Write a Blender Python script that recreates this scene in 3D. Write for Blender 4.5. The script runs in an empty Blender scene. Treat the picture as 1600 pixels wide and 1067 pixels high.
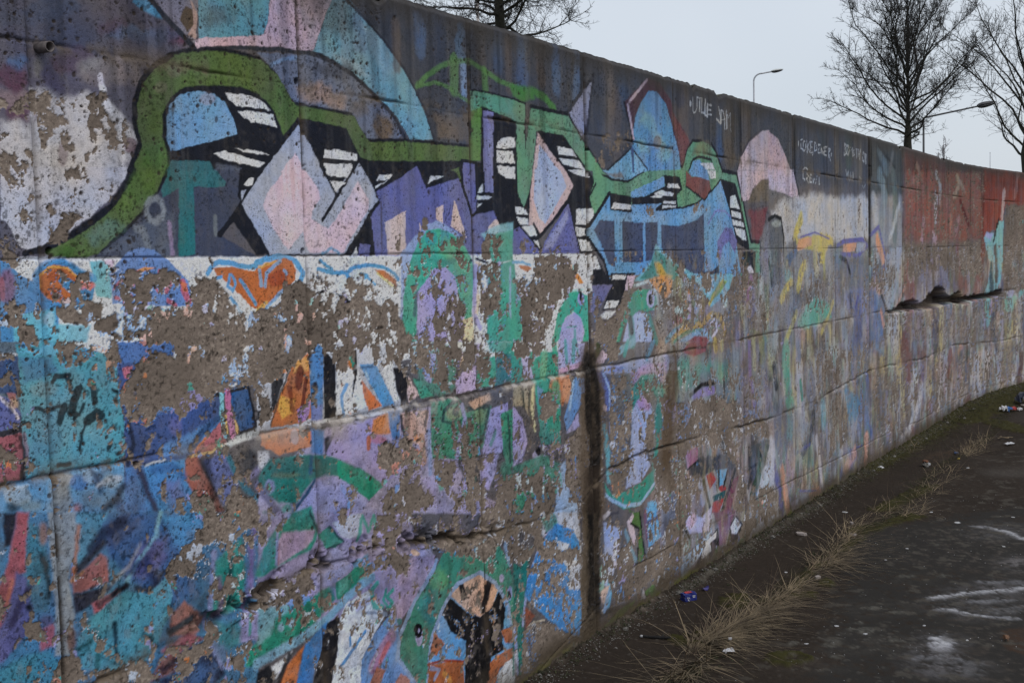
import bpy, bmesh, math, random
import numpy as np
from mathutils import Vector, Matrix

SC = bpy.context.scene
COL = SC.collection
random.seed(7)
rng = np.random.default_rng(11)

# ------------------------------------------------------------------ camera
CAM = dict(loc=(0.0000, -2.2532, 1.6000), right=(0.5308, -0.8470, -0.0275), up=(0.0727, 0.0132, 0.9973), fwd=(0.8444, 0.5314, -0.0686), focal_px=1788.25)
cd = bpy.data.cameras.new('camera'); cam = bpy.data.objects.new('camera', cd); COL.objects.link(cam)
r_, u_, f_ = Vector(CAM['right']), Vector(CAM['up']), Vector(CAM['fwd'])
m = Matrix(((r_.x, u_.x, -f_.x), (r_.y, u_.y, -f_.y), (r_.z, u_.z, -f_.z))).to_4x4()
m.translation = Vector(CAM['loc']); cam.matrix_world = m
cd.sensor_width = 36.0; cd.lens = CAM['focal_px'] * 36.0 / 1600.0
cd.clip_start = 0.05; cd.clip_end = 2000.0
SC.camera = cam

# ------------------------------------------------------------------ sky and sun (overcast)
SUN_EL, SUN_AZ = math.radians(52), math.radians(200)
world = bpy.data.worlds.new('World'); SC.world = world; world.use_nodes = True
nt = world.node_tree; nt.nodes.clear()
out = nt.nodes.new('ShaderNodeOutputWorld'); add = nt.nodes.new('ShaderNodeAddShader')
b1 = nt.nodes.new('ShaderNodeBackground'); b2 = nt.nodes.new('ShaderNodeBackground')
sky = nt.nodes.new('ShaderNodeTexSky'); sky.sky_type = 'NISHITA'; sky.sun_disc = False
sky.sun_elevation = SUN_EL; sky.sun_rotation = SUN_AZ; sky.air_density = 1.0; sky.dust_density = 4.0
b1.inputs['Strength'].default_value = 0.05 * 0.6
tcw = nt.nodes.new('ShaderNodeTexCoord'); nz = nt.nodes.new('ShaderNodeTexNoise'); nz.inputs['Scale'].default_value = 2.2
nz.inputs['Detail'].default_value = 3
cr = nt.nodes.new('ShaderNodeValToRGB')
cr.color_ramp.elements[0].position = 0.3; cr.color_ramp.elements[0].color = (0.535, 0.585, 0.645, 1)
cr.color_ramp.elements[1].position = 0.7; cr.color_ramp.elements[1].color = (0.645, 0.685, 0.735, 1)
b2.inputs['Strength'].default_value = 1.0
L = nt.links.new
L(sky.outputs[0], b1.inputs['Color']); L(tcw.outputs['Generated'], nz.inputs['Vector']); L(nz.outputs['Fac'], cr.inputs['Fac'])
L(cr.outputs['Color'], b2.inputs['Color']); L(b1.outputs[0], add.inputs[0]); L(b2.outputs[0], add.inputs[1]); L(add.outputs[0], out.inputs['Surface'])
sd = bpy.data.lights.new('sun', 'SUN'); sd.energy = 0.95; sd.angle = math.radians(28); sd.color = (1.0, 0.97, 0.93)
sun = bpy.data.objects.new('sun', sd); COL.objects.link(sun)
sun.rotation_euler = Vector((-math.sin(SUN_AZ) * math.cos(SUN_EL), -math.cos(SUN_AZ) * math.cos(SUN_EL), -math.sin(SUN_EL))).to_track_quat('-Z', 'Y').to_euler()
sun.location = (0, -6, 12)
vs = SC.view_settings; vs.view_transform = 'Standard'; vs.look = 'None'; vs.exposure = 0.0; vs.gamma = 1.0; vs.use_curve_mapping = False
LIT = 0.58          # how bright a white surface of albedo 1 shows on the wall: turns the seen paint colours into albedos
LIT_G = 0.85

# ------------------------------------------------------------------ helpers
def srgb(c):
    c = np.asarray(c, np.float32) / 255.0
    return np.where(c <= 0.04045, c / 12.92, ((c + 0.055) / 1.055) ** 2.4)
def mesh_obj(name, V, F, mat=None, parent=None, smooth=False):
    me = bpy.data.meshes.new(name); me.from_pydata([tuple(v) for v in V], [], [tuple(f) for f in F]); me.update()
    if smooth: me.polygons.foreach_set('use_smooth', [True] * len(me.polygons))
    if mat: me.materials.append(mat)
    o = bpy.data.objects.new(name, me); COL.objects.link(o)
    if parent: o.parent = parent
    return o
def bm_obj(name, bm, mat=None, parent=None, smooth=False):
    me = bpy.data.meshes.new(name); bmesh.ops.recalc_face_normals(bm, faces=bm.faces[:]); bm.to_mesh(me); bm.free()
    if smooth: me.polygons.foreach_set('use_smooth', [True] * len(me.polygons))
    if mat: me.materials.append(mat)
    o = bpy.data.objects.new(name, me); COL.objects.link(o)
    if parent: o.parent = parent
    return o
def tag(o, label=None, cat=None, group=None, kind=None):
    for k, v in (('label', label), ('category', cat), ('group', group), ('kind', kind)):
        if v: o[k] = v
    return o
def thing(name, loc, label, cat, group=None, rz=0):
    o = bpy.data.objects.new(name, None); COL.objects.link(o); o.location = loc; o.rotation_euler = (0, 0, rz); o.empty_display_size = 0.1
    return tag(o, label, cat, group)
def mat(name, col, rough=0.85, var=0.25, scale=30.0, bump=0.0, bscale=80.0, metallic=0.0, col2=None):
    m = bpy.data.materials.new(name); m.use_nodes = True; t = m.node_tree; b = t.nodes['Principled BSDF']
    tc = t.nodes.new('ShaderNodeTexCoord'); n = t.nodes.new('ShaderNodeTexNoise'); n.inputs['Scale'].default_value = scale; n.inputs['Detail'].default_value = 6
    r = t.nodes.new('ShaderNodeValToRGB'); c2 = col2 or tuple(min(1, x * (1 + var)) for x in col)
    r.color_ramp.elements[0].position = .35; r.color_ramp.elements[1].position = .65
    r.color_ramp.elements[0].color = (*[x * (1 - var) for x in col], 1); r.color_ramp.elements[1].color = (*c2, 1)
    t.links.new(tc.outputs['Object'], n.inputs['Vector']); t.links.new(n.outputs['Fac'], r.inputs['Fac']); t.links.new(r.outputs['Color'], b.inputs['Base Color'])
    b.inputs['Roughness'].default_value = rough; b.inputs['Metallic'].default_value = metallic
    if bump:
        n2 = t.nodes.new('ShaderNodeTexNoise'); n2.inputs['Scale'].default_value = bscale; n2.inputs['Detail'].default_value = 5
        bp = t.nodes.new('ShaderNodeBump'); bp.inputs['Strength'].default_value = bump; bp.inputs['Distance'].default_value = 0.01
        t.links.new(tc.outputs['Object'], n2.inputs['Vector']); t.links.new(n2.outputs['Fac'], bp.inputs['Height']); t.links.new(bp.outputs['Normal'], b.inputs['Normal'])
    return m

# ------------------------------------------------------------------ numpy noise
_P = rng.permutation(4096).astype(np.int64); _R = rng.random(4096).astype(np.float32)
def vnoise(x, y, s=0):
    xi = np.floor(x).astype(np.int64); yi = np.floor(y).astype(np.int64)
    fx = (x - xi).astype(np.float32); fy = (y - yi).astype(np.float32)
    fx = fx * fx * (3 - 2 * fx); fy = fy * fy * (3 - 2 * fy)
    def h(a, b): return _R[(_P[(a + s * 131) & 4095] + b * 57 + s * 17) & 4095]
    a = h(xi, yi); b = h(xi + 1, yi); c = h(xi, yi + 1); d = h(xi + 1, yi + 1)
    return (a + (b - a) * fx) * (1 - fy) + (c + (d - c) * fx) * fy
def fbm(x, y, o=4, g=0.55, s=0):
    t = 0; a = 1.0; n = 0.0
    for i in range(o):
        t = t + a * vnoise(x * 2.03 ** i + 7.3 * i, y * 2.03 ** i - 3.1 * i, s + i); n += a; a *= g
    return t / n                      # 0..1, mean .5
def uni(v):                           # spread a noise field to an even 0..1 distribution
    z = (v - v.mean()) / (v.std() + 1e-6)
    return (1 / (1 + np.exp(-1.702 * z))).astype(np.float32)
def sstep(a, b, x):
    t = np.clip((x - a) / (b - a), 0, 1); return t * t * (3 - 2 * t)

def shape_sd(kind, pts, w, X, Y):
    n = len(pts); d2 = np.full(X.shape, 1e9, np.float32); ins = np.zeros(X.shape, bool)
    rngi = range(n) if kind == 'p' else range(n - 1)
    for i in rngi:
        ax, ay = pts[i]; bx, by = pts[(i + 1) % n]; ex, ey = bx - ax, by - ay; L2 = ex * ex + ey * ey + 1e-12
        t = np.clip(((X - ax) * ex + (Y - ay) * ey) / L2, 0, 1)
        dx = X - ax - t * ex; dy = Y - ay - t * ey
        np.minimum(d2, dx * dx + dy * dy, out=d2)
        if kind == 'p' and abs(ey) > 1e-9:
            c = (ay > Y) != (by > Y)
            ins ^= c & (X < ex * (Y - ay) / ey + ax)
    d = np.sqrt(d2)
    return np.where(ins, -d, d) if kind == 'p' else d - w / 2

def parse(txt):
    """rows of plain numbers: 1 area / 2 stroke, red, green, blue, width, softness, cover, then points in millimetres"""
    ops = []
    for ln in txt.strip().split('\n'):
        q = [int(v) for v in ln.split()]; c = q[7:]
        ops.append(('p' if q[0] == 1 else 'l', tuple(q[1:4]), [(c[i] / 1000, c[i + 1] / 1000) for i in range(0, len(c), 2)], q[4] / 10000, q[5] / 10000, q[6] / 100))
    return ops

class Sheet:
    """a grid of points on a flat surface that gets painted, worn and dented"""
    def __init__(s, U, Z, stretch=1.0):
        s.u, s.z = U, Z; s.U, s.Z = np.meshgrid(U.astype(np.float32), Z.astype(np.float32))
        a = 0.004
        s.WX = s.U + (a * 2 * (fbm(s.U * 60, s.Z * 60, 3, .6, 3) - .5)).astype(np.float32)
        s.WZ = s.Z + (a * 2 * (fbm(s.U * 60 + 50, s.Z * 60 + 9, 3, .6, 5) - .5)).astype(np.float32)
        s.WX2 = s.WX + (.06 * (fbm(s.U * 14, s.Z * 14, 4, .6, 8) - .5)).astype(np.float32); s.WZ2 = s.WZ + (.06 * (fbm(s.U * 14 + 31, s.Z * 14, 4, .6, 9) - .5)).astype(np.float32)
        s.grain = fbm(s.U * 130, s.Z * 130, 2, .7, 21)
    def region(s, pts, pad):
        xs = [p[0] for p in pts]; ys = [p[1] for p in pts]
        i0, i1 = np.searchsorted(s.u, [min(xs) - pad, max(xs) + pad]); j0, j1 = np.searchsorted(s.z, [min(ys) - pad, max(ys) + pad])
        return (slice(j0, j1), slice(i0, i1)) if i1 > i0 and j1 > j0 else None
    def mask(s, op, minsoft=0.003):
        kind, _, pts, w, soft, amt = op
        soft = max(soft, minsoft); sl = s.region(pts, w / 2 + soft + (0.006 if soft < .02 else .04))
        if sl is None: return None
        sd = shape_sd(kind, pts, w, s.WX[sl], s.WZ[sl]) if soft < 0.02 else shape_sd(kind, pts, w, s.WX2[sl], s.WZ2[sl])
        a = sstep(0.5, -0.5, sd / soft)
        if soft > 0.02: a = a * np.clip(.62 + .76 * s.grain[sl], 0, 1)
        return sl, (a * amt)[..., None].astype(np.float32)


def grid_mesh(name, P, C, keep, material, parent):
    """mesh from a grid of points P (nr,nc,3), colours C (nr,nc,4), quads kept by keep (nr-1,nc-1)"""
    nr, nc = P.shape[:2]
    idx = np.arange(nr * nc).reshape(nr, nc)
    q = np.stack([idx[:-1, :-1], idx[:-1, 1:], idx[1:, 1:], idx[1:, :-1]], -1)[keep]
    used, inv = np.unique(q.ravel(), return_inverse=True)
    me = bpy.data.meshes.new(name); nv, nf = len(used), len(q)
    if nf == 0: return None
    me.vertices.add(nv); me.loops.add(nf * 4); me.polygons.add(nf)
    me.vertices.foreach_set('co', P.reshape(-1, 3)[used].astype(np.float32).ravel())
    me.loops.foreach_set('vertex_index', inv.astype(np.int32).ravel())
    me.polygons.foreach_set('loop_start', np.arange(0, nf * 4, 4, dtype=np.int32))
    try: me.polygons.foreach_set('loop_total', np.full(nf, 4, np.int32))
    except Exception: pass
    me.polygons.foreach_set('use_smooth', np.ones(nf, bool))
    at = me.color_attributes.new('paint', 'FLOAT_COLOR', 'POINT'); at.data.foreach_set('color', C.reshape(-1, 4)[used].astype(np.float32).ravel())
    me.update(calc_edges=True); me.validate()
    me.materials.append(material)
    o = bpy.data.objects.new(name, me); COL.objects.link(o)
    if parent: o.parent = parent
    return o

def painted_material(name, fine, bumps, rough_paint, rough_bare):
    m = bpy.data.materials.new(name); m.use_nodes = True; t = m.node_tree; b = t.nodes['Principled BSDF']
    at = t.nodes.new('ShaderNodeAttribute'); at.attribute_name = 'paint'
    tc = t.nodes.new('ShaderNodeTexCoord')
    n = t.nodes.new('ShaderNodeTexNoise'); n.inputs['Scale'].default_value = fine; n.inputs['Detail'].default_value = 4; n.inputs['Roughness'].default_value = .7
    mr = t.nodes.new('ShaderNodeMapRange'); mr.inputs['From Min'].default_value = .3; mr.inputs['From Max'].default_value = .7; mr.inputs['To Min'].default_value = .72; mr.inputs['To Max'].default_value = 1.22
    mx = t.nodes.new('ShaderNodeMix'); mx.data_type = 'RGBA'; mx.blend_type = 'MULTIPLY'; mx.inputs[0].default_value = 1.0
    L = t.links.new
    L(tc.outputs['Object'], n.inputs['Vector']); L(n.outputs['Fac'], mr.inputs['Value']); L(at.outputs['Color'], mx.inputs[6]); L(mr.outputs['Result'], mx.inputs[7])
    sp = t.nodes.new('ShaderNodeTexNoise'); sp.inputs['Scale'].default_value = 190; sp.inputs['Detail'].default_value = 2.5; sp.inputs['Roughness'].default_value = .65
    sm = t.nodes.new('ShaderNodeMapRange'); sm.inputs['From Min'].default_value = .585; sm.inputs['From Max'].default_value = .66
    rg = t.nodes.new('ShaderNodeTexNoise'); rg.inputs['Scale'].default_value = 5; rg.inputs['Detail'].default_value = 4
    rm = t.nodes.new('ShaderNodeMapRange'); rm.inputs['From Min'].default_value = .36; rm.inputs['From Max'].default_value = .66; rm.inputs['To Min'].default_value = .10; rm.inputs['To Max'].default_value = .85
    mu = t.nodes.new('ShaderNodeMath'); mu.operation = 'MULTIPLY'; m2 = t.nodes.new('ShaderNodeMix'); m2.data_type = 'RGBA'; m2.inputs[7].default_value = (.022, .019, .018, 1)
    L(tc.outputs['Object'], sp.inputs['Vector']); L(sp.outputs['Fac'], sm.inputs['Value']); L(tc.outputs['Object'], rg.inputs['Vector']); L(rg.outputs['Fac'], rm.inputs['Value'])
    L(sm.outputs['Result'], mu.inputs[0]); L(rm.outputs['Result'], mu.inputs[1]); L(mu.outputs['Value'], m2.inputs[0]); L(mx.outputs[2], m2.inputs[6]); L(m2.outputs[2], b.inputs['Base Color'])
    r = t.nodes.new('ShaderNodeMapRange'); r.inputs['To Min'].default_value = rough_paint; r.inputs['To Max'].default_value = rough_bare
    L(at.outputs['Alpha'], r.inputs['Value']); L(r.outputs['Result'], b.inputs['Roughness'])
    b.inputs['Specular IOR Level'].default_value = 0.07
    n2 = t.nodes.new('ShaderNodeTexNoise'); n2.inputs['Scale'].default_value = bumps; n2.inputs['Detail'].default_value = 4
    bp = t.nodes.new('ShaderNodeBump'); bp.inputs['Strength'].default_value = .35; bp.inputs['Distance'].default_value = .004
    L(tc.outputs['Object'], n2.inputs['Vector']); L(n2.outputs['Fac'], bp.inputs['Height']); L(bp.outputs['Normal'], b.inputs['Normal'])
    return m

# ------------------------------------------------------------------ what is painted on the wall (metres along the wall, metres up)
WALL_PAINT = parse('''1 92 88 104 0 901 100 1291 2455 2104 2452 2061 1754 1237 1623
1 74 78 90 0 1164 100 2764 2485 3368 2482 9773 2482 9767 2090 6171 2027 4098 1879 3204 1932 2624 2087
1 96 60 80 0 220 85 1609 2042 1601 2022 1580 2009 1556 2006 1537 2015 1531 2032 1540 2051 1560 2065 1584 2068 1603 2060
1 98 66 86 0 223 85 1625 1970 1617 1951 1598 1938 1576 1936 1559 1945 1553 1963 1561 1982 1580 1995 1602 1998 1619 1988
1 104 58 78 0 272 85 2067 2186 2059 2171 2040 2159 2018 2156 2000 2162 1994 2175 2002 2190 2020 2202 2043 2205 2061 2199
1 88 108 142 0 255 85 1965 2186 1949 2173 1909 2160 1862 2153 1825 2154 1812 2163 1827 2176 1864 2189 1912 2196 1950 2196
1 72 104 146 0 221 85 1611 2067 1604 2058 1588 2050 1569 2048 1553 2051 1548 2058 1554 2067 1570 2074 1590 2077 1605 2074
1 78 78 98 0 235 85 1785 2167 1770 2138 1734 2117 1692 2111 1659 2122 1648 2145 1662 2172 1697 2194 1739 2201 1773 2190
1 98 76 90 0 238 85 1786 2108 1775 2087 1747 2071 1715 2067 1690 2076 1682 2094 1693 2114 1719 2130 1751 2134 1777 2126
1 74 84 112 0 230 85 1753 2209 1735 2191 1692 2175 1641 2166 1601 2169 1587 2181 1603 2197 1644 2213 1695 2223 1737 2221
1 124 112 112 0 249 85 1914 2083 1897 2061 1853 2043 1802 2037 1762 2045 1748 2063 1764 2084 1806 2101 1857 2108 1899 2101
1 134 124 120 0 243 85 1798 2084 1792 2070 1778 2060 1762 2058 1749 2064 1745 2077 1750 2090 1764 2100 1781 2102 1794 2096
1 84 86 104 0 219 85 1613 2161 1604 2147 1581 2136 1555 2132 1534 2136 1527 2147 1536 2160 1558 2171 1584 2176 1605 2172
1 92 76 94 0 250 85 1897 2191 1886 2178 1857 2167 1822 2162 1795 2165 1786 2174 1797 2186 1825 2198 1859 2203 1887 2201
1 132 112 116 0 219 85 1594 1995 1587 1982 1569 1973 1547 1970 1530 1976 1525 1987 1532 2000 1550 2010 1571 2012 1588 2007
1 86 80 104 0 231 85 1700 2053 1694 2035 1678 2023 1660 2021 1646 2030 1642 2046 1648 2063 1663 2076 1682 2078 1696 2069
1 82 88 112 0 264 85 2046 2187 2029 2170 1988 2156 1938 2149 1900 2152 1886 2163 1901 2179 1941 2193 1990 2201 2031 2199
1 122 116 112 0 228 85 1655 2065 1651 2050 1642 2040 1632 2039 1625 2047 1623 2061 1627 2076 1635 2086 1645 2087 1653 2079
1 172 169 174 0 276 100 1624 2016 1656 2016 1706 2014 1767 2017 1802 2002 1829 1990 1855 1970 1881 1938 1892 1912 1862 1846 1526 1828 1533 1942 1571 1942 1606 1930 1611 2007
1 170 168 178 0 39 100 1526 1835 1867 1854 1851 1822 1811 1779 1750 1736 1709 1710 1677 1684 1614 1666 1589 1655 1561 1663 1534 1718 1519 1725
1 100 76 94 0 78 60 1698 1876 1694 1857 1687 1844 1679 1844 1673 1855 1672 1874 1676 1894 1683 1906 1691 1906 1696 1895
1 100 62 80 0 68 70 1894 1908 1890 1896 1880 1889 1868 1888 1859 1894 1856 1905 1860 1917 1870 1925 1882 1925 1891 1919
2 190 188 196 188 58 100 1800 2039 1809 2007 1823 1982
2 178 170 178 157 41 100 1797 2061 1798 2050
2 184 182 190 97 30 80 1613 2011 1610 1930 1610 1833
1 70 132 168 0 78 100 1906 2257 1960 2267 1992 2224 1967 2225 1924 2238 1901 2249
1 122 116 128 0 37 100 1965 2268 2113 2294 2102 2231 2095 2174 2062 2189 2027 2220
1 98 80 62 0 55 100 2067 2270 2088 2265 2099 2231 2071 2205 2046 2233
1 172 140 130 0 37 100 2086 2289 2106 2256 2096 2190 2073 2199 2093 2230
1 82 142 168 0 20 100 2112 2294 2325 2331 2319 2231 2107 2196
1 82 142 168 0 21 100 2322 2331 2374 2340 2358 2272 2342 2242 2317 2231
1 74 84 90 0 239 50 2209 2273 2198 2257 2172 2244 2141 2239 2117 2244 2108 2257 2119 2273 2144 2286 2175 2291 2200 2287
1 72 90 100 0 246 40 2262 2286 2254 2268 2236 2254 2214 2251 2198 2259 2192 2275 2200 2293 2217 2307 2239 2310 2256 2303
1 190 164 186 0 20 100 2095 2194 2319 2234 2317 2201 2095 2168
1 184 160 182 0 22 100 2317 2231 2345 2243 2359 2272 2375 2340 2381 2367 2643 2415 2633 2385 2580 2294 2540 2219 2474 2211 2315 2201
1 132 122 136 0 278 75 2449 2353 2635 2404 2610 2340 2565 2282 2512 2292 2481 2332
2 96 78 76 144 87 70 2479 2358 2481 2278 2482 2211
1 96 146 170 0 25 100 2634 2386 2657 2418 2700 2407 2772 2367 2878 2301 2956 2242 3020 2178 3077 2107 3124 2016 2994 2003 2930 2070 2836 2125 2731 2177 2631 2206 2540 2217 2580 2291 2610 2340
1 62 82 88 0 351 62 2612 2373 2699 2392 2756 2350 2723 2292 2634 2265 2593 2287
1 150 170 180 0 311 35 2757 2355 2802 2343 2909 2270 2921 2197 2841 2217 2783 2287
1 150 166 172 0 180 40 2632 2223 2734 2222 2793 2182 2747 2181
1 98 108 134 0 35 100 2315 2188 2537 2212 2631 2202 2731 2172 2820 2124 2906 2073 2944 2013 2918 1996 2781 1983 2717 2053 2566 2058 2459 2065 2392 2138
1 146 122 112 0 256 80 2461 2106 2570 2127 2683 2112 2681 2069 2581 2068 2479 2072
1 104 88 72 0 283 90 2904 2040 2891 2013 2862 1994 2827 1991 2801 2005 2792 2031 2804 2057 2832 2076 2867 2079 2894 2066
1 70 74 90 0 289 70 2725 2192 2705 2173 2657 2157 2599 2150 2554 2155 2538 2169 2556 2187 2602 2203 2660 2211 2707 2207
1 104 92 84 0 287 80 3122 2106 3340 2116 3339 2016 3135 2018
1 104 96 96 0 242 70 2787 2079 2777 2061 2753 2048 2725 2046 2703 2054 2696 2070 2705 2088 2728 2101 2756 2103 2779 2095
2 104 140 186 104 64 70 2368 2161 2427 2186 2480 2198
2 58 62 75 112 32 100 2700 2397 2772 2362 2878 2300 2966 2235 3030 2167 3079 2105 3126 2014
2 54 57 70 150 48 100 2527 2215 2575 2215 2631 2203 2731 2173 2821 2126 2906 2075 2964 2010
2 50 53 64 170 45 100 1953 2269 1993 2238 2032 2208 2092 2168
2 56 60 72 120 47 100 2002 2137 2038 2148 2097 2164 2198 2183 2319 2202
2 56 60 72 124 53 100 2315 2199 2409 2209 2537 2215
2 86 108 142 458 218 50 2757 2359 2758 2264
2 104 90 84 415 193 60 2938 2364 2937 2229
2 88 116 156 528 242 50 3059 2399 3060 2291
2 66 72 88 555 252 60 3182 2377 3178 2165
2 80 112 146 450 200 70 3297 2416 3299 2308
2 110 140 180 354 158 80 3310 2288 3312 2179
2 30 34 44 139 62 90 3357 2447 3339 1961
2 96 88 84 617 273 50 3426 2414 3425 2247
2 78 96 124 538 234 60 3531 2430 3533 2305
2 102 92 88 443 192 60 3605 2413 3605 2233
2 86 106 140 687 296 60 3710 2516 3701 2244
2 100 90 86 602 256 60 3838 2495 3832 2283
2 80 110 150 581 244 60 3959 2459 3954 2272
2 84 116 160 538 223 60 4126 2439 4120 2201
2 50 52 60 273 113 80 4168 2464 4164 2270
2 118 108 104 1040 421 70 4406 2417 4398 2120
2 96 88 90 915 368 60 4475 2290 4469 2030
2 76 82 98 728 296 60 4345 2356 4340 2136
2 72 88 112 938 373 60 4541 2393 4543 2283
2 112 100 96 1338 508 50 5177 2409 5171 2087
2 62 88 126 881 322 80 5640 2265 5644 2134
2 96 86 76 1370 497 70 5778 2360 5777 2109
2 62 66 76 1912 705 60 5512 2286 5516 2174
2 38 38 44 477 171 70 5945 2495 5942 2153
2 104 92 84 1227 437 60 6037 2384 6039 2168
2 62 78 106 1117 424 70 5068 2464 5072 2397
2 58 70 100 950 359 60 5141 2450 5145 2360
2 72 78 88 1383 399 60 6501 2410 6501 2245
2 40 40 46 421 119 90 6848 2462 6842 2116
2 92 90 94 1612 447 60 7125 2429 7128 2290
2 64 76 92 1576 431 70 7391 2452 7392 2258
2 120 112 106 886 238 80 7727 2450 7726 2155
2 72 92 92 1573 415 60 8010 2409 8013 2244
2 104 100 98 2068 539 60 8250 2394 8253 2191
2 20 20 22 887 227 100 8592 2454 8595 2201
2 88 134 76 184 102 85 3038 2180 3093 2220 3176 2262 3252 2291 3350 2301 3439 2282 3543 2255 3632 2248
2 88 134 76 513 129 85 3257 2292 3252 2194
2 88 134 76 135 70 75 3047 2181 3146 2206 3219 2196 3342 2160
2 88 134 76 375 107 70 3444 2277 3446 2210
2 74 132 64 309 153 85 3628 2239 3777 2244 3861 2231 3933 2196
1 74 132 64 0 165 90 3629 2242 3754 2250 3788 2218 3694 2196 3627 2213
1 31 34 45 0 58 100 1595 1648 1686 1694 1731 1720 1805 1766 1845 1813 1870 1852 1899 1919 1884 1956 1888 2014 1910 2067 1954 2113 2017 2149 2106 2170 2191 2182 2259 2180 2324 2177 2384 2146 2419 2106 2451 2069 2558 2067 2707 2063 2772 1991 2956 2005 3332 2014 3341 1961 2716 1637 2680 1638 2331 1641 2282 1641 2130 1805 1989 1864 1961 1799 1905 1738 1762 1645
1 86 110 62 0 59 100 1625 1650 1694 1688 1739 1714 1814 1760 1854 1807 1879 1847 1909 1913 1893 1951 1897 2009 1916 2060 1960 2106 2022 2142 2112 2163 2197 2174 2266 2172 2331 2169 2391 2138 2427 2098 2458 2061 2566 2059 2715 2054 2781 1982 2966 1996 3343 2004 3338 1921 3287 1919 3205 1949 2989 1936 2778 1925 2732 1934 2702 1976 2669 2016 2564 2022 2469 2026 2406 1972 2379 2026 2344 2063 2308 2077 2249 2089 2135 2079 2053 2068 2006 2036 1976 1989 1973 1938 1988 1884 1978 1852 1951 1799 1898 1742 1828 1688 1771 1651 1734 1638 1641 1641
2 31 34 45 136 24 100 1572 1648 1613 1659 1655 1673 1694 1688 1739 1712 1776 1733 1814 1762 1849 1803 1881 1847
2 31 34 45 141 26 100 1866 1846 1893 1889 1903 1913 1892 1950 1894 2008 1913 2060 1955 2104 2017 2139
2 31 34 45 117 35 100 1990 1853 1962 1808 1898 1741 1828 1688 1780 1654
1 118 140 70 0 230 45 2106 2123 2096 2112 2071 2103 2042 2100 2019 2102 2010 2111 2020 2121 2044 2130 2073 2134 2097 2131
1 118 112 96 0 136 50 2046 2107 2041 2095 2027 2086 2011 2084 1999 2090 1995 2101 2000 2113 2013 2122 2030 2124 2042 2118
1 118 112 96 0 111 50 1997 2058 1993 2048 1982 2041 1970 2040 1960 2044 1957 2053 1961 2063 1971 2070 1984 2071 1994 2067
1 88 130 120 0 206 60 1766 1710 1803 1734 1840 1719 1810 1684 1745 1662 1728 1680
1 70 106 48 0 118 70 1645 1639 1676 1666 1710 1669 1683 1638
1 76 122 58 0 265 60 1917 1894 1983 1918 1979 1852 1895 1848
1 90 126 56 0 173 50 1881 1847 1959 1851 1941 1795 1884 1747 1840 1719 1823 1745
1 66 74 98 0 37 100 1990 1853 2243 1874 2234 1819 2237 1776 2151 1694 2283 1638 2276 1630 1743 1637 1780 1654 1838 1692 1908 1747 1962 1808
1 96 106 124 0 218 60 1838 1692 1898 1735 1989 1753 2003 1645 1771 1647
1 38 102 112 0 28 100 1995 1878 2124 1885 2145 1861 2139 1857 1984 1849
1 36 108 116 0 37 100 1990 1853 2150 1861 2181 1831 2176 1821 2068 1815 2063 1644 2007 1637 2019 1810 1965 1784 1961 1804
1 84 92 112 0 98 80 2146 1880 2231 1877 2237 1866 2150 1861
2 128 136 146 169 89 80 1967 1754 1959 1735 1942 1725 1924 1728 1913 1743 1914 1763 1927 1779 1946 1783 1961 1773 1967 1754
2 120 128 138 184 87 70 1877 1708 1901 1704 1913 1665
2 120 130 136 134 68 50 2137 1740 2137 1694
2 150 130 172 123 72 60 1982 1721 1989 1637
2 31 34 45 167 25 100 2237 1780 2206 1745 2151 1694
2 31 34 45 186 25 100 2231 1774 2287 1710
2 31 34 45 196 26 100 2283 1714 2334 1638
1 31 34 45 0 20 100 2234 1870 2298 1873 2295 1821 2248 1768 2221 1797
1 186 189 198 0 15 100 2246 1830 2265 1846 2284 1849 2279 1829 2258 1825
1 142 152 178 0 15 100 2234 1812 2252 1816 2235 1784
1 92 140 184 0 19 100 1999 1900 1988 1927 1989 1986 2006 2023 2039 2047 2091 2059 2151 2060 2189 2041 2216 2003 2231 1962
1 150 130 144 0 95 40 2156 2047 2150 2036 2136 2029 2119 2027 2105 2032 2101 2041 2107 2051 2121 2059 2138 2061 2151 2056
1 186 189 198 0 20 100 2190 2066 2276 2068 2307 2065 2336 2055 2357 2037 2306 2037 2227 2036 2201 2050
1 186 189 198 0 20 100 2234 2023 2305 2028 2367 2025 2382 1993 2303 1997 2279 2000 2254 2008
1 186 189 198 0 20 100 2216 1924 2299 1922 2348 1915 2298 1912 2267 1915
1 186 189 198 0 20 100 2140 1904 2181 1913 2297 1898 2329 1891 2311 1878 2272 1881 2180 1891
1 31 34 45 0 48 100 2467 2027 2678 2016 2738 1933 2793 1924 2856 1908 2989 1930 3341 1961 3335 1850 2848 1772 2824 1636 2326 1637 2223 1775 2294 1846
1 142 152 178 0 34 100 2471 2008 2518 1948 2567 1883 2590 1852 2614 1820 2669 1869 2726 1920 2775 1869 2818 1807 2729 1719 2647 1638 2334 1641 2284 1711 2235 1777 2320 1870 2399 1942
1 186 166 188 0 45 100 2415 1884 2488 1883 2545 1822 2551 1803 2511 1765 2510 1742 2574 1713 2619 1744 2722 1860 2771 1806 2771 1780 2705 1712 2658 1663 2645 1643 2494 1645 2471 1705 2436 1678 2408 1654 2390 1669 2348 1719 2315 1776 2329 1805
1 186 166 188 0 44 100 2451 1927 2481 1886 2487 1873 2389 1868
2 31 34 45 137 24 100 2732 1929 2700 1890
2 31 34 45 118 23 100 2704 1893 2555 1738
2 31 34 45 104 23 100 2557 1896 2623 1815
1 186 189 198 0 18 100 2578 1881 2628 1907 2694 1911 2701 1900 2677 1867 2590 1870
1 186 189 198 0 18 100 2595 1856 2665 1852 2619 1822
1 186 189 198 0 18 100 2577 1945 2645 1948 2724 1941 2723 1921 2658 1920 2571 1921
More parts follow.
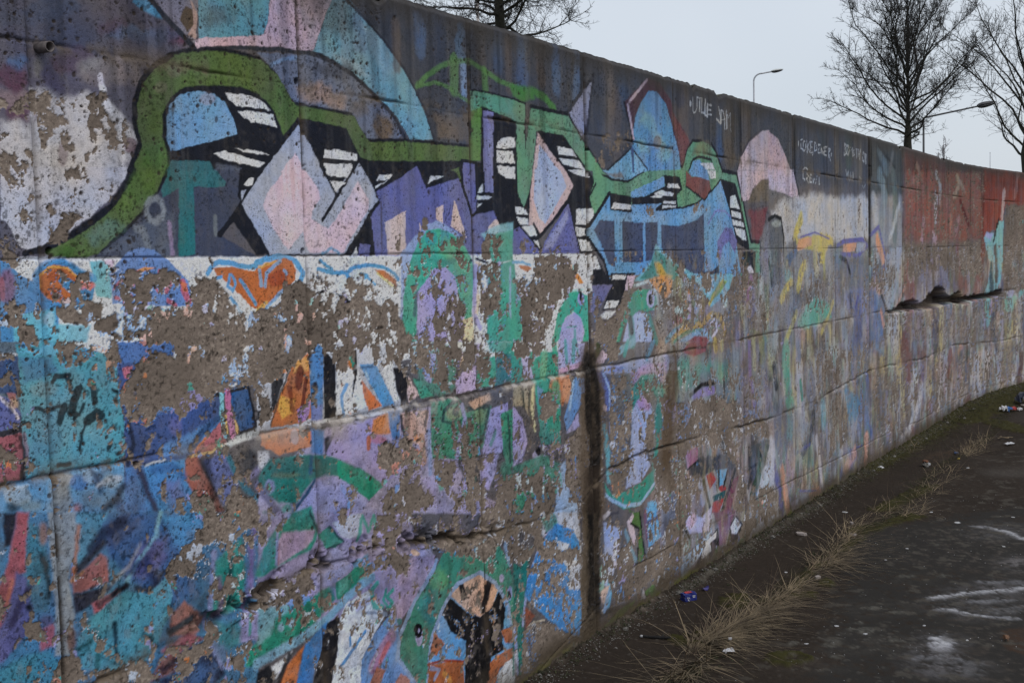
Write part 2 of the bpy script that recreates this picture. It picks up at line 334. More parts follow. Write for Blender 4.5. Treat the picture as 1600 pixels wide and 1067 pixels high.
1 186 189 198 0 18 100 2571 1905 2701 1906 2677 1868 2583 1873
2 31 34 45 57 18 100 2568 1913 2724 1915
1 31 34 45 0 12 100 2818 1802 2778 1752 2789 1631 2656 1632 2696 1678 2769 1766
1 92 95 152 0 21 100 2808 1834 2936 1882 3024 1925 3072 1855 3183 1878 3262 1901 3287 1861 3336 1765 3489 1837 3604 1750 3647 1703 3620 1623 2794 1631 2778 1751 2827 1800
1 92 95 152 0 18 100 2719 1671 2770 1667 2763 1631 2712 1632
2 31 34 45 94 19 100 2783 1708 2785 1633
1 186 189 198 0 18 100 2706 1663 2710 1634 2682 1634
1 192 168 164 0 19 100 2846 1737 2956 1776 2948 1635 2858 1635
1 192 168 164 0 21 100 3123 1788 3166 1800 3157 1735 3121 1753
1 192 168 164 0 22 100 3233 1820 3267 1756 3299 1690 3205 1730
1 192 168 164 0 23 100 3430 1707 3441 1730 3487 1759 3527 1743 3493 1702
1 192 168 164 0 20 100 3024 1741 3035 1725 3029 1699
2 31 34 45 62 20 90 2808 1833 2919 1876 3024 1927 3072 1855 3265 1899
2 31 34 45 111 23 100 3269 1898 3336 1765 3489 1837 3615 1744
2 70 74 124 100 45 80 3336 1762 3329 1628
2 84 70 84 64 25 70 2830 1803 2828 1633
1 186 189 198 0 19 100 2812 1866 2823 1884 2895 1888 2876 1872
1 186 189 198 0 19 100 2803 1849 2870 1869 2805 1841
1 186 189 198 0 21 100 3078 1868 3101 1894 3176 1896
1 31 34 45 0 47 100 3415 2157 3502 2149 3645 2130 3667 1941 3662 1839 3741 1769 3820 1630 3597 1630 3475 1787 3342 1770 3283 1848 3287 1914 3340 1957 3405 1954
1 90 132 66 0 45 100 3357 2202 3422 2207 3419 2146 3401 1961 3340 1953
1 92 142 114 0 25 100 3353 2200 3434 2206 3626 2201 3751 2190 3883 2185 4034 2184 4098 2135 4150 2101 4244 2039 4298 1975 4178 1968 4004 2096 3794 2098 3756 1946 3717 1756 3643 1861 3650 2121 3612 2127 3494 2144 3416 2156 3349 2128
1 84 146 126 0 155 80 3374 2197 3627 2198 3625 2142 3505 2148 3433 2158 3371 2135
1 92 142 114 0 25 100 3647 1940 3756 1946 3733 1824 3719 1783 3643 1863
1 92 88 86 0 33 100 3715 2198 3761 2196 3733 2105 3710 2022 3707 2102
2 31 34 45 68 31 100 3358 2184 3359 2203 3441 2207 3630 2201
2 31 34 45 76 33 100 3626 2201 3717 2192
2 31 34 45 139 52 100 3751 2187 3895 2185 4041 2184
2 31 34 45 95 38 100 4048 2185 4153 2098 4251 2033 4327 1976
2 31 34 45 41 25 80 3717 2198 3708 2025 3757 2191
1 114 115 166 0 23 100 3426 2141 3497 2141 3479 1927 3418 1924
1 114 115 166 0 23 100 3423 1934 3482 1937 3481 1854 3422 1853
1 92 95 152 0 22 100 3292 1950 3361 1948 3361 1918 3284 1914
1 92 95 152 0 22 100 3284 1926 3362 1930 3367 1788 3341 1771 3289 1866
2 31 34 45 90 30 100 3282 1958 3371 1955
2 31 34 45 124 22 100 3280 1921 3289 1861 3341 1769
1 86 110 62 0 29 100 3213 1917 3266 1931 3278 1871 3269 1887 3251 1914
1 186 189 198 0 32 100 3508 2015 3518 2034 3544 2050 3597 2061 3632 2059 3635 2024 3573 2015
1 186 189 198 0 32 100 3508 2006 3616 2009 3632 1965 3505 1962
1 186 189 198 0 32 100 3509 1951 3627 1953 3629 1908 3567 1910 3516 1926
1 186 189 198 0 23 100 3387 1863 3408 1882 3415 1853 3381 1849
1 186 189 198 0 23 100 3373 1839 3470 1839 3436 1826 3374 1824
1 186 189 198 0 23 100 3374 1811 3417 1812 3372 1790
2 31 34 45 101 23 100 3367 1791 3500 1846
1 31 34 45 0 54 100 3806 2101 4004 2097 4185 1981 4278 1923 4218 1865 4260 1792 4156 1719 4235 1635 4113 1628 4027 1830 3795 1692 3744 1628 3673 1791 3728 1865 3793 2037
1 186 158 158 0 52 100 3801 2094 3899 2025 4013 1959 4073 1903 4017 1845 3800 1701 3754 1740 3716 1740 3732 1853 3760 1946
1 150 164 198 0 44 100 3815 2048 3886 2003 3984 1943 3785 1933
1 150 164 198 0 44 100 3774 1953 3972 1957 3990 1939 4018 1896 3842 1747 3795 1765 3757 1837
1 186 189 198 0 25 100 3623 1809 3691 1802 3714 1778 3627 1780
1 186 189 198 0 25 100 3632 1768 3709 1765 3712 1742 3653 1742
1 186 189 198 0 25 100 3659 1734 3754 1740 3776 1701 3705 1698
1 186 189 198 0 26 100 3723 1685 3785 1681 3797 1647
2 31 34 45 149 35 100 3752 1746 3797 1698 4030 1833
2 31 34 45 115 34 100 3648 1739 3818 1630
1 186 189 198 0 27 100 3951 2051 4067 2050 4108 2019 3960 2021
1 186 189 198 0 28 100 3964 2005 4121 2007 4174 1971 3999 1982
1 186 189 198 0 28 100 4037 1964 4192 1972 4211 1942 4109 1945
1 186 189 198 0 29 100 4095 1810 4233 1816 4249 1780 4188 1744 4086 1749
1 186 189 198 0 28 100 4082 1738 4168 1732 4175 1703 4093 1699
1 186 189 198 0 29 100 4100 1689 4199 1680 4221 1639 4125 1640
1 92 95 152 0 27 100 4030 1833 4071 1731 4114 1631 3806 1633 3833 1679
1 140 142 178 0 178 80 4016 1801 4027 1769 3893 1654 3831 1648 3845 1679
1 92 95 152 0 25 100 3586 1632 3590 1714 3647 1733 3806 1633
1 92 142 114 0 73 100 4207 1864 4249 1921 4227 2042 4326 1976 4384 1949 4567 1944 4745 1998 4940 2059 5160 2038 5218 2131 5282 2173 5403 2182 5569 2155 5670 2053 5879 2041 5968 1900 6078 1682 6230 1679 6224 1513 6152 1504 6146 1629 6027 1647 5650 1996 5517 1916 5432 1884 5091 1837 4690 1815 4383 1808 4243 1794
1 112 108 88 0 385 60 5550 2160 5524 2139 5461 2123 5384 2118 5324 2126 5302 2143 5326 2163 5387 2179 5463 2184 5526 2177
1 31 34 45 0 43 100 5652 2004 5860 1989 5934 1889 6048 1682 6058 1629 5866 1673 5735 1858
1 88 140 186 0 34 100 4388 1877 4396 1815 4593 1804 4603 1846 4915 1855 4913 1823 5290 1860 5541 1938 5651 1995 5758 1858 5845 1716 5931 1491 5418 1504 4678 1533 4371 1513 4323 1599 4226 1666 4166 1716
1 120 160 195 0 269 50 4319 1814 4625 1801 4825 1812 4966 1793 4929 1770 4317 1771
1 120 160 195 0 314 45 5039 1794 5329 1839 5538 1877 5430 1802 5228 1782
2 31 34 45 189 30 100 4389 1884 4166 1716 4226 1666 4323 1599 4371 1509
1 88 140 186 0 33 100 4600 1899 4947 1983 4958 1938 4727 1878 4599 1869
1 31 34 45 0 34 100 4947 1988 5131 1989 5161 1928 5095 1901 5100 1838 4967 1823 4852 1824 4861 1834 4924 1855 4603 1841 4599 1874 4727 1878 4963 1939
1 31 34 45 0 31 100 4386 1887 4596 1878 4601 1804 4649 1803 4396 1813
1 186 189 198 0 31 100 4427 1846 4595 1840 4590 1818 4402 1819
1 186 189 198 0 35 100 4991 1952 5105 1954 5132 1934 4982 1931
1 186 189 198 0 35 100 4843 1901 4917 1917 5062 1907 5043 1894 4846 1893
1 186 189 198 0 34 100 4791 1881 4864 1893 4934 1889 4916 1880
1 186 189 198 0 35 100 4940 1869 5083 1870 5082 1858 4933 1856
1 186 189 198 0 35 100 4932 1847 5087 1851 5081 1836 4917 1831
1 70 80 110 0 40 100 4295 1768 4430 1768 4429 1568 4367 1583 4312 1660 4240 1725
1 70 80 110 0 43 100 4505 1768 4715 1763 4707 1585 4504 1588
1 70 80 110 0 45 100 4738 1763 4867 1769 4861 1636 4802 1592 4731 1592
1 70 80 110 0 49 100 4910 1756 5111 1754 5327 1784 5420 1822 5422 1518 5217 1524 5030 1590 4906 1651
1 98 98 160 0 110 100 5596 1599 5595 1681 5709 1757 5804 1748 5872 1682 5845 1613 5756 1681 5664 1648 5635 1582
2 108 118 180 119 81 100 5475 1770 5575 1836 5701 1840 5783 1808
2 31 34 45 101 38 100 4852 1824 5153 1841 5330 1867 5541 1941 5652 2000
1 128 74 72 0 51 100 5209 2022 5200 1948 5433 1888 5524 1942 5496 1989 5376 2001 5276 1995
1 88 140 186 0 51 100 5229 2031 5471 2044 5504 1988 5376 1999 5257 2001
1 88 140 186 0 50 100 5254 2025 5295 2072 5376 2088 5464 2036
2 31 34 45 155 50 100 5161 2037 5223 2129 5293 2173 5404 2181
2 31 34 45 127 51 100 5238 2024 5289 2079 5370 2100 5526 2094 5566 2047
2 31 34 45 192 53 100 5529 2175 5602 2131 5676 2047
2 31 34 45 210 58 100 5676 2047 5881 2041 5970 1898 6085 1682 6237 1675 6231 1511
2 31 34 45 97 51 100 5206 1946 5433 1886 5520 1942
2 31 34 45 97 41 100 4326 1959 4414 1943 4567 1940 4749 1998
2 31 34 45 104 46 100 4766 2004 4941 2058 5161 2037
2 31 34 45 103 39 100 4208 1864 4267 1920
1 186 189 198 0 42 100 5783 1918 5853 1929 5921 1854 5776 1859
1 186 189 198 0 43 100 5792 1842 5932 1833 5947 1801 5802 1813
1 186 189 198 0 43 100 5801 1796 5966 1786 5982 1758 5823 1767
1 186 189 198 0 43 100 5835 1754 5989 1743 6016 1686 5962 1689 5873 1716
1 186 189 198 0 40 100 5471 2036 5588 2042 5591 2006 5522 1998
1 186 189 198 0 52 100 5379 2069 5546 2079 5571 2047 5460 2041
1 31 34 45 0 40 100 4196 1630 4252 1620 4322 1558 4371 1509 4387 1543 4629 1538 4513 1442 4448 1389 4299 1389 4361 1462 4393 1494 4193 1501
1 186 189 198 0 39 100 4202 1610 4252 1620 4296 1564 4221 1563
1 186 189 198 0 31 100 4398 1536 4533 1531 4524 1512 4397 1517
1 186 189 198 0 41 100 4345 1427 4458 1423 4433 1393 4314 1396
1 186 189 198 0 101 100 4321 1382 4433 1379 4356 1346 4269 1361
1 186 166 188 0 53 100 4545 1529 4629 1527 4586 1475 4514 1456
1 100 100 150 0 79 80 4204 1497 4400 1493 4270 1398 4226 1360 4200 1408
1 31 34 45 0 74 100 5960 1625 6158 1624 6141 1495 6053 1506 5958 1560
1 178 172 180 0 74 100 6010 1542 6080 1549 6129 1504 6053 1506
1 31 34 45 0 66 100 5408 1524 5524 1530 5612 1561 5610 1503 5418 1504
1 88 60 74 0 68 100 4547 2284 4802 2421 4922 2410 5044 2342 5082 2278 5169 2225 5254 2166 5182 2080 5133 2035 5057 2216 4989 2321 4885 2365 4799 2360 4713 2300 4653 2231 4629 2173
1 140 84 76 0 362 60 5060 2291 5254 2166 5162 2048 5126 2100
1 80 134 180 0 67 100 4799 2360 4885 2367 4985 2321 5057 2216 5126 2100 5142 2024 4766 1999 4622 2095 4634 2173 4661 2239 4721 2301
1 122 164 164 0 336 55 4692 2213 4761 2262 4863 2258 4894 2187 4981 2135 4925 2087 4841 2154 4758 2198
1 122 164 164 0 327 55 4657 2140 4755 2133 4803 2079 4703 2086
1 122 164 164 0 347 55 4872 2083 5054 2140 5032 2064 4923 2042
1 122 104 92 0 136 70 4929 2139 4919 2118 4896 2104 4868 2102 4846 2113 4838 2132 4847 2152 4871 2166 4899 2168 4921 2158
2 176 152 164 150 65 100 4599 2289 4784 2408
2 166 150 170 178 53 100 4583 2273 4611 2206 4632 2131
2 31 34 45 126 42 100 4547 2284 4581 2224 4631 2110
1 134 138 168 0 47 100 4048 2194 4266 2356 4206 2125 4150 2107 4099 2148
2 58 60 72 189 75 100 4041 2194 4274 2367
2 58 60 74 184 58 100 4266 2353 4199 2124
1 100 152 186 0 42 100 4386 1984 4614 2087 4766 2004 4765 1993 4371 1973
1 100 152 186 0 41 100 4327 1979 4766 2003 4568 1947 4414 1950
1 118 106 96 0 143 80 4370 1965 4507 1978 4537 1952 4444 1951
2 44 48 60 98 42 100 4371 1980 4614 2091 4774 2005
2 60 80 120 226 53 100 4619 2084 4626 1992
1 174 158 170 0 90 100 5893 2059 5955 2137 6080 2228 6260 2299 6406 2315 6398 2085
1 172 150 164 0 97 100 6376 2313 6552 2276 6677 2192 6776 2105 6368 2084
1 176 158 172 0 90 100 5886 2058 6411 2086 6409 2031 6276 2025 6120 1965 6069 1910 5970 1898
1 176 158 176 0 82 100 6368 2088 6836 2113 6943 1932 6626 1966 6364 1979
2 64 62 74 165 73 80 5893 2065 5956 2145 6080 2232 6273 2304
2 60 60 70 269 69 100 6836 2108 6952 1928
1 106 97 88 0 183 100 6043 1892 6121 1969 6276 2029 6388 2039 6383 1911
1 110 104 100 0 408 80 6378 1984 6626 1966 6952 1928 6624 1890 6373 1847
1 128 60 68 0 333 90 6041 1839 6167 1865 6350 1874 6306 1764 6212 1678 6110 1691
1 128 126 132 0 465 70 6238 1700 6380 1810 6367 1444 6255 1429 6234 1574
2 164 170 180 185 26 90 5275 2359 5274 2343
2 164 170 180 60 26 90 5307 2393 5302 2325 5311 2312 5332 2314 5354 2335 5357 2392
2 164 170 180 50 27 90 5356 2389 5426 2392
2 164 170 180 105 27 90 5393 2384 5386 2325
2 164 170 180 104 27 90 5418 2391 5416 2353 5407 2323 5444 2320
2 164 170 180 114 27 90 5461 2391 5455 2313 5487 2308
2 164 170 180 141 27 90 5491 2371 5485 2318
2 164 170 180 76 27 90 5490 2367 5542 2371
2 164 170 180 75 27 90 5494 2342 5530 2345
2 164 170 180 76 27 90 5493 2319 5540 2321
2 164 170 180 101 28 90 5636 2375 5660 2326 5661 2287 5605 2308
2 164 170 180 86 28 90 5670 2292 5670 2359 5698 2353 5720 2314 5718 2264
2 164 170 180 43 28 90 5668 2309 5720 2314
2 164 170 180 143 29 90 5745 2358 5747 2268
2 164 170 180 35 29 90 5745 2351 5774 2328 5802 2356
2 164 170 180 70 29 60 5802 2356 5801 2269 5813 2258
2 164 170 180 115 32 100 6922 2286 6922 2267
2 164 170 180 78 33 100 7001 2310 6966 2300 6970 2252 7010 2248
2 164 170 180 79 33 100 7024 2300 7005 2244 7034 2237 7064 2263 7053 2299 7024 2300
2 164 170 180 120 33 100 7089 2305 7093 2235
2 164 170 180 81 34 100 7143 2302 7106 2269 7147 2239
2 164 170 180 81 34 100 7204 2306 7167 2304 7159 2239 7196 2240
2 164 170 180 38 34 100 7166 2274 7197 2274
2 164 170 180 120 34 100 7208 2246 7205 2227
2 164 170 180 82 34 100 7241 2309 7245 2253 7295 2264 7272 2304 7241 2309
2 164 170 180 84 35 100 7366 2299 7322 2300 7320 2246 7358 2249
2 164 170 180 38 35 100 7321 2273 7359 2276
2 164 170 180 83 35 100 7384 2247 7385 2285 7428 2242 7436 2292
2 164 170 180 86 36 100 7515 2298 7462 2294 7448 2243 7500 2242
2 164 170 180 39 36 100 7461 2267 7501 2270
2 164 170 180 79 36 100 7539 2233 7541 2292 7581 2287 7540 2261 7585 2209
2 164 170 180 134 36 100 7604 2261 7604 2247
2 164 170 180 92 38 85 7915 2350 7905 2268 7964 2288 7921 2310 7965 2338 7915 2348
2 164 170 180 93 39 85 7987 2343 7964 2288 8000 2274 8030 2309 8009 2341 7987 2343
2 164 170 180 41 39 85 8044 2273 8053 2336 8074 2304 8097 2339 8096 2276
2 164 170 180 63 40 85 8112 2331 8111 2273 8156 2289 8119 2307 8149 2322
2 164 170 180 44 40 85 8188 2330 8241 2330
2 164 170 180 152 40 85 8214 2330 8209 2275
2 164 170 180 150 40 85 8257 2329 8248 2282
2 164 170 180 44 41 85 8248 2303 8302 2302
2 164 170 180 149 41 85 8303 2332 8286 2263
2 164 170 180 99 41 85 8382 2324 8356 2263 8404 2253 8421 2306 8382 2324
2 164 170 180 45 42 85 8429 2310 8480 2309
2 164 170 180 161 42 85 8453 2308 8452 2247
2 164 170 180 87 33 90 7096 2131 7048 2140 7007 2123 7005 2071 7040 2062
2 164 170 180 51 33 90 7069 2052 7083 2101 7118 2091 7082 2071 7117 2043
2 164 170 180 89 34 90 7179 2098 7149 2100 7141 2055 7178 2053
2 164 170 180 42 34 90 7145 2078 7179 2077
2 164 170 180 42 34 90 7204 2103 7214 2047 7240 2086 7258 2045 7297 2104
2 164 170 180 138 35 90 7341 2087 7337 2064
2 164 170 180 140 35 90 7340 2052 7339 2047
2 150 158 164 149 70 60 7939 2172 7967 2133 7997 2163 8025 2103
2 150 158 164 228 71 60 8055 2154 8069 2117
2 150 158 164 240 71 60 8115 2157 8122 2115
2 150 158 164 109 73 60 8283 2140 8329 2125
2 150 158 164 73 75 60 8360 2084 8391 2064 8440 2096
1 164 164 170 0 559 100 6427 1848 6625 1937 7275 1979 7732 1974 8408 2019 8546 1965 8557 1696 7724 1673 7268 1724 6853 1702 6644 1645 6532 1701
1 122 124 132 0 738 90 6366 1655 6644 1654 7613 1652 8538 1650 8496 1146 6349 1177
1 74 82 88 0 146 100 8589 2341 9600 2357 9563 2060 8582 2002
1 70 78 84 0 146 100 8592 2456 9613 2463 9609 2245 8586 2192
1 140 140 146 0 732 85 8582 2013 9563 2060 9535 1634 8574 1649
2 112 138 150 1488 383 70 8858 2179 8996 2027
2 96 108 108 1367 404 70 9245 2210 9343 2039
2 120 132 142 1754 382 70 8948 2014 8849 1758
2 90 110 112 1322 404 70 9293 2063 9287 1711
2 176 180 184 569 405 70 9136 1698 9446 1992
2 160 162 168 1297 371 70 8671 1993 8722 1852
2 102 122 132 899 335 70 8816 2376 9049 2225
2 44 48 54 284 146 80 8816 2400 9297 2260
2 110 112 116 647 199 60 9249 2394 9146 2239
2 22 22 24 973 91 100 8583 2456 8586 2201
2 26 26 28 616 91 90 8560 2199 8537 1568
1 134 78 68 0 2557 100 9611 2383 10800 2403 10761 1709 10166 1687 9601 1738
1 124 76 64 0 1566 100 10735 2399 12692 2412 12638 1687 10727 1644
1 98 62 58 0 385 100 9640 2465 11139 2448 12747 2443 12747 2402 9609 2245
1 66 62 64 0 928 80 11139 2456 12636 2454 12636 2410 11278 2343
1 132 60 46 0 239 100 12691 2445 13992 2503 13996 2084 13413 2082 13296 1908 13075 1805 12749 1786 12694 1488 12609 1720
1 120 56 44 0 709 100 12742 2473 14358 2460 14360 2242 12743 2296
2 156 120 120 598 250 70 9883 2190 10114 2227 10054 2090
2 136 150 158 672 280 70 10799 2289 10965 2181 10930 2035
2 142 134 122 679 283 70 11678 2302 11742 2213 11547 2114
2 142 134 122 532 280 70 11678 2302 11992 2175
2 160 130 150 1008 259 70 10288 1866 10226 1714
2 166 140 150 749 275 70 10663 1744 10793 1644
2 146 112 106 1032 288 70 11276 2046 11412 1854
2 150 124 128 820 283 70 11611 1780 11741 1905
2 156 160 168 1163 276 70 10797 2074 10762 1888
2 176 164 164 892 268 70 13361 2219 13285 1960
2 140 116 104 694 254 70 10057 2332 10232 2206
2 84 70 64 640 271 70 10542 2346 10733 2243
2 150 110 104 828 265 70 13788 2424 13691 2175
2 96 36 34 625 186 100 11805 2076 12113 1855
2 100 40 30 445 121 100 12692 2412 12638 1687
1 132 84 78 0 1127 50 10476 2133 10404 2066 10221 2020 10003 2013 9833 2047 9770 2106 9835 2170 10006 2217 10224 2227 10406 2196
1 132 84 78 0 1283 50 11480 1961 11415 1853 11243 1786 11027 1784 10858 1845 10796 1946 10860 2049 11030 2117 11245 2125 11416 2065
1 132 84 78 0 1261 50 12174 1784 12081 1727 11834 1693 11514 1693 11241 1725 11134 1776 11242 1830 11514 1866 11834 1870 12081 1839
1 132 84 78 0 1225 50 12636 2213 12572 2096 12400 2021 12182 2016 12001 2081 11930 2189 12001 2302 12182 2379 12400 2389 12571 2326
1 132 84 78 0 1175 50 10664 1829 10614 1762 10487 1721 10333 1720 10213 1759 10168 1823 10214 1888 10336 1930 10489 1933 10615 1895
1 104 91 80 0 629 100 9599 1647 10760 1673 12637 1704 12667 1157 10466 1238 9539 1220
1 104 92 82 0 357 100 13413 2074 13996 2084 14004 1106 13342 1131 13288 1410
1 110 104 96 0 1183 60 13939 1932 13893 1848 13770 1796 13616 1796 13489 1846 13440 1927 13488 2009 13614 2062 13768 2065 13891 2015
2 104 120 140 188 195 80 9652 1582 10346 1576
2 120 70 66 1646 473 80 11676 1596 11772 1440
2 116 66 56 1125 305 80 12638 1687 12610 1324
2 100 98 128 3176 783 80 10925 1455 10856 1282
2 122 120 140 2340 649 80 11131 1422 11271 1209
2 116 112 130 1803 448 80 10469 1435 10529 1236
2 128 82 74 2173 1098 80 11803 1314 11991 1214
2 128 120 136 1181 311 80 12113 1369 12143 1209
2 132 78 70 3542 953 80 9759 1343 9813 1222
2 120 116 136 3298 862 80 10221 1275 10159 1153
2 128 128 134 911 557 80 12292 1494 12113 1433
2 126 84 78 2274 769 80 12468 1230 12410 1167
2 150 120 126 732 459 80 10662 1659 10793 1702
1 108 158 164 0 241 100 12682 1720 12777 1778 13022 1762 13033 1686 13180 1907 13337 1905 13298 1409 13226 1239 13078 1141 12695 1139 12834 1268 12888 1485 12777 1587
2 30 30 36 361 120 100 13180 1921 13033 1720 13011 1686
2 38 44 54 1399 363 80 12926 1417 12948 1214
2 98 88 78 953 241 100 13076 1618 13110 1277
1 150 140 180 0 242 80 12705 1753 12804 1787 13011 1754 12914 1686
2 130 140 134 466 357 70 13495 1370 13646 1473 13596 1386
2 96 150 146 473 295 70 13939 1896 13792 1842
1 98 160 154 0 419 90 13342 1079 13496 1108 13799 1060 13700 958 13549 877 13343 958
1 150 146 170 0 299 80 13394 1129 13698 1144 13649 1067 13445 1075
2 96 150 146 712 296 80 13994 1160 13848 1094
2 104 160 156 1836 487 80 12807 1051 12835 881
2 150 120 150 1036 243 70 12944 1028 12917 961
1 94 98 106 0 161 100 6393 1792 6481 1820 6570 1821 6624 1720 6591 1437 6423 1420
2 32 34 40 233 81 100 6371 1806 6481 1829 6587 1816 6635 1701 6624 1569
2 36 38 44 304 127 80 6363 1572 6404 1498 6412 1424
1 150 160 160 0 193 60 6592 1786 6575 1775 6533 1767 6481 1767 6440 1773 6425 1784 6441 1795 6482 1802 6534 1803 6576 1797
2 176 162 86 791 243 100 6964 1821 6917 1781 6854 1722
1 176 162 86 0 260 100 6853 1692 7168 1724 7369 1735 7633 1716 7631 1652 7506 1652 7415 1548 7330 1549 7366 1621 7166 1633 6882 1653
2 176 162 86 801 246 100 7008 1534 6953 1476 6898 1408
2 176 162 86 559 234 100 6784 1441 6665 1406 6582 1338
2 176 162 86 847 222 60 7231 1612 7260 1479
2 150 150 90 485 152 70 7418 1621 7430 1454
1 188 140 108 0 141 100 6866 1649 6914 1693 7162 1713 7166 1658 6896 1624
2 96 92 150 122 110 100 6945 1707 7235 1739 7543 1699
1 60 92 140 0 238 80 6671 1587 6882 1653 6865 1605 6728 1529
1 90 150 170 0 236 70 6639 1502 6816 1508 6799 1450 6637 1445
1 190 136 106 0 126 100 7874 1662 8199 1679 8173 1617 7849 1601
2 94 92 152 324 106 100 7723 1652 7875 1684 8358 1698 8486 1650 8230 1582 7796 1597
1 150 154 170 0 176 80 8212 1673 8443 1673 8420 1615 8189 1605
1 96 100 110 0 530 90 7758 1576 8528 1562 8497 1169 7900 1172 7716 1382
1 104 110 146 0 431 90 7864 1300 8143 1368 8478 1323 8453 1160 7899 1164
2 30 32 38 344 145 100 7796 1575 7948 1546 8033 1461
2 44 46 56 601 169 70 8021 1305 8058 1192
2 72 76 140 336 108 100 8223 1297 8159 1221
1 108 112 122 0 550 50 8482 1475 8448 1441 8362 1422 8258 1425 8176 1447 8146 1481 8177 1514 8260 1533 8364 1532 8450 1510
1 72 68 66 0 717 60 7289 1334 7243 1299 7127 1282 6989 1289 6881 1315 6842 1351 6883 1384 6993 1402 7131 1398 7246 1372
1 80 78 78 0 566 50 7534 1409 7499 1360 7411 1333 7305 1337 7222 1370 7192 1419 7225 1466 7310 1494 7415 1492 7502 1460
1 84 150 136 0 402 100 6961 1237 7255 1325 7531 1271 7582 1173 7054 1150 6896 1147 6883 1212
2 176 162 86 490 170 90 6853 1243 6776 1179 6649 1091
2 176 162 86 372 194 70 7621 1278 7528 1197 7350 1092
2 110 160 150 612 180 60 7057 1263 7086 1160
2 190 134 104 971 190 100 8755 1697 8846 1613 8948 1514
2 92 92 150 343 119 100 8576 1732 8803 1793 8941 1636 9025 1501 8914 1490
2 188 132 96 1058 236 90 8726 1386 8793 1305
1 140 148 166 0 351 100 8987 1563 9184 1623 9524 1647 9522 1531 9330 1280 9175 1160 8979 1169 8934 1294
1 108 98 88 0 400 80 9033 1439 9283 1509 9281 1383 9079 1289
1 88 110 148 0 472 90 8566 1320 8839 1286 9003 1156 8879 921 8514 948
2 60 64 80 406 145 100 8839 1298 9027 1155
2 176 130 116 277 130 80 9593 1296 9328 1165
2 190 130 110 615 193 80 8860 1151 8929 1049
2 150 150 158 2556 637 75 9274 1041 9272 901
2 170 164 156 1389 328 75 10464 999 10461 805
2 168 158 110 1789 414 75 10990 1028 10987 767
2 70 64 70 2649 619 75 10754 1026 10752 784
2 108 84 92 2210 540 75 9698 1003 9696 871
2 112 80 76 3059 782 75 12052 957 12052 765
2 110 124 126 2275 615 75 12583 829 12583 663
2 84 80 120 1466 446 75 13948 892 13950 554
2 90 94 128 2075 545 75 8219 1138 8215 969
2 120 128 140 1552 414 75 7899 1155 7895 993
2 130 140 140 1653 481 75 6430 1162 6428 1100
2 140 134 150 1045 301 75 13291 891 13292 630
2 96 90 100 3522 848 75 10038 928 10037 846
2 176 174 180 1096 279 85 9963 590 10003 511
2 172 170 176 1142 428 85 10210 434 10118 334 10028 248 9739 110 9466 63
2 170 166 166 281 105 85 9444 360 9339 321 9324 90
2 168 164 164 331 124 85 12819 532 12731 337 12726 152
2 150 146 152 2579 642 85 12411 433 12469 129
2 160 156 162 2068 432 85 11020 571 10985 411
2 168 168 176 514 353 85 13269 131 13503 152 13731 166
2 58 116 150 861 323 85 7917 668 7961 539 8038 416
2 86 98 146 607 227 85 8429 707 8514 591 8547 444 8509 330 8587 223
2 130 126 152 893 335 85 9014 499 9021 311 9048 194
2 72 146 128 1216 456 85 6652 1026 6648 891 6729 669 6710 554
2 64 110 140 1509 352 85 11299 151 11333 55
2 80 84 150 152 116 85 7836 220 8302 212
2 186 128 104 1141 266 85 8419 236 8407 107
2 182 126 102 725 272 85 6557 344 6596 221 6649 55
2 78 80 132 630 236 85 6404 398 6496 239 6547 69
2 146 122 142 1805 461 85 6719 376 6685 235
2 120 118 140 1015 381 85 7875 259 8030 99
2 100 104 148 1024 476 85 8113 177 7794 82
2 92 150 160 1028 259 85 7371 621 7384 461
2 34 36 52 746 280 85 7218 650 7165 553 7096 439 6949 370
2 70 72 140 237 161 85 6841 387 7095 398
2 180 176 182 500 187 85 7228 420 7291 264 7338 87
2 168 164 170 1087 288 85 6366 498 6371 262
2 186 128 106 315 253 85 7118 85 7320 58
2 84 88 150 141 114 85 6864 143 7218 77
2 176 130 120 930 383 85 8114 200 7871 103
2 124 66 60 808 509 85 9852 107 10084 6
2 118 72 64 1902 406 85 10455 195 10453 67
2 124 78 72 1311 708 85 12173 96 11989 53
2 112 70 66 2501 728 85 9586 830 9747 617
2 112 74 70 765 602 85 10035 754 10460 649
2 120 74 70 1559 438 85 11266 474 11405 598
2 86 96 140 1413 340 85 10212 615 10242 543
2 114 114 132 896 391 85 8830 851 8926 892
2 96 120 146 711 535 85 8647 914 8925 843
2 84 90 120 633 378 85 9863 822 10035 754
2 170 168 172 618 232 85 11266 519 10984 352 10846 161
2 160 150 156 923 231 85 11671 185 11571 56
2 178 120 100 708 371 85 11865 655 11737 618
2 110 100 92 3094 813 85 13501 479 13451 148
2 96 64 62 1485 403 85 13903 376 13856 91
2 130 126 136 1216 291 85 8121 486 8076 343
2 104 106 122 1770 492 85 7077 870 7137 711
2 140 140 150 1028 264 85 7471 428 7501 251
2 88 94 112 1104 295 85 6494 603 6516 408
2 40 44 50 572 160 85 6437 959 6474 833
2 60 130 110 470 127 85 6917 815 6945 712
1 88 108 138 0 252 80 6863 133 7052 77 7083 20 6891 27
1 66 116 150 0 342 80 7886 671 8044 643 8288 511 8119 406 7961 517
1 104 91 80 0 738 50 8463 644 9422 583 9464 -35 8627 23
2 170 168 172 605 204 80 6141 267 6224 206 6292 300 6339 375
2 160 160 165 225 160 70 6328 64 6509 58 6603 54
2 150 150 160 440 316 50 6029 52 6155 77 6372 55
2 78 80 136 418 134 100 6439 359 6503 215 6556 64
2 182 128 108 739 165 100 6608 212 6651 61
1 150 140 164 0 198 80 6700 99 6874 98 6847 30 6747 33
1 186 134 110 0 182 90 7055 89 7272 99 7297 26 7106 29
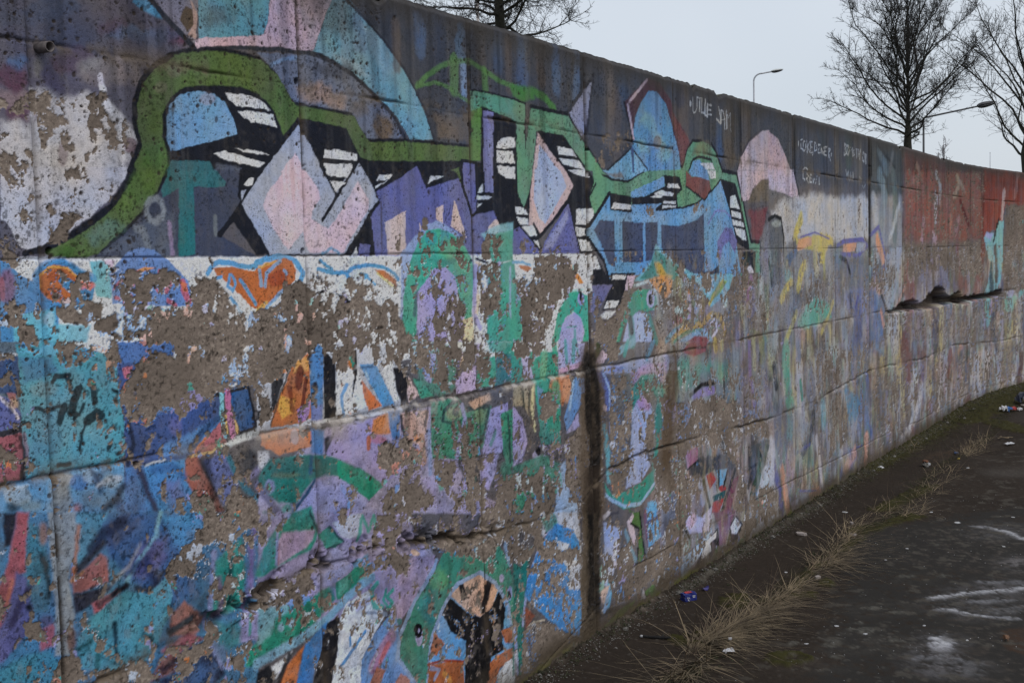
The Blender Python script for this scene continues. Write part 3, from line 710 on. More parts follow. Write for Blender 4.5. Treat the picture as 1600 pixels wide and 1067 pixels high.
2 84 88 150 115 89 100 6875 139 7216 80
2 166 164 168 296 123 80 7251 325 7303 214 7341 87
1 110 120 146 0 175 80 6900 126 7055 89 7053 39 6898 52
1 192 195 206 0 68 100 1535 1641 1853 1639 2487 1634 3343 1630 4224 1627 4214 1433 4066 1205 2954 1300 2310 1284 1694 1407 1550 1476
1 62 122 172 0 31 100 1513 1635 1536 1631 1554 1607 1588 1588 1596 1606 1624 1630 1674 1636 1690 1626 1741 1597 1758 1580 1736 1524 1649 1510 1647 1449 1502 1460
1 128 80 112 0 146 80 1548 1579 1542 1556 1530 1543 1516 1543 1505 1558 1502 1580 1508 1602 1520 1616 1535 1616 1545 1601
1 150 80 96 0 51 80 1521 1573 1518 1556 1514 1546 1509 1547 1506 1557 1506 1573 1508 1589 1512 1599 1517 1599 1520 1589
1 96 164 180 0 58 100 1741 1630 1783 1632 1805 1609 1796 1540 1755 1546 1749 1580
1 190 160 192 0 50 80 1779 1632 1815 1631 1800 1612
1 90 166 186 0 97 85 1540 1516 1642 1525 1644 1489 1734 1483 1722 1444 1533 1458
1 160 180 196 0 77 60 1640 1500 1637 1489 1631 1483 1623 1484 1617 1490 1615 1501 1618 1512 1625 1518 1633 1517 1638 1510
1 88 122 178 0 35 100 1795 1601 1849 1650 1884 1661 1927 1657 1976 1629 2010 1600 2035 1575 2058 1509 1800 1529
1 172 98 54 0 28 100 1644 1623 1677 1618 1723 1588 1753 1580 1739 1561 1705 1579 1668 1604 1654 1586 1678 1560 1701 1552 1698 1535 1659 1534 1622 1548 1606 1573 1607 1596 1623 1616
2 212 160 70 51 31 70 1608 1570 1609 1598 1631 1619 1681 1615 1722 1584
1 150 70 44 0 70 60 1661 1561 1656 1554 1646 1551 1633 1551 1623 1556 1619 1562 1624 1568 1634 1572 1647 1571 1657 1567
1 146 64 42 0 62 50 1656 1597 1653 1590 1646 1586 1637 1586 1630 1590 1628 1598 1631 1605 1639 1609 1647 1609 1654 1604
2 190 100 110 148 65 70 1704 1574 1748 1574
2 64 128 178 130 31 70 1587 1570 1595 1602 1624 1628 1674 1634 1707 1614 1754 1590
1 204 136 84 0 22 100 1870 1606 1900 1614 1931 1612 1875 1599
2 172 84 98 78 17 90 1833 1583 1809 1569 1804 1562
2 172 84 98 85 18 90 1837 1556 1830 1540 1837 1521
2 172 84 98 85 17 90 1807 1544 1816 1538
2 172 84 98 137 18 90 1858 1590 1855 1568
2 172 84 98 78 18 90 1868 1587 1865 1571
2 172 84 98 79 18 90 1882 1557 1889 1531
2 172 84 98 159 18 90 1900 1579 1894 1554
2 172 84 98 76 18 90 1877 1604 1884 1593
2 172 84 98 72 18 90 1917 1595 1923 1572 1935 1552
2 172 84 98 124 18 90 1944 1601 1944 1578
2 172 84 98 82 18 90 1953 1588 1948 1570
2 172 84 98 158 19 90 1982 1584 1964 1555
2 172 84 98 126 19 90 1967 1531 1991 1515
2 172 84 98 190 19 90 2016 1573 2021 1549 2035 1525
2 172 84 98 94 18 90 1854 1546 1857 1539
1 194 104 60 0 30 80 2001 1580 2033 1567 2034 1549 2019 1549
1 60 126 178 0 14 30 1902 1562 1901 1556 1899 1552 1897 1553 1895 1556 1894 1562 1896 1568 1898 1571 1900 1571 1902 1567
2 84 128 180 57 14 90 1838 1581 1839 1562 1804 1560
2 84 128 180 65 14 90 1839 1562 1841 1537 1825 1515
2 84 128 180 55 14 90 1847 1594 1845 1568 1867 1564 1880 1586
2 84 128 180 64 14 90 1884 1590 1884 1561 1893 1544 1914 1550
2 84 128 180 66 14 90 1897 1599 1912 1586 1919 1559
2 84 128 180 69 15 90 1934 1605 1938 1575 1951 1552
2 84 128 180 68 15 90 1966 1584 1952 1565 1947 1545
2 80 142 190 144 39 100 2101 1594 2119 1615 2141 1622 2181 1621 2239 1608 2282 1609
2 80 142 190 190 43 100 2281 1619 2318 1627 2375 1635 2433 1623 2464 1586 2449 1559
1 172 98 54 0 30 100 2121 1608 2192 1610 2244 1598 2283 1599 2277 1494 2250 1500 2217 1532 2172 1567 2134 1589
1 172 98 54 0 32 100 2277 1603 2330 1618 2388 1631 2420 1623 2436 1596 2430 1569 2376 1534 2310 1493 2273 1481
1 152 66 40 0 96 80 2315 1581 2367 1602 2404 1588 2389 1552 2332 1554
2 210 150 66 98 52 70 2292 1608 2355 1620
2 212 168 90 146 62 70 2279 1490 2311 1506
2 84 140 190 93 29 100 2133 1581 2148 1583
2 84 140 190 94 30 100 2179 1588 2169 1559 2188 1546 2201 1566 2185 1588
2 84 140 190 119 31 100 2219 1574 2252 1530 2269 1508
2 84 140 190 114 30 100 2181 1529 2214 1489 2236 1466
2 104 150 190 108 37 85 2374 1624 2316 1589 2308 1554
2 104 150 190 112 38 85 2386 1597 2395 1588
2 104 150 190 103 37 85 2383 1543 2310 1493
2 104 150 190 122 36 85 2292 1599 2295 1555
2 70 136 182 108 34 100 2541 1622 2568 1603 2589 1595
2 70 136 182 128 37 100 2529 1596 2588 1586 2653 1582 2684 1598 2752 1604 2830 1598 2886 1577 2906 1556
2 70 136 182 144 36 100 2653 1580 2673 1552 2717 1527
1 170 104 62 0 45 100 2786 1591 2838 1585 2893 1556 2900 1525 2868 1547 2813 1573
2 210 180 90 82 51 80 2798 1579 2884 1531
2 80 150 190 130 37 100 2720 1576 2750 1572 2735 1565
2 90 150 196 96 37 100 2750 1570 2788 1544
2 70 136 182 94 46 80 2552 1640 2592 1659 2623 1640
2 34 36 44 77 28 100 2466 1513 2550 1533
1 30 32 40 0 36 100 2592 1531 2649 1510 2706 1469 2648 1491
1 132 154 196 0 70 85 2923 1637 2976 1678 3066 1731 3130 1748 3240 1711 3314 1628 3343 1611 3349 1533 3333 1421 3308 1328 2899 1358 2915 1494
1 60 158 136 0 56 100 2915 1357 2928 1504 2962 1596 2981 1626 3019 1678 3065 1713 3128 1721 3211 1706 3286 1662 3323 1623 3342 1589 3326 1488 3298 1329
1 40 140 150 0 97 70 3126 1689 3119 1673 3100 1664 3078 1664 3060 1673 3054 1689 3062 1704 3080 1714 3103 1714 3120 1705
1 70 130 150 0 57 70 3146 1716 3193 1711 3198 1640 3142 1641
1 96 160 110 0 219 60 3173 1689 3277 1684 3323 1612 3327 1511 3276 1479 3232 1569 3142 1635
1 60 120 116 0 114 60 3104 1614 3235 1621 3225 1602 3121 1593
1 150 142 190 0 57 100 3001 1511 3056 1552 3103 1588 3167 1592 3222 1558 3238 1503 3273 1424 3258 1332 2992 1351
1 84 150 180 0 56 70 3124 1534 3118 1516 3106 1506 3091 1506 3080 1518 3076 1535 3082 1553 3094 1563 3109 1563 3120 1552
2 30 34 46 127 35 100 3098 1543 3098 1527
2 58 60 100 171 54 60 3001 1511 2984 1439
1 204 176 150 0 61 100 3348 1611 3383 1605 3403 1588 3359 1532 3375 1458 3353 1419 3334 1437
1 204 176 150 0 60 100 3263 1408 3322 1415 3333 1326 3258 1332
2 150 146 196 236 60 100 3352 1589 3333 1421 3371 1373
1 64 150 132 0 63 100 3429 1684 3493 1708 3603 1726 3597 1608 3466 1598 3446 1622
1 190 192 204 0 46 100 3353 1622 3436 1627 3435 1604 3383 1602
2 31 34 45 96 46 100 3358 1617 3424 1602
1 62 150 134 0 79 100 3434 1587 3599 1608 3584 1308 3409 1321
2 60 110 130 208 77 60 3426 1542 3435 1415
2 160 150 196 142 63 100 3487 1586 3509 1598
2 130 150 190 289 81 80 3584 1573 3578 1408
1 108 172 186 0 126 80 3388 1701 3494 1737 3606 1750 3605 1720 3493 1708 3428 1679
1 196 198 208 0 36 100 3597 1629 4114 1627 4195 1614 4194 1441 4116 1405 3943 1388 3583 1360
1 64 150 134 0 66 100 3585 1620 3607 1608 3614 1525 3656 1451 3648 1303 3569 1309
1 170 104 62 0 50 100 3634 1590 3697 1589 3732 1573 3696 1565 3650 1575
2 90 150 190 109 66 100 3595 1602 3663 1601 3721 1588
1 196 128 60 0 56 100 4062 1547 4096 1550 4142 1509 4107 1504
1 48 158 132 0 65 100 3875 1287 3918 1389 3985 1450 4026 1480 4080 1485 4174 1455 4191 1375 4186 1264 4123 1269 4114 1366 4048 1395 3981 1373 3938 1282
1 156 150 196 0 56 100 3925 1283 3954 1349 3995 1379 4062 1392 4114 1366 4139 1312 4123 1269
1 150 144 190 0 57 100 4146 1443 4139 1428 4124 1419 4105 1420 4091 1430 4086 1446 4092 1461 4107 1470 4126 1469 4141 1459
2 20 22 30 245 47 100 4116 1464 4116 1448
2 160 200 196 92 56 80 4039 1480 4134 1483
2 60 150 140 78 56 70 3993 1334 4072 1336
2 60 150 140 212 65 70 4058 1317 4062 1273
2 190 196 206 252 77 70 4190 1547 4190 1441
1 106 168 186 0 121 85 4611 1502 4712 1550 4798 1593 4845 1666 4923 1636 5103 1565 5316 1514 5813 1511 5741 1411 5495 1346 5334 1474 5027 1529 4846 1503
1 66 132 122 0 160 100 4660 1508 4780 1571 4844 1644 4957 1605 5140 1542 5025 1491 4812 1504
1 176 142 58 0 185 100 4824 1585 4885 1584 4954 1530 5026 1514 4952 1485 4848 1533
1 198 132 60 0 161 100 4710 1500 4900 1524 5026 1498 5005 1438 4949 1410 4861 1443 4776 1483
1 132 152 68 0 162 100 5608 1466 5675 1481 5720 1471 5628 1415 5496 1371 5498 1404
2 166 150 60 221 107 100 5653 1473 5475 1364
1 64 142 122 0 97 100 4493 1359 4576 1440 4642 1466 4776 1461 4860 1414 4858 1369 4737 1360 4654 1372 4507 1316 4457 1244 4411 1247
1 150 152 186 0 78 100 4822 1415 4812 1391 4789 1377 4762 1379 4740 1395 4733 1419 4742 1443 4765 1457 4792 1456 4814 1440
1 34 36 44 0 56 100 4801 1412 4796 1398 4783 1389 4768 1390 4757 1400 4753 1414 4758 1429 4770 1437 4785 1437 4797 1427
2 170 190 200 142 78 80 4610 1481 4760 1498 4844 1444 4859 1384
1 150 160 196 0 87 100 4488 1242 4540 1335 4638 1365 4737 1353 4785 1284 4799 1219
2 60 146 130 632 128 70 4571 1326 4583 1235
2 62 130 124 380 113 80 4753 1345 4834 1217
2 90 76 68 460 128 80 4563 1334 4577 1283
1 120 120 128 0 465 50 4843 1429 5023 1437 5013 1204 4834 1217
2 92 140 160 253 119 80 4940 1214 5034 1253 5129 1271
1 150 180 190 0 145 80 5151 1347 5140 1336 5111 1330 5076 1332 5048 1341 5038 1353 5049 1364 5077 1370 5112 1368 5141 1360
1 130 64 76 0 120 90 5138 1301 5125 1290 5092 1285 5053 1287 5022 1296 5010 1308 5023 1319 5054 1325 5094 1323 5126 1314
2 166 132 58 357 182 90 5013 1209 5128 1255 5366 1264 5494 1306 5623 1290 5687 1211 5640 1158
2 70 130 110 187 124 80 5031 1202 5166 1237 5365 1240
1 106 150 190 0 178 90 5088 1198 5204 1227 5407 1245 5531 1166
1 132 62 70 0 128 100 5183 1191 5283 1213 5426 1199 5467 1170
2 176 170 190 224 80 100 5492 1256 5557 1277 5577 1226 5510 1189
2 110 150 180 531 191 80 5374 1441 5309 1347
2 110 112 122 774 246 80 5176 1479 5173 1401
2 140 170 200 574 198 80 5501 1477 5478 1437
2 150 180 190 586 179 80 5695 1413 5693 1362
2 160 152 190 423 137 80 5212 1407 5228 1320
2 140 132 150 437 164 80 5330 1378 5267 1302
2 130 90 130 547 178 80 6077 1470 6023 1366
2 104 106 114 1411 430 80 5906 1457 5877 1320
2 112 112 118 1122 350 80 5784 1341 5757 1257
2 104 96 90 1396 461 80 6249 1265 6193 1178
2 140 140 120 682 219 80 5948 1316 5992 1191
2 120 120 80 236 196 80 6066 1186 6193 1169
1 66 138 158 0 47 100 1536 1450 1633 1454 1824 1398 1812 1167 1785 1148 1687 1153 1545 1153 1540 1259 1542 1422
1 80 150 180 0 46 100 1539 1436 1591 1439 1633 1450 1669 1426 1631 1418
1 62 96 140 0 152 60 1542 1422 1627 1418 1641 1381 1554 1364
1 60 120 150 0 232 40 1563 1306 1636 1293 1650 1258 1638 1201 1552 1207
1 120 132 130 0 153 40 1638 1341 1631 1331 1612 1326 1589 1329 1571 1337 1565 1349 1573 1358 1591 1363 1614 1361 1632 1352
1 74 148 168 0 162 60 1645 1244 1702 1252 1790 1224 1777 1164 1705 1168 1646 1193
1 56 78 118 0 51 100 1477 1424 1539 1426 1543 1340 1472 1352
2 190 192 200 63 29 80 1485 1431 1539 1430
1 84 92 152 0 51 100 1472 1352 1517 1333 1542 1298 1538 1270 1467 1266
2 196 184 190 71 37 80 1491 1341 1516 1317 1534 1290
1 200 150 90 0 74 60 1536 1324 1533 1316 1527 1311 1520 1312 1514 1318 1513 1326 1515 1334 1522 1339 1529 1338 1534 1332
1 160 92 86 0 44 80 1510 1348 1533 1345 1531 1331 1513 1333
1 48 48 60 0 44 100 1467 1264 1541 1273 1542 1257 1466 1254
1 150 80 92 0 37 100 1466 1254 1539 1256 1542 1173 1533 1152 1460 1159
2 150 84 110 118 68 60 1547 1251 1551 1186
2 30 40 46 120 52 80 1539 1188 1533 1150
2 26 40 48 127 47 90 1625 1360 1634 1371 1670 1370
2 26 40 48 122 47 90 1661 1369 1673 1344
2 26 40 48 207 48 90 1695 1338 1682 1317 1669 1286
2 26 40 48 175 49 90 1727 1346 1733 1330 1735 1304
2 26 40 48 94 46 90 1575 1307 1607 1297 1640 1303
2 26 40 48 187 47 90 1653 1302 1636 1266
2 26 40 48 233 49 90 1711 1262 1738 1273 1749 1268
2 26 40 48 71 48 90 1706 1258 1693 1226 1687 1194
2 26 40 48 130 48 90 1682 1280 1677 1270
2 26 40 48 86 48 90 1705 1300 1690 1279
2 26 40 48 95 50 90 1775 1196 1765 1189
2 26 40 48 84 50 90 1787 1324 1801 1319
2 26 40 48 111 47 90 1628 1170 1657 1169
2 26 40 48 98 51 90 1791 1170 1801 1172
1 40 80 92 0 40 0 1677 1410 1677 1410 1677 1410 1677 1410 1676 1410 1676 1410 1677 1411 1677 1411 1677 1411 1677 1411
1 86 138 176 0 39 100 1460 1156 1545 1151 1623 1160 1713 1148 1804 1148 1806 1024 1456 1095
1 152 164 172 0 89 70 1554 1114 1547 1102 1529 1098 1507 1102 1490 1113 1485 1127 1492 1138 1510 1142 1531 1138 1548 1127
1 96 150 190 0 92 70 1617 1131 1612 1124 1599 1121 1584 1123 1572 1131 1568 1140 1573 1148 1586 1151 1601 1148 1613 1141
1 160 158 156 0 95 80 1668 1130 1662 1122 1649 1119 1634 1122 1622 1129 1617 1139 1623 1146 1635 1149 1651 1147 1663 1139
1 104 96 88 0 188 80 1652 1088 1647 1065 1635 1052 1622 1055 1613 1072 1610 1096 1616 1118 1627 1131 1640 1129 1650 1112
1 52 108 176 0 96 70 1702 1116 1696 1106 1683 1102 1667 1105 1654 1114 1650 1125 1656 1135 1669 1140 1685 1137 1698 1128
1 150 170 186 0 98 60 1738 1125 1732 1115 1719 1110 1702 1113 1690 1122 1685 1134 1691 1144 1705 1149 1721 1146 1734 1137
1 46 92 140 0 198 70 1747 1116 1743 1107 1733 1104 1722 1106 1714 1113 1711 1122 1715 1130 1724 1134 1735 1132 1744 1125
1 150 160 164 0 202 70 1797 1103 1790 1090 1776 1085 1759 1088 1746 1098 1742 1113 1748 1125 1762 1131 1779 1128 1792 1117
1 96 110 118 0 196 60 1735 1072 1729 1060 1715 1054 1699 1057 1686 1068 1682 1082 1688 1094 1702 1100 1718 1097 1731 1086
1 120 130 124 0 182 60 1577 1088 1571 1080 1557 1078 1540 1081 1526 1089 1522 1098 1527 1106 1541 1108 1558 1105 1572 1097
1 30 34 36 0 178 80 1521 1095 1518 1089 1510 1087 1501 1089 1493 1094 1491 1101 1494 1107 1502 1109 1511 1107 1519 1102
1 168 84 60 0 192 80 1678 1060 1676 1054 1670 1051 1664 1052 1659 1057 1658 1064 1660 1070 1665 1074 1672 1072 1677 1067
1 96 130 150 0 200 60 1771 1057 1765 1047 1751 1043 1734 1046 1721 1056 1717 1068 1722 1078 1736 1082 1753 1079 1766 1070
1 52 72 120 0 204 70 1807 1043 1803 1030 1793 1023 1781 1025 1773 1036 1770 1050 1774 1063 1784 1069 1796 1067 1804 1057
1 140 160 170 0 88 60 1516 1135 1511 1132 1500 1131 1486 1134 1474 1139 1470 1143 1475 1147 1486 1147 1501 1145 1512 1140
1 58 80 132 0 45 100 1813 1437 1989 1424 1977 1389 1836 1362 1819 1306 1825 1250 2026 1257 2132 1274 2136 1201 2024 1137 1987 1127 1813 1139 1815 1244 1800 1381
1 52 104 170 0 88 90 1803 1438 1989 1424 1967 1394 1876 1386 1819 1383
1 178 92 110 0 34 100 1818 1373 1849 1376 1835 1346 1821 1352
1 78 128 186 0 187 80 1922 1169 2028 1191 2129 1219 2122 1199 2024 1137 1921 1141
1 110 104 158 0 183 50 1992 1212 1987 1198 1976 1191 1963 1193 1954 1203 1951 1218 1955 1231 1966 1239 1979 1237 1989 1227
1 60 74 110 0 174 60 1893 1178 1884 1165 1865 1159 1841 1163 1822 1175 1816 1189 1824 1202 1844 1208 1867 1204 1886 1193
2 106 160 182 115 42 80 2067 1356 2025 1327 1975 1284
1 64 124 184 0 120 100 1808 1136 1870 1132 1997 1127 1994 1076 2023 1025 2020 981 1801 1025
1 104 98 156 0 368 60 1931 1067 1983 1074 2007 1028 1943 1008
1 76 86 130 0 346 60 1808 1128 1851 1129 1863 1013 1801 1025
2 58 54 78 172 158 90 1846 1138 1867 1079 1895 1007
2 178 184 190 66 36 70 1870 1130 1900 1135 1930 1134
1 156 92 104 0 34 100 2123 1203 2132 1159 2024 1137 2081 1175
2 200 120 70 69 28 80 2024 1137 2081 1175
1 146 92 88 0 120 100 1997 1123 2024 1137 2133 1157 2141 1147 2042 1121 2051 1087 2084 1039 2116 962 2050 975 2013 1040 1990 1081
2 196 170 110 70 38 70 2013 1129 2078 1129 2135 1142
1 106 66 64 0 136 50 2067 1042 2089 1026 2119 961 2080 969
1 24 80 142 0 30 100 2160 1275 2225 1283 2250 1177 2195 1165 2175 1213
2 32 36 48 87 35 100 2087 1273 2166 1279 2228 1285 2252 1173 2194 1163
2 190 194 204 61 29 100 2086 1280 2144 1289 2185 1295
2 104 168 196 147 29 100 2141 1314 2132 1274 2129 1215 2138 1163
2 164 96 144 192 35 100 2152 1285 2155 1224 2165 1159
2 204 160 80 68 25 100 2143 1217 2144 1170
1 206 160 80 0 30 100 2166 1217 2189 1177 2180 1161
1 84 100 166 0 120 100 2050 1112 2134 1119 2172 1032 2161 999 2114 982 2069 1071
1 50 54 74 0 192 70 2042 1116 2078 1116 2090 1055 2069 1063
2 30 112 142 177 122 100 2142 1106 2165 1059 2197 1014 2243 973
1 52 58 72 0 204 90 2180 1113 2253 1124 2250 1062 2205 1048
2 176 184 190 185 91 75 2129 1134 2182 1148 2254 1159
2 120 110 160 204 164 80 2211 1038 2248 1054
1 62 118 160 0 120 90 1456 1096 2241 938 2213 469 1432 728
1 42 44 58 0 120 100 1482 1091 1517 1084 1497 1017 1479 1016
1 162 84 94 0 120 100 1517 1084 1544 1079 1530 949 1508 947 1489 891 1478 844 1437 800 1444 903 1480 961
2 196 110 80 96 120 70 1492 937 1481 893
1 62 120 142 0 152 100 1541 1058 1579 1028 1589 923 1580 844 1542 855 1524 921
1 160 104 74 0 154 70 1589 1022 1586 1008 1579 1000 1572 1001 1566 1012 1565 1027 1568 1041 1575 1049 1582 1048 1588 1037
2 24 36 46 119 124 80 1570 979 1583 924 1582 880
1 92 94 150 0 120 100 1503 955 1527 935 1540 855 1523 809 1482 782 1434 748 1437 806 1485 888
1 84 72 108 0 186 80 1593 818 1588 811 1578 809 1565 812 1556 820 1552 830 1557 837 1567 840 1580 836 1590 828
1 164 84 96 0 124 90 1551 808 1593 815 1590 768 1552 761
1 34 36 44 0 120 100 1537 898 1535 893 1531 891 1526 892 1521 896 1520 902 1522 907 1527 910 1532 908 1536 904
1 28 34 44 0 120 100 1539 866 1537 861 1532 859 1527 861 1523 865 1521 871 1523 875 1528 877 1533 876 1537 871
1 34 36 56 0 120 100 1488 744 1486 738 1481 735 1476 737 1472 742 1471 750 1473 756 1478 759 1483 758 1487 752
1 34 36 56 0 120 100 1514 752 1512 748 1509 746 1505 747 1502 751 1501 756 1503 761 1506 763 1510 762 1513 758
1 72 138 164 0 120 100 1667 1054 1753 1036 1701 960 1652 918 1655 1000
1 56 96 152 0 178 100 1744 1007 1801 1027 2047 977 2015 900 1935 873 1922 840 1851 825 1819 850 1749 933
1 66 134 194 0 242 100 1902 1006 2047 977 2038 924 1983 891 1938 926
1 64 74 108 0 338 80 1744 1007 1778 1024 1833 997 1792 958 1737 963
1 102 88 144 0 352 70 1849 938 1908 945 1920 881 1814 851 1787 866
1 60 90 150 0 466 70 2030 779 2018 760 1991 753 1959 762 1934 782 1925 806 1936 825 1963 832 1995 824 2021 804
2 112 166 192 120 120 85 1907 1005 1889 949 1842 908 1796 859
1 146 94 96 0 120 100 1727 944 1745 926 1744 872 1647 867 1641 903
2 206 140 70 60 120 80 1640 899 1672 914
2 54 60 76 193 146 100 1737 967 1691 939 1652 916
1 54 58 78 0 120 100 1645 868 1758 861 1711 831 1644 819
1 166 90 106 0 120 100 1695 830 1767 847 1773 838 1700 803
2 26 28 40 167 120 100 1752 837 1793 850
2 40 40 60 129 120 80 1710 824 1752 836
2 54 58 72 133 120 90 1823 837 1866 818 1908 855
1 72 144 168 0 120 100 1691 804 1794 838 1860 811 1923 844 1931 788 1919 742 1882 683 1840 648 1754 644 1658 690 1649 757
2 40 116 130 146 120 100 1708 747 1698 666
2 28 60 80 100 120 100 1755 769 1757 674
2 30 90 100 101 120 90 1643 736 1688 746
2 40 110 126 108 120 80 1646 713 1678 730
1 26 50 60 0 120 80 1868 694 1865 688 1857 685 1848 688 1841 695 1839 702 1842 709 1850 711 1859 708 1866 702
2 110 170 196 70 120 70 1927 830 1930 789
1 150 102 98 0 120 100 1926 740 1970 765 2026 717 2055 694 1996 666 1918 689
2 56 64 76 204 130 100 1919 699 1993 713
1 148 84 94 0 130 100 1891 660 1986 682 2027 648 1915 632
1 136 84 72 0 166 90 1885 642 2021 629 1986 593 1852 591
1 50 60 92 0 236 100 1861 585 1908 598 2020 625 2064 620 2093 538 2064 518
1 70 108 168 0 288 80 1947 557 2018 592 2066 563 2058 520
2 128 136 186 164 120 90 2076 865 2062 762 2049 638 2089 556
1 42 142 132 0 160 100 2080 843 2178 885 2186 774 2160 692 2063 695
2 130 100 160 217 204 80 2214 900 2196 691
1 142 138 184 0 122 100 2166 682 2226 670 2222 590 2149 601
2 50 140 120 85 120 100 2194 665 2188 614
1 100 120 150 0 196 80 2049 646 2103 613 2111 541 2068 589
1 60 130 130 0 248 70 2079 676 2154 677 2143 596 2081 615
1 30 140 118 0 124 100 2158 561 2221 586 2217 515 2151 536
1 62 128 152 0 150 100 1434 748 1508 763 1577 757 1607 714 1572 682 1432 728
1 138 143 147 0 120 100 1590 1069 1663 1055 1664 991 1635 911 1645 815 1628 730 1590 741 1597 832 1595 921
1 140 146 150 0 236 70 1609 1133 1659 1131 1659 1054 1596 1067
2 182 106 60 115 120 85 1669 1020 1663 980 1648 912
1 120 76 50 0 128 80 1647 762 1643 745 1636 736 1628 739 1623 751 1621 769 1625 786 1632 795 1640 792 1645 780
2 34 40 56 124 77 80 1818 1142 1840 1186 1829 1242
2 40 70 120 197 86 80 2014 1143 2060 1186 2117 1212
2 40 44 60 148 172 80 2044 1113 2074 1058 2093 1012
2 36 60 90 124 148 80 1713 1144 1729 1123 1736 1091
2 34 40 50 94 67 80 1535 1246 1544 1209 1537 1156
2 44 90 150 199 164 80 1894 1114 1960 1111 1989 1081
2 40 44 60 180 152 80 1742 1048 1780 1063 1801 1091
2 46 52 80 262 150 80 1701 960 1739 993 1795 1005
2 44 60 110 266 158 80 1816 882 1856 896 1882 842
2 40 44 64 189 170 80 1995 830 2014 875 2055 925
2 40 100 120 108 154 80 1712 700 1774 657 1820 634
2 36 40 60 185 168 80 1893 611 1951 625 2026 627
2 60 54 92 168 134 80 1486 842 1512 885 1538 914
2 36 44 60 139 180 80 2139 829 2125 780 2133 717
2 120 84 120 223 176 80 2086 790 2100 743 2086 696
2 150 150 160 77 154 80 1839 940 1807 896 1754 866
2 160 170 178 94 67 80 1489 1133 1516 1139 1544 1137
2 176 178 184 88 150 80 1728 1104 1765 1113 1792 1112
1 168 172 184 0 58 85 2268 1404 2701 1372 2905 1326 2894 1131 2445 1151 2254 1159
1 56 56 62 0 74 100 2319 1320 2391 1359 2360 1276 2325 1208 2292 1181 2255 1190 2257 1216 2313 1222
1 172 98 52 0 33 100 2425 1374 2477 1354 2474 1166 2425 1157 2306 1163 2321 1208 2380 1287
1 212 154 62 0 108 80 2337 1211 2352 1245 2410 1229 2401 1193 2355 1181
1 214 160 66 0 111 60 2417 1352 2476 1342 2471 1306 2408 1307
2 112 50 36 305 88 90 2437 1309 2426 1269
2 120 54 36 191 65 80 2389 1263 2398 1203
2 104 46 36 160 56 90 2461 1283 2438 1207 2429 1162
1 138 112 172 0 56 85 2415 1201 2476 1217 2456 1163 2418 1161
2 80 70 60 74 32 80 2424 1365 2353 1254 2307 1170
1 48 118 182 0 34 100 2483 1337 2510 1391 2537 1361 2522 1159 2476 1160
2 34 40 60 174 45 100 2496 1261 2499 1242
1 130 110 170 0 142 50 2479 1202 2525 1202 2521 1155 2476 1158
1 32 32 40 0 35 100 2536 1361 2587 1323 2583 1156 2528 1158
1 196 200 212 0 30 100 2592 1313 2675 1313 2695 1280 2709 1244 2729 1166 2629 1159 2584 1160
2 82 140 196 143 30 100 2635 1248 2610 1215 2617 1156
1 32 34 42 0 30 100 2668 1350 2684 1349 2686 1276 2661 1204 2657 1205 2673 1277 2645 1309
1 68 134 188 0 38 100 2697 1302 2776 1301 2865 1161 2806 1157
2 34 84 130 80 49 70 2704 1291 2773 1292
2 160 190 214 80 31 70 2726 1277 2740 1255
1 194 106 58 0 37 100 2705 1255 2800 1163 2734 1156 2713 1209
1 196 200 212 0 32 100 2804 1269 2847 1311 2870 1283 2874 1216 2890 1167 2863 1171
1 36 36 44 0 118 100 2861 1279 2902 1275 2942 1230 2926 1169 2896 1167 2874 1211
1 196 168 166 0 53 100 2939 1243 2995 1177 2938 1160 2931 1189
1 60 146 122 0 68 100 2964 1233 3002 1224 3079 1162 3004 1164
1 70 140 124 0 210 70 2958 1354 3220 1334 3201 1170 3070 1163 3002 1213
1 156 148 192 0 96 80 3008 1318 3096 1300 3064 1207 3029 1221
1 166 152 192 0 60 100 3203 1198 3263 1236 3333 1241 3353 1319 3362 1313 3331 1159 3210 1156
1 198 168 150 0 59 100 3242 1299 3275 1280 3263 1242 3235 1250
1 60 148 124 0 54 100 3327 1160 3353 1239 3386 1265 3464 1264 3459 1159
1 58 118 124 0 80 100 3453 1157 3470 1264 3584 1308 3576 1165
2 150 146 190 237 61 80 3359 1250 3378 1214
1 54 146 130 0 79 90 3409 1321 3584 1308 3581 1260 3428 1284
1 150 142 176 0 126 100 2526 1130 2749 1135 2894 1131 3069 1131 3241 829 3549 673 2240 937 2245 1010
1 186 108 60 0 65 100 2265 1149 2379 1153 2468 1131 2465 1087 2330 1083 2260 1121
2 206 130 60 179 84 70 2277 1138 2320 1136
1 168 150 156 0 77 80 2411 1123 2407 1110 2398 1103 2387 1105 2379 1114 2377 1128 2381 1141 2390 1148 2400 1147 2408 1137
1 72 116 172 0 136 100 2465 1139 2520 1124 2509 1055 2457 1069
1 58 60 76 0 104 100 2516 1103 2579 1116 2569 1076 2518 1053
1 178 178 186 0 120 100 2250 1107 2287 1101 2292 1073 2259 1052 2248 1058
1 142 132 188 0 74 100 2576 1124 2749 1130 2730 1072 2831 1037 2876 948 2784 920 2578 1032 2522 1053
1 130 120 150 0 176 60 2533 1129 2627 1126 2625 1088 2538 1091
1 186 116 66 0 101 100 2745 1129 2817 1141 2829 1073 2761 1078 2731 1092
2 176 90 60 202 62 100 2722 1074 2717 1044
1 160 90 110 0 126 70 2808 1056 2800 1048 2780 1046 2755 1049 2736 1058 2729 1067 2737 1075 2757 1078 2781 1074 2801 1066
1 58 108 162 0 65 100 2819 1145 2878 1141 2875 1056 2841 1043 2827 1084
1 108 122 180 0 130 80 2832 1057 2890 1059 2887 998 2837 995
1 188 152 140 0 94 100 2886 1132 3037 1122 3019 1052 2973 1016 2906 1042
2 44 44 52 142 53 90 2886 1122 2888 1091 2903 1050
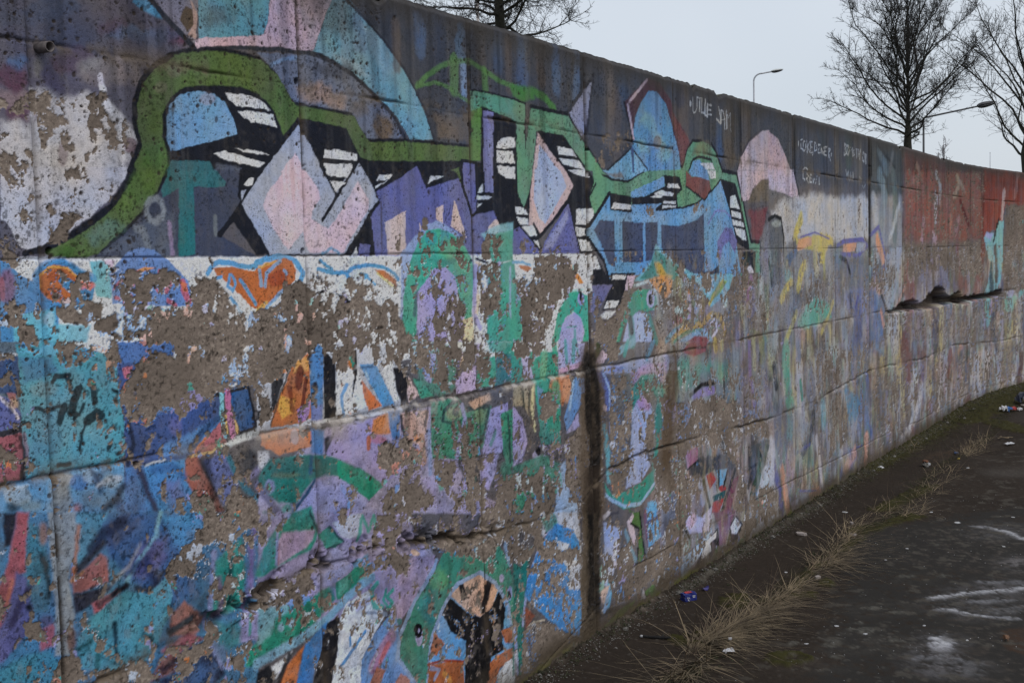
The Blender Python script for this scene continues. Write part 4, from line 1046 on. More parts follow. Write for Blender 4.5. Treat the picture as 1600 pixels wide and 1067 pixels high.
2 46 46 54 141 69 80 3028 1120 3012 1074
2 70 66 66 340 132 60 2919 1123 2912 1067
2 192 140 100 346 95 80 2992 1034 2997 959
2 120 140 190 213 83 80 3033 1050 3034 910
1 62 132 112 0 73 100 3050 1144 3210 1145 3255 1086 3413 1092 3359 958 3306 915 3046 957 3043 1081
1 136 148 108 0 173 70 3226 1084 3216 1072 3191 1067 3162 1071 3139 1082 3131 1096 3141 1108 3164 1113 3194 1109 3217 1098
1 120 146 104 0 229 60 3395 1057 3384 1038 3358 1029 3327 1033 3302 1049 3294 1070 3304 1089 3330 1098 3362 1094 3387 1078
2 40 72 80 150 73 85 3112 1077 3122 1108 3190 1138 3265 1096 3397 1091
2 40 74 76 89 57 80 3112 1077 3157 1060 3206 1076
1 40 66 74 0 72 80 3209 1092 3204 1084 3193 1080 3181 1082 3170 1088 3167 1097 3171 1105 3182 1109 3195 1107 3205 1101
1 196 160 140 0 107 90 3267 1118 3400 1137 3409 1113 3305 1091
2 38 70 80 129 46 80 3397 1091 3373 1025 3339 961
2 140 140 190 228 66 90 3227 1112 3244 1065 3201 982 3189 939
1 150 142 192 0 79 100 3405 1079 3520 1088 3526 1046 3473 912 3342 926 3372 1002
2 62 132 112 194 63 70 3400 952 3434 994
1 62 142 112 0 81 100 3469 1053 3571 1064 3560 850 3513 846 3483 904
2 40 70 72 153 48 80 3523 1040 3531 873
1 156 146 196 0 93 100 3326 906 3451 909 3426 843 3381 792 3331 813
1 66 150 118 0 142 80 3067 926 3168 909 3146 847 3080 842
1 152 142 190 0 97 100 2984 897 3065 905 3061 830 3026 847
2 52 144 120 609 201 80 3491 844 3519 743
2 52 144 120 503 187 70 3272 847 3259 781
1 60 150 150 0 129 80 2798 879 2846 860 2835 817 2779 828
1 36 122 114 0 120 100 2246 1036 2289 1076 2400 1072 2508 1055 2571 1035 2679 986 2786 917 2711 883 2645 928 2575 979 2511 995 2456 986 2392 935 2322 949 2268 984 2245 1019
1 28 140 118 0 36 100 2572 1030 2679 983 2786 917 2711 883 2645 928 2569 983
1 64 106 106 0 134 60 2292 1073 2440 1059 2570 1033 2568 985 2456 995 2295 1023
1 120 126 96 0 130 50 2410 1013 2399 1010 2369 1013 2334 1019 2306 1026 2295 1032 2306 1035 2335 1032 2370 1026 2399 1019
1 120 126 160 0 120 100 2310 998 2305 987 2294 982 2281 984 2271 993 2268 1006 2272 1017 2283 1023 2296 1020 2306 1011
1 98 82 72 0 120 100 2299 995 2296 990 2289 987 2281 989 2274 994 2272 1000 2275 1005 2282 1007 2291 1006 2297 1001
2 34 76 112 136 120 100 2469 986 2427 949 2374 910
2 48 130 120 274 212 80 2265 932 2353 927
1 142 142 188 0 53 100 2483 980 2560 984 2617 952 2711 881 2671 850 2381 908
2 108 104 134 228 120 100 2239 1016 2279 968 2323 920
2 120 140 190 127 47 70 2587 948 2604 916
1 120 120 150 0 139 50 2553 974 2547 963 2532 959 2515 962 2501 971 2497 983 2503 993 2517 998 2534 995 2548 986
2 34 80 120 150 120 80 2460 1055 2454 1014
2 60 70 60 102 48 50 2640 973 2663 974
1 150 142 186 0 119 80 2240 938 2877 811 3041 631 2860 521 2479 557 2227 719
1 44 136 124 0 120 100 2218 766 2253 833 2299 877 2358 910 2452 915 2478 843 2468 812 2451 790 2305 773 2248 758
1 164 142 176 0 120 100 2330 865 2462 844 2454 815 2425 802 2305 775 2306 835
2 126 132 186 103 120 100 2358 906 2311 874 2301 781
2 140 80 90 51 120 70 2315 833 2309 779
2 40 70 80 105 120 90 2444 898 2475 839
1 60 128 150 0 210 60 2238 792 2272 842 2304 858 2293 783 2248 763
1 50 142 126 0 41 100 2477 825 2524 841 2589 781 2555 771 2506 778
2 34 70 80 94 47 90 2524 838 2585 781
1 180 184 202 0 72 90 2538 845 2611 854 2679 850 2675 781 2615 782 2579 798
2 48 150 136 137 50 85 2678 840 2706 785 2732 830 2752 765
2 48 150 136 154 49 85 2670 832 2660 770
1 150 146 194 0 100 90 2667 783 2768 776 2774 734 2673 747
1 142 142 192 0 58 100 2451 665 2446 709 2603 706 2640 710 2542 668
1 60 140 180 0 98 70 2633 712 2694 717 2692 682 2631 677
1 26 132 108 0 54 100 2546 613 2541 666 2631 687 2697 696 2709 643 2605 607
1 92 170 150 0 95 60 2557 666 2601 670 2599 636 2554 623
1 36 132 116 0 120 100 2225 675 2280 660 2389 644 2514 665 2541 617 2396 550 2272 532 2216 529
1 122 164 184 0 170 80 2219 676 2267 667 2337 658 2342 633 2290 629 2269 590 2219 573
1 70 110 140 0 93 70 2514 665 2542 660 2532 619
1 34 112 104 0 342 70 2400 608 2512 644 2496 605 2411 576
1 132 160 186 0 120 100 2320 596 2317 589 2311 587 2303 589 2297 595 2295 603 2298 609 2304 611 2312 609 2318 603
1 132 160 186 0 120 100 2366 594 2363 588 2356 585 2348 588 2342 594 2340 601 2343 608 2350 610 2358 608 2364 602
2 112 156 186 294 120 100 2713 639 2659 631 2597 609 2501 568 2376 542 2272 532 2210 525
1 33 34 42 0 120 100 2208 500 2258 507 2282 458 2255 449 2206 465
1 200 204 214 0 120 100 2267 497 2348 518 2321 492 2280 461
1 186 106 56 0 120 100 2398 521 2383 491 2359 416 2286 441 2327 485
2 34 34 40 177 120 90 2335 510 2292 446
1 44 114 184 0 120 100 2402 523 2502 562 2470 464 2439 445 2425 394 2357 417 2380 468
1 34 34 42 0 35 100 2500 556 2554 561 2565 532 2533 444 2503 368 2427 394 2454 454 2480 509
1 200 204 215 0 37 100 2558 556 2585 590 2696 606 2769 505 2711 460 2649 398 2642 322 2505 368 2536 443
2 134 146 168 127 63 90 2661 540 2715 530 2777 505
2 74 134 190 126 42 100 2673 481 2618 447 2556 412
2 74 134 190 92 30 100 2601 487 2596 459
2 110 130 190 81 61 60 2596 583 2655 576
2 150 150 196 179 99 70 2639 561 2702 574
1 98 140 196 0 58 100 2647 398 2711 460 2818 512 2836 455 2834 350 2913 232 2641 322
2 164 112 142 490 191 85 2797 429 2755 401 2705 360
2 186 90 92 210 90 70 2780 409 2737 365
1 184 106 64 0 63 90 2679 310 2721 355 2763 331 2733 292
1 184 104 64 0 66 90 2805 276 2840 296 2888 259 2879 243 2813 265
2 176 180 196 113 50 60 2689 355 2723 395
2 40 150 138 188 50 90 2735 616 2707 598 2716 550 2755 534
2 40 150 138 120 51 90 2781 584 2764 557 2786 521 2811 534 2780 563 2814 575
1 154 136 178 0 67 100 2893 655 3046 632 3035 594 2928 503 2832 461 2821 553 2849 608
1 200 164 130 0 54 80 2959 661 2955 655 2943 654 2929 657 2919 664 2915 671 2919 676 2930 677 2944 674 2955 668
1 46 120 128 0 33 100 2854 462 2851 455 2845 453 2838 455 2833 461 2831 469 2833 475 2839 478 2846 476 2852 470
1 58 134 116 0 66 100 2834 350 2860 437 2947 535 3038 577 3087 631 3192 635 3414 603 3495 506 3535 406 3516 36 2913 236
1 44 140 146 0 207 70 3041 451 3029 425 3001 415 2969 424 2943 449 2935 480 2947 505 2974 515 3006 507 3032 482
1 100 160 100 0 211 60 3119 535 3106 519 3073 515 3034 525 3004 545 2993 567 3006 582 3037 587 3077 577 3108 557
2 126 152 192 179 41 100 2824 345 2842 416 2915 501 3035 589 3049 612
2 126 152 192 155 40 100 2824 351 2921 229
1 152 150 196 0 34 100 2964 380 2959 361 2948 351 2935 355 2925 371 2923 392 2928 412 2939 421 2951 418 2961 402
1 18 18 26 0 27 100 2962 399 2957 386 2945 380 2932 384 2921 396 2918 412 2923 426 2934 432 2948 428 2959 416
1 150 150 196 0 20 100 2948 404 2946 400 2943 398 2939 399 2936 403 2936 407 2937 411 2940 413 2944 412 2947 408
1 86 146 198 0 45 100 2982 209 3008 351 3077 441 3156 503 3305 510 3405 445 3487 346 3526 196 3518 30
1 190 206 222 0 42 80 3059 390 3056 382 3050 378 3042 380 3036 388 3034 398 3037 407 3044 411 3051 408 3057 401
1 196 158 138 0 46 100 3121 476 3234 512 3334 494 3426 428 3374 359 3301 350 3218 396
1 28 28 34 0 46 100 3118 469 3208 399 3301 350 3369 360 3431 415 3467 334 3439 222 3451 185 3365 185 3344 88 3192 139 3208 291 3123 347 3074 425
2 30 30 36 302 103 100 3187 501 3206 451
2 34 32 38 362 93 100 3364 456 3323 373
2 126 152 192 165 45 100 2980 209 3006 351 3077 443 3161 503 3310 509 3405 445 3487 346 3515 199
1 166 94 54 0 42 100 3027 378 3081 318 3034 292 3001 309
1 166 94 54 0 50 100 2986 273 3114 252 3189 222 3192 139 2982 209
2 150 60 30 76 43 100 2986 276 3067 266 3189 225
2 128 148 190 139 42 80 3003 259 3047 240 3019 216
2 212 150 60 187 86 70 3074 220 3110 180
1 166 94 54 0 49 100 3437 261 3527 256 3529 189 3458 207
1 166 94 54 0 48 100 3359 169 3456 180 3525 175 3523 136 3421 125 3386 74 3344 88
1 200 204 212 0 65 100 3398 103 3454 133 3523 136 3518 30 3407 67
1 152 150 196 0 40 100 3466 448 3462 440 3453 436 3443 439 3434 447 3432 456 3435 465 3444 468 3455 465 3463 458
1 130 140 190 0 41 100 3515 381 3512 366 3504 358 3494 360 3487 372 3485 389 3489 404 3497 412 3506 410 3513 398
2 30 32 40 192 49 100 3495 386 3499 373
2 120 150 190 231 81 80 3477 571 3506 492
1 52 142 130 0 77 100 3567 1273 3917 1245 3905 876 3757 908 3710 1152 3561 1152
1 154 148 194 0 59 100 3634 1250 3689 1245 3724 1155 3661 1160
1 154 154 198 0 65 100 3919 1290 4140 1261 4121 1169 3919 1153
2 60 150 146 257 73 80 3977 1279 3986 1201
2 60 150 146 320 74 80 4049 1274 4039 1203
2 60 150 146 131 47 80 4069 1272 4080 1219
2 110 160 130 487 139 70 3811 1241 3795 1168
2 30 160 134 375 89 90 3888 1292 3895 1184
1 196 140 160 0 74 60 3920 1175 4120 1189 4121 1169 3919 1153
2 150 156 190 195 58 70 4179 1264 4182 1191
1 60 84 50 0 79 100 4235 1267 4292 1236 4261 1204 4224 1187
1 196 168 176 0 80 100 4291 1222 4348 1190 4303 1167 4216 1167
1 150 156 190 0 169 70 4174 1158 4376 1146 5086 1151 5063 1061 4345 1115 4229 1126
2 120 160 176 320 148 80 4440 1203 4599 1234
2 60 150 140 288 84 70 4535 1238 4501 1184
2 74 130 160 357 112 80 4799 1219 4728 1151
1 152 140 118 0 100 100 3561 1146 3721 1137 3704 980 3636 1062 3557 1072
2 60 70 66 157 50 80 3627 1124 3636 1062
2 60 70 66 162 59 80 3679 1112 3669 1046 3712 955
2 190 186 140 183 68 80 3703 1122 3693 1043 3712 961
1 182 112 70 0 126 90 3823 1109 3843 1146 3996 1145 4001 1096 3926 1027 3852 1080
1 190 140 110 0 165 70 4006 1083 3997 1053 3977 1037 3953 1039 3935 1060 3929 1091 3938 1120 3958 1137 3982 1134 4000 1114
1 60 150 120 0 213 80 3767 1090 3905 1132 3907 914 3819 921
1 92 132 184 0 93 100 4035 1132 4116 1117 4115 1044 3959 920 3936 975
2 150 180 210 182 55 80 4021 1114 3983 1007
1 154 148 192 0 84 100 3952 914 4055 985 4068 924 3985 916
1 100 130 170 0 86 80 3733 1131 3780 1107 3777 1045 3741 1062
1 154 142 188 0 66 100 3557 1072 3622 1016 3654 926 3616 856 3545 846
1 48 140 128 0 88 100 3736 951 3900 909 3905 876 3757 898
1 148 142 184 0 77 100 3684 873 3745 900 3742 845 3716 805
1 26 28 36 0 60 100 3751 874 3746 864 3735 859 3722 861 3712 870 3708 881 3713 891 3724 896 3737 894 3747 886
1 60 142 124 0 138 90 3545 846 3767 859 3901 800 3896 698 3708 641 3536 676
1 146 168 196 0 147 90 3895 795 3940 806 3966 665 4037 619 4022 578 3841 614
2 50 150 130 189 75 70 4049 855 4040 685
1 40 150 124 0 178 60 3763 785 3900 774 3910 708 3785 731
2 88 104 166 552 90 100 4250 1131 4320 1062 4324 986
2 150 170 196 121 50 80 4286 1127 4345 1046 4338 964
2 88 154 170 484 141 80 4282 888 4314 774 4324 668
2 130 140 186 289 92 70 4349 893 4367 793
2 88 104 166 277 144 70 4346 1135 4467 1124
1 184 160 160 0 60 100 4273 999 4316 980 4308 954 4279 971
1 156 128 168 0 224 80 4553 1102 4709 1123 4936 1110 4931 1012 4791 1034 4590 1048
2 44 128 120 813 180 90 4578 948 4605 1003 4672 1036 4791 1034 4876 965 4835 857 4856 734 4800 652
1 140 152 192 0 99 100 4566 928 4611 966 4678 982 4769 925 4801 802 4727 753 4699 713 4743 654 4635 595 4486 593 4510 700 4543 781
1 150 110 160 0 177 80 4611 966 4678 980 4760 926 4734 908 4634 927
1 104 90 78 0 135 90 4715 880 4783 864 4786 737 4691 722
1 46 136 126 0 96 100 4272 663 4350 587 4489 582 4635 591 4776 630 4779 539 4622 491 4454 506 4305 585
2 132 162 198 160 64 100 4284 602 4349 566 4470 517 4631 497 4778 562
2 80 150 160 205 93 80 4840 555 4876 564
1 90 140 176 0 113 90 4680 465 4766 478 4826 436 4798 421 4679 445
1 110 120 128 0 527 85 5075 1121 5443 1106 5892 1113 5894 833 5075 904
1 66 142 128 0 498 70 5334 986 5306 961 5235 951 5151 960 5085 984 5061 1014 5087 1039 5155 1050 5239 1041 5309 1017
1 66 142 128 0 516 70 5483 1029 5457 1012 5394 1006 5318 1014 5258 1031 5236 1052 5260 1069 5321 1075 5397 1068 5459 1051
1 66 142 128 0 549 70 5735 988 5717 955 5671 938 5616 944 5572 970 5557 1005 5575 1038 5620 1055 5675 1050 5719 1025
1 66 142 128 0 491 70 5217 1070 5201 1043 5162 1030 5114 1035 5077 1055 5064 1084 5079 1110 5118 1123 5165 1119 5204 1099
1 66 142 128 0 532 70 5592 1044 5574 1031 5530 1026 5478 1031 5436 1044 5420 1059 5437 1072 5479 1078 5532 1073 5575 1060
1 136 64 74 0 127 100 5124 1148 5222 1188 5446 1180 5413 1125 5259 1112
2 60 40 46 97 76 80 5123 1147 5261 1153 5424 1144
2 168 150 80 535 134 80 5542 1165 5551 1131
2 168 150 80 441 109 80 5640 1157 5643 1124
1 122 104 164 0 156 90 5211 916 5374 946 5539 936 5524 896 5250 895
2 26 26 30 235 116 100 5211 924 5354 962 5533 954
2 30 32 38 399 117 90 5324 830 5381 855 5414 806 5417 716
1 110 104 114 0 606 60 5915 1085 6349 1106 6334 671 5901 718
2 116 96 142 467 180 80 6039 1128 6045 950 6114 763
2 150 148 110 654 211 70 6102 1124 6109 979
2 130 124 70 1030 279 70 6243 1113 6254 1039
1 110 110 130 0 306 70 5927 750 6336 736 6334 671 6023 693
2 40 40 44 269 83 80 5659 962 5662 851
2 40 40 44 311 92 70 6202 1044 6185 945
1 62 66 76 0 213 100 5159 609 5278 606 5707 563 5826 484 5808 452 5570 492 5315 511 5194 523
1 142 94 124 0 88 100 5137 644 5301 663 5287 584 5160 557
2 28 28 32 116 63 100 5140 640 5157 562 5298 587
1 160 110 138 0 84 100 5665 647 5751 630 5805 557 5689 564
2 28 28 32 275 69 100 5643 658 5684 563
2 110 108 120 417 118 80 5415 667 5391 604
1 60 64 70 0 166 70 5599 665 5687 626 5707 563 5618 586
1 154 46 52 0 93 100 5397 492 5483 500 5528 448 5440 410
1 84 144 186 0 96 100 5537 497 5693 481 5656 409 5577 398
1 156 46 50 0 83 100 5668 377 5657 369 5630 367 5597 373 5571 384 5561 396 5572 404 5598 406 5631 400 5658 389
1 18 84 90 0 82 100 5477 370 5654 371 5641 330 5487 339
1 160 48 48 0 95 100 5476 341 5641 330 5561 268 5463 287
1 112 60 82 0 127 100 5724 405 5847 412 5718 236 5583 263
2 26 28 34 285 79 100 5365 469 5403 388 5453 295
2 26 28 34 303 84 100 5801 453 5699 358 5605 265
2 30 34 40 221 55 100 5569 484 5566 408
2 30 34 40 207 56 100 5692 471 5633 396
2 140 150 180 477 156 80 5313 470 5350 365
1 120 110 120 0 178 70 5189 396 5270 413 5287 323 5187 343
1 74 78 82 0 122 100 6013 547 6308 546 6219 437 6013 421
2 24 24 28 182 91 100 6013 543 6008 422 6219 437
2 48 70 42 816 185 100 6302 517 6191 387 6058 265
2 22 24 24 373 93 90 6262 542 6166 428
2 26 26 28 424 120 90 6062 390 5997 330
1 180 180 186 0 188 100 6217 382 6330 410 6322 177 6210 190 6134 250
2 30 30 32 351 101 90 5874 299 5823 238
1 32 122 112 0 67 100 3527 493 3582 461 3666 525 3605 357 3572 52 3505 68
2 136 150 196 163 51 100 3713 502 3627 395 3584 240
2 136 150 196 218 50 100 3526 257 3539 69
2 176 176 190 273 83 70 3531 145 3525 74
1 186 188 198 0 128 90 3756 634 4035 577 4054 414 4020 262 4037 56 3906 102 3814 315 3737 499
1 54 130 194 0 72 100 3599 347 3638 423 3713 499 3764 550 3840 578 3992 514 4045 443 4026 380 3960 403 3941 283 4047 255 4044 61 3919 103 3819 172 3701 263 3644 310
2 150 150 200 110 44 100 3757 539 3827 568
1 186 190 200 0 55 100 3861 500 3956 466 3936 444 3865 462
1 190 192 200 0 55 100 3895 418 3960 403 3958 364 3920 386
1 150 80 56 0 85 100 3603 306 3676 251 3640 236 3603 197
2 196 186 170 68 43 80 3615 219 3651 230 3747 212
1 46 140 126 0 141 80 3742 611 3841 616 3865 573 3776 548
1 142 156 198 0 122 100 4256 492 4442 417 4374 298 4333 223 4301 189 4229 235 4266 393
2 186 180 200 625 145 70 4385 366 4367 299
2 80 150 190 553 122 90 4318 220 4284 137
2 120 170 170 540 160 70 4247 286 4229 222
1 186 164 160 0 101 90 4221 203 4310 208 4254 138 4226 153
2 40 42 48 224 163 80 4209 102 4357 89
2 70 68 80 116 62 80 4301 510 4407 503
2 186 180 190 229 101 80 4265 511 4317 521
1 178 162 176 0 76 100 4490 443 4556 473 4561 406 4586 317 4557 327 4509 392
2 104 138 160 284 108 80 4473 403 4555 269 4602 221
1 74 116 58 0 65 100 4524 479 4621 460 4631 414 4671 205 4594 227 4610 389 4530 426 4563 457 4494 514
2 24 28 26 133 44 100 4621 460 4632 406 4672 208
2 24 28 26 131 44 100 4530 427 4610 389 4589 232
2 112 74 96 322 101 90 4676 449 4680 403 4706 293
1 84 148 190 0 114 90 4696 445 4782 442 4823 374 4846 300 4705 275 4701 369
2 84 80 110 222 102 90 4694 393 4815 398
1 100 160 196 0 113 80 4698 489 4801 484 4808 437 4713 441
1 164 162 200 0 116 100 5187 346 5326 289 5465 323 5438 199 5182 238 5122 303
1 182 150 170 0 126 80 5126 302 5226 338 5285 293 5183 258
2 26 28 32 177 75 100 5125 271 5172 221
1 142 168 198 0 114 100 5056 96 5179 147 5475 204 5319 106 5076 39
1 110 110 112 0 354 40 4753 192 4970 203 5080 130 5037 14 4835 50 4732 115
2 140 90 100 472 359 50 4873 87 5039 61
2 40 40 44 121 57 90 4700 164 4749 99 4835 44
1 26 28 34 0 91 100 5114 26 5277 83 5362 146 5540 194 5565 100 5336 32 5173 11
1 188 190 198 0 66 100 5313 74 5330 124 5436 146 5445 93
1 188 190 198 0 67 100 5362 154 5524 177 5512 146 5382 129
1 116 72 94 0 166 85 5474 288 5800 240 5739 183 5643 82 5554 94 5557 187
1 26 28 34 0 115 100 5654 67 5727 176 5810 203 5916 128 5852 62 5710 45
1 190 190 198 0 86 100 5719 161 5798 195 5879 136 5806 103 5736 118
1 74 112 52 0 117 100 5792 31 5926 85 5925 46 5851 22
2 70 106 54 513 162 80 5520 76 5486 42
1 170 170 176 0 374 60 6051 81 6313 91 6317 43 6100 34
2 160 158 166 502 120 70 5998 20 6025 78
1 80 128 56 0 79 100 4646 85 4749 97 4803 43 4686 40
2 26 30 28 130 56 100 4631 118 4670 48
1 182 180 192 0 67 100 4608 61 4643 107 4664 50
1 80 126 56 0 83 100 4228 41 4387 74 4554 73 4520 48 4355 40 4264 36
1 132 132 146 0 194 80 4343 107 4649 151 4630 104 4435 90
2 120 150 190 293 81 80 4301 175 4253 111
2 170 170 180 120 89 60 4512 207 4618 217 4789 214
1 96 104 128 0 648 60 7743 1004 8558 944 8555 813 7814 855
1 112 112 118 0 1067 60 7664 847 8467 809 8420 696 7735 709
1 118 84 76 0 1120 55 9426 829 10461 777 10523 630 9476 682
1 116 82 76 0 1585 50 10092 612 11801 550 11671 342 10210 462
1 104 112 140 0 856 55 6387 702 6789 681 7099 521 7028 347 6431 384
1 116 110 124 0 972 45 7163 471 7654 500 7721 194 7288 138
1 112 92 90 0 1137 50 9644 1085 10528 1066 10525 811 9696 861
1 118 108 104 0 1889 50 11058 1009 12639 1008 12640 659 11057 762''')
WALL_STAINS = parse('''2 74 62 50 2216 680 85 4181 1157 4177 930 4165 549
2 70 60 48 1517 486 90 4152 568 4132 287 4101 -45
2 15 14 14 1215 331 97 4171 1165 4187 996 4195 792 4172 539
2 15 14 14 1083 353 96 4172 550 4163 348 4157 76
1 14 13 13 0 233 90 4148 1154 4177 1181 4223 1150 4198 1136
1 46 38 32 0 389 70 4098 741 4239 731 4236 534 4062 570
2 72 58 44 1278 592 80 5009 1112 4984 953 4917 679
2 74 60 44 254 96 70 5030 1171 5060 999
2 70 56 40 1075 474 50 4916 648 4983 514''')
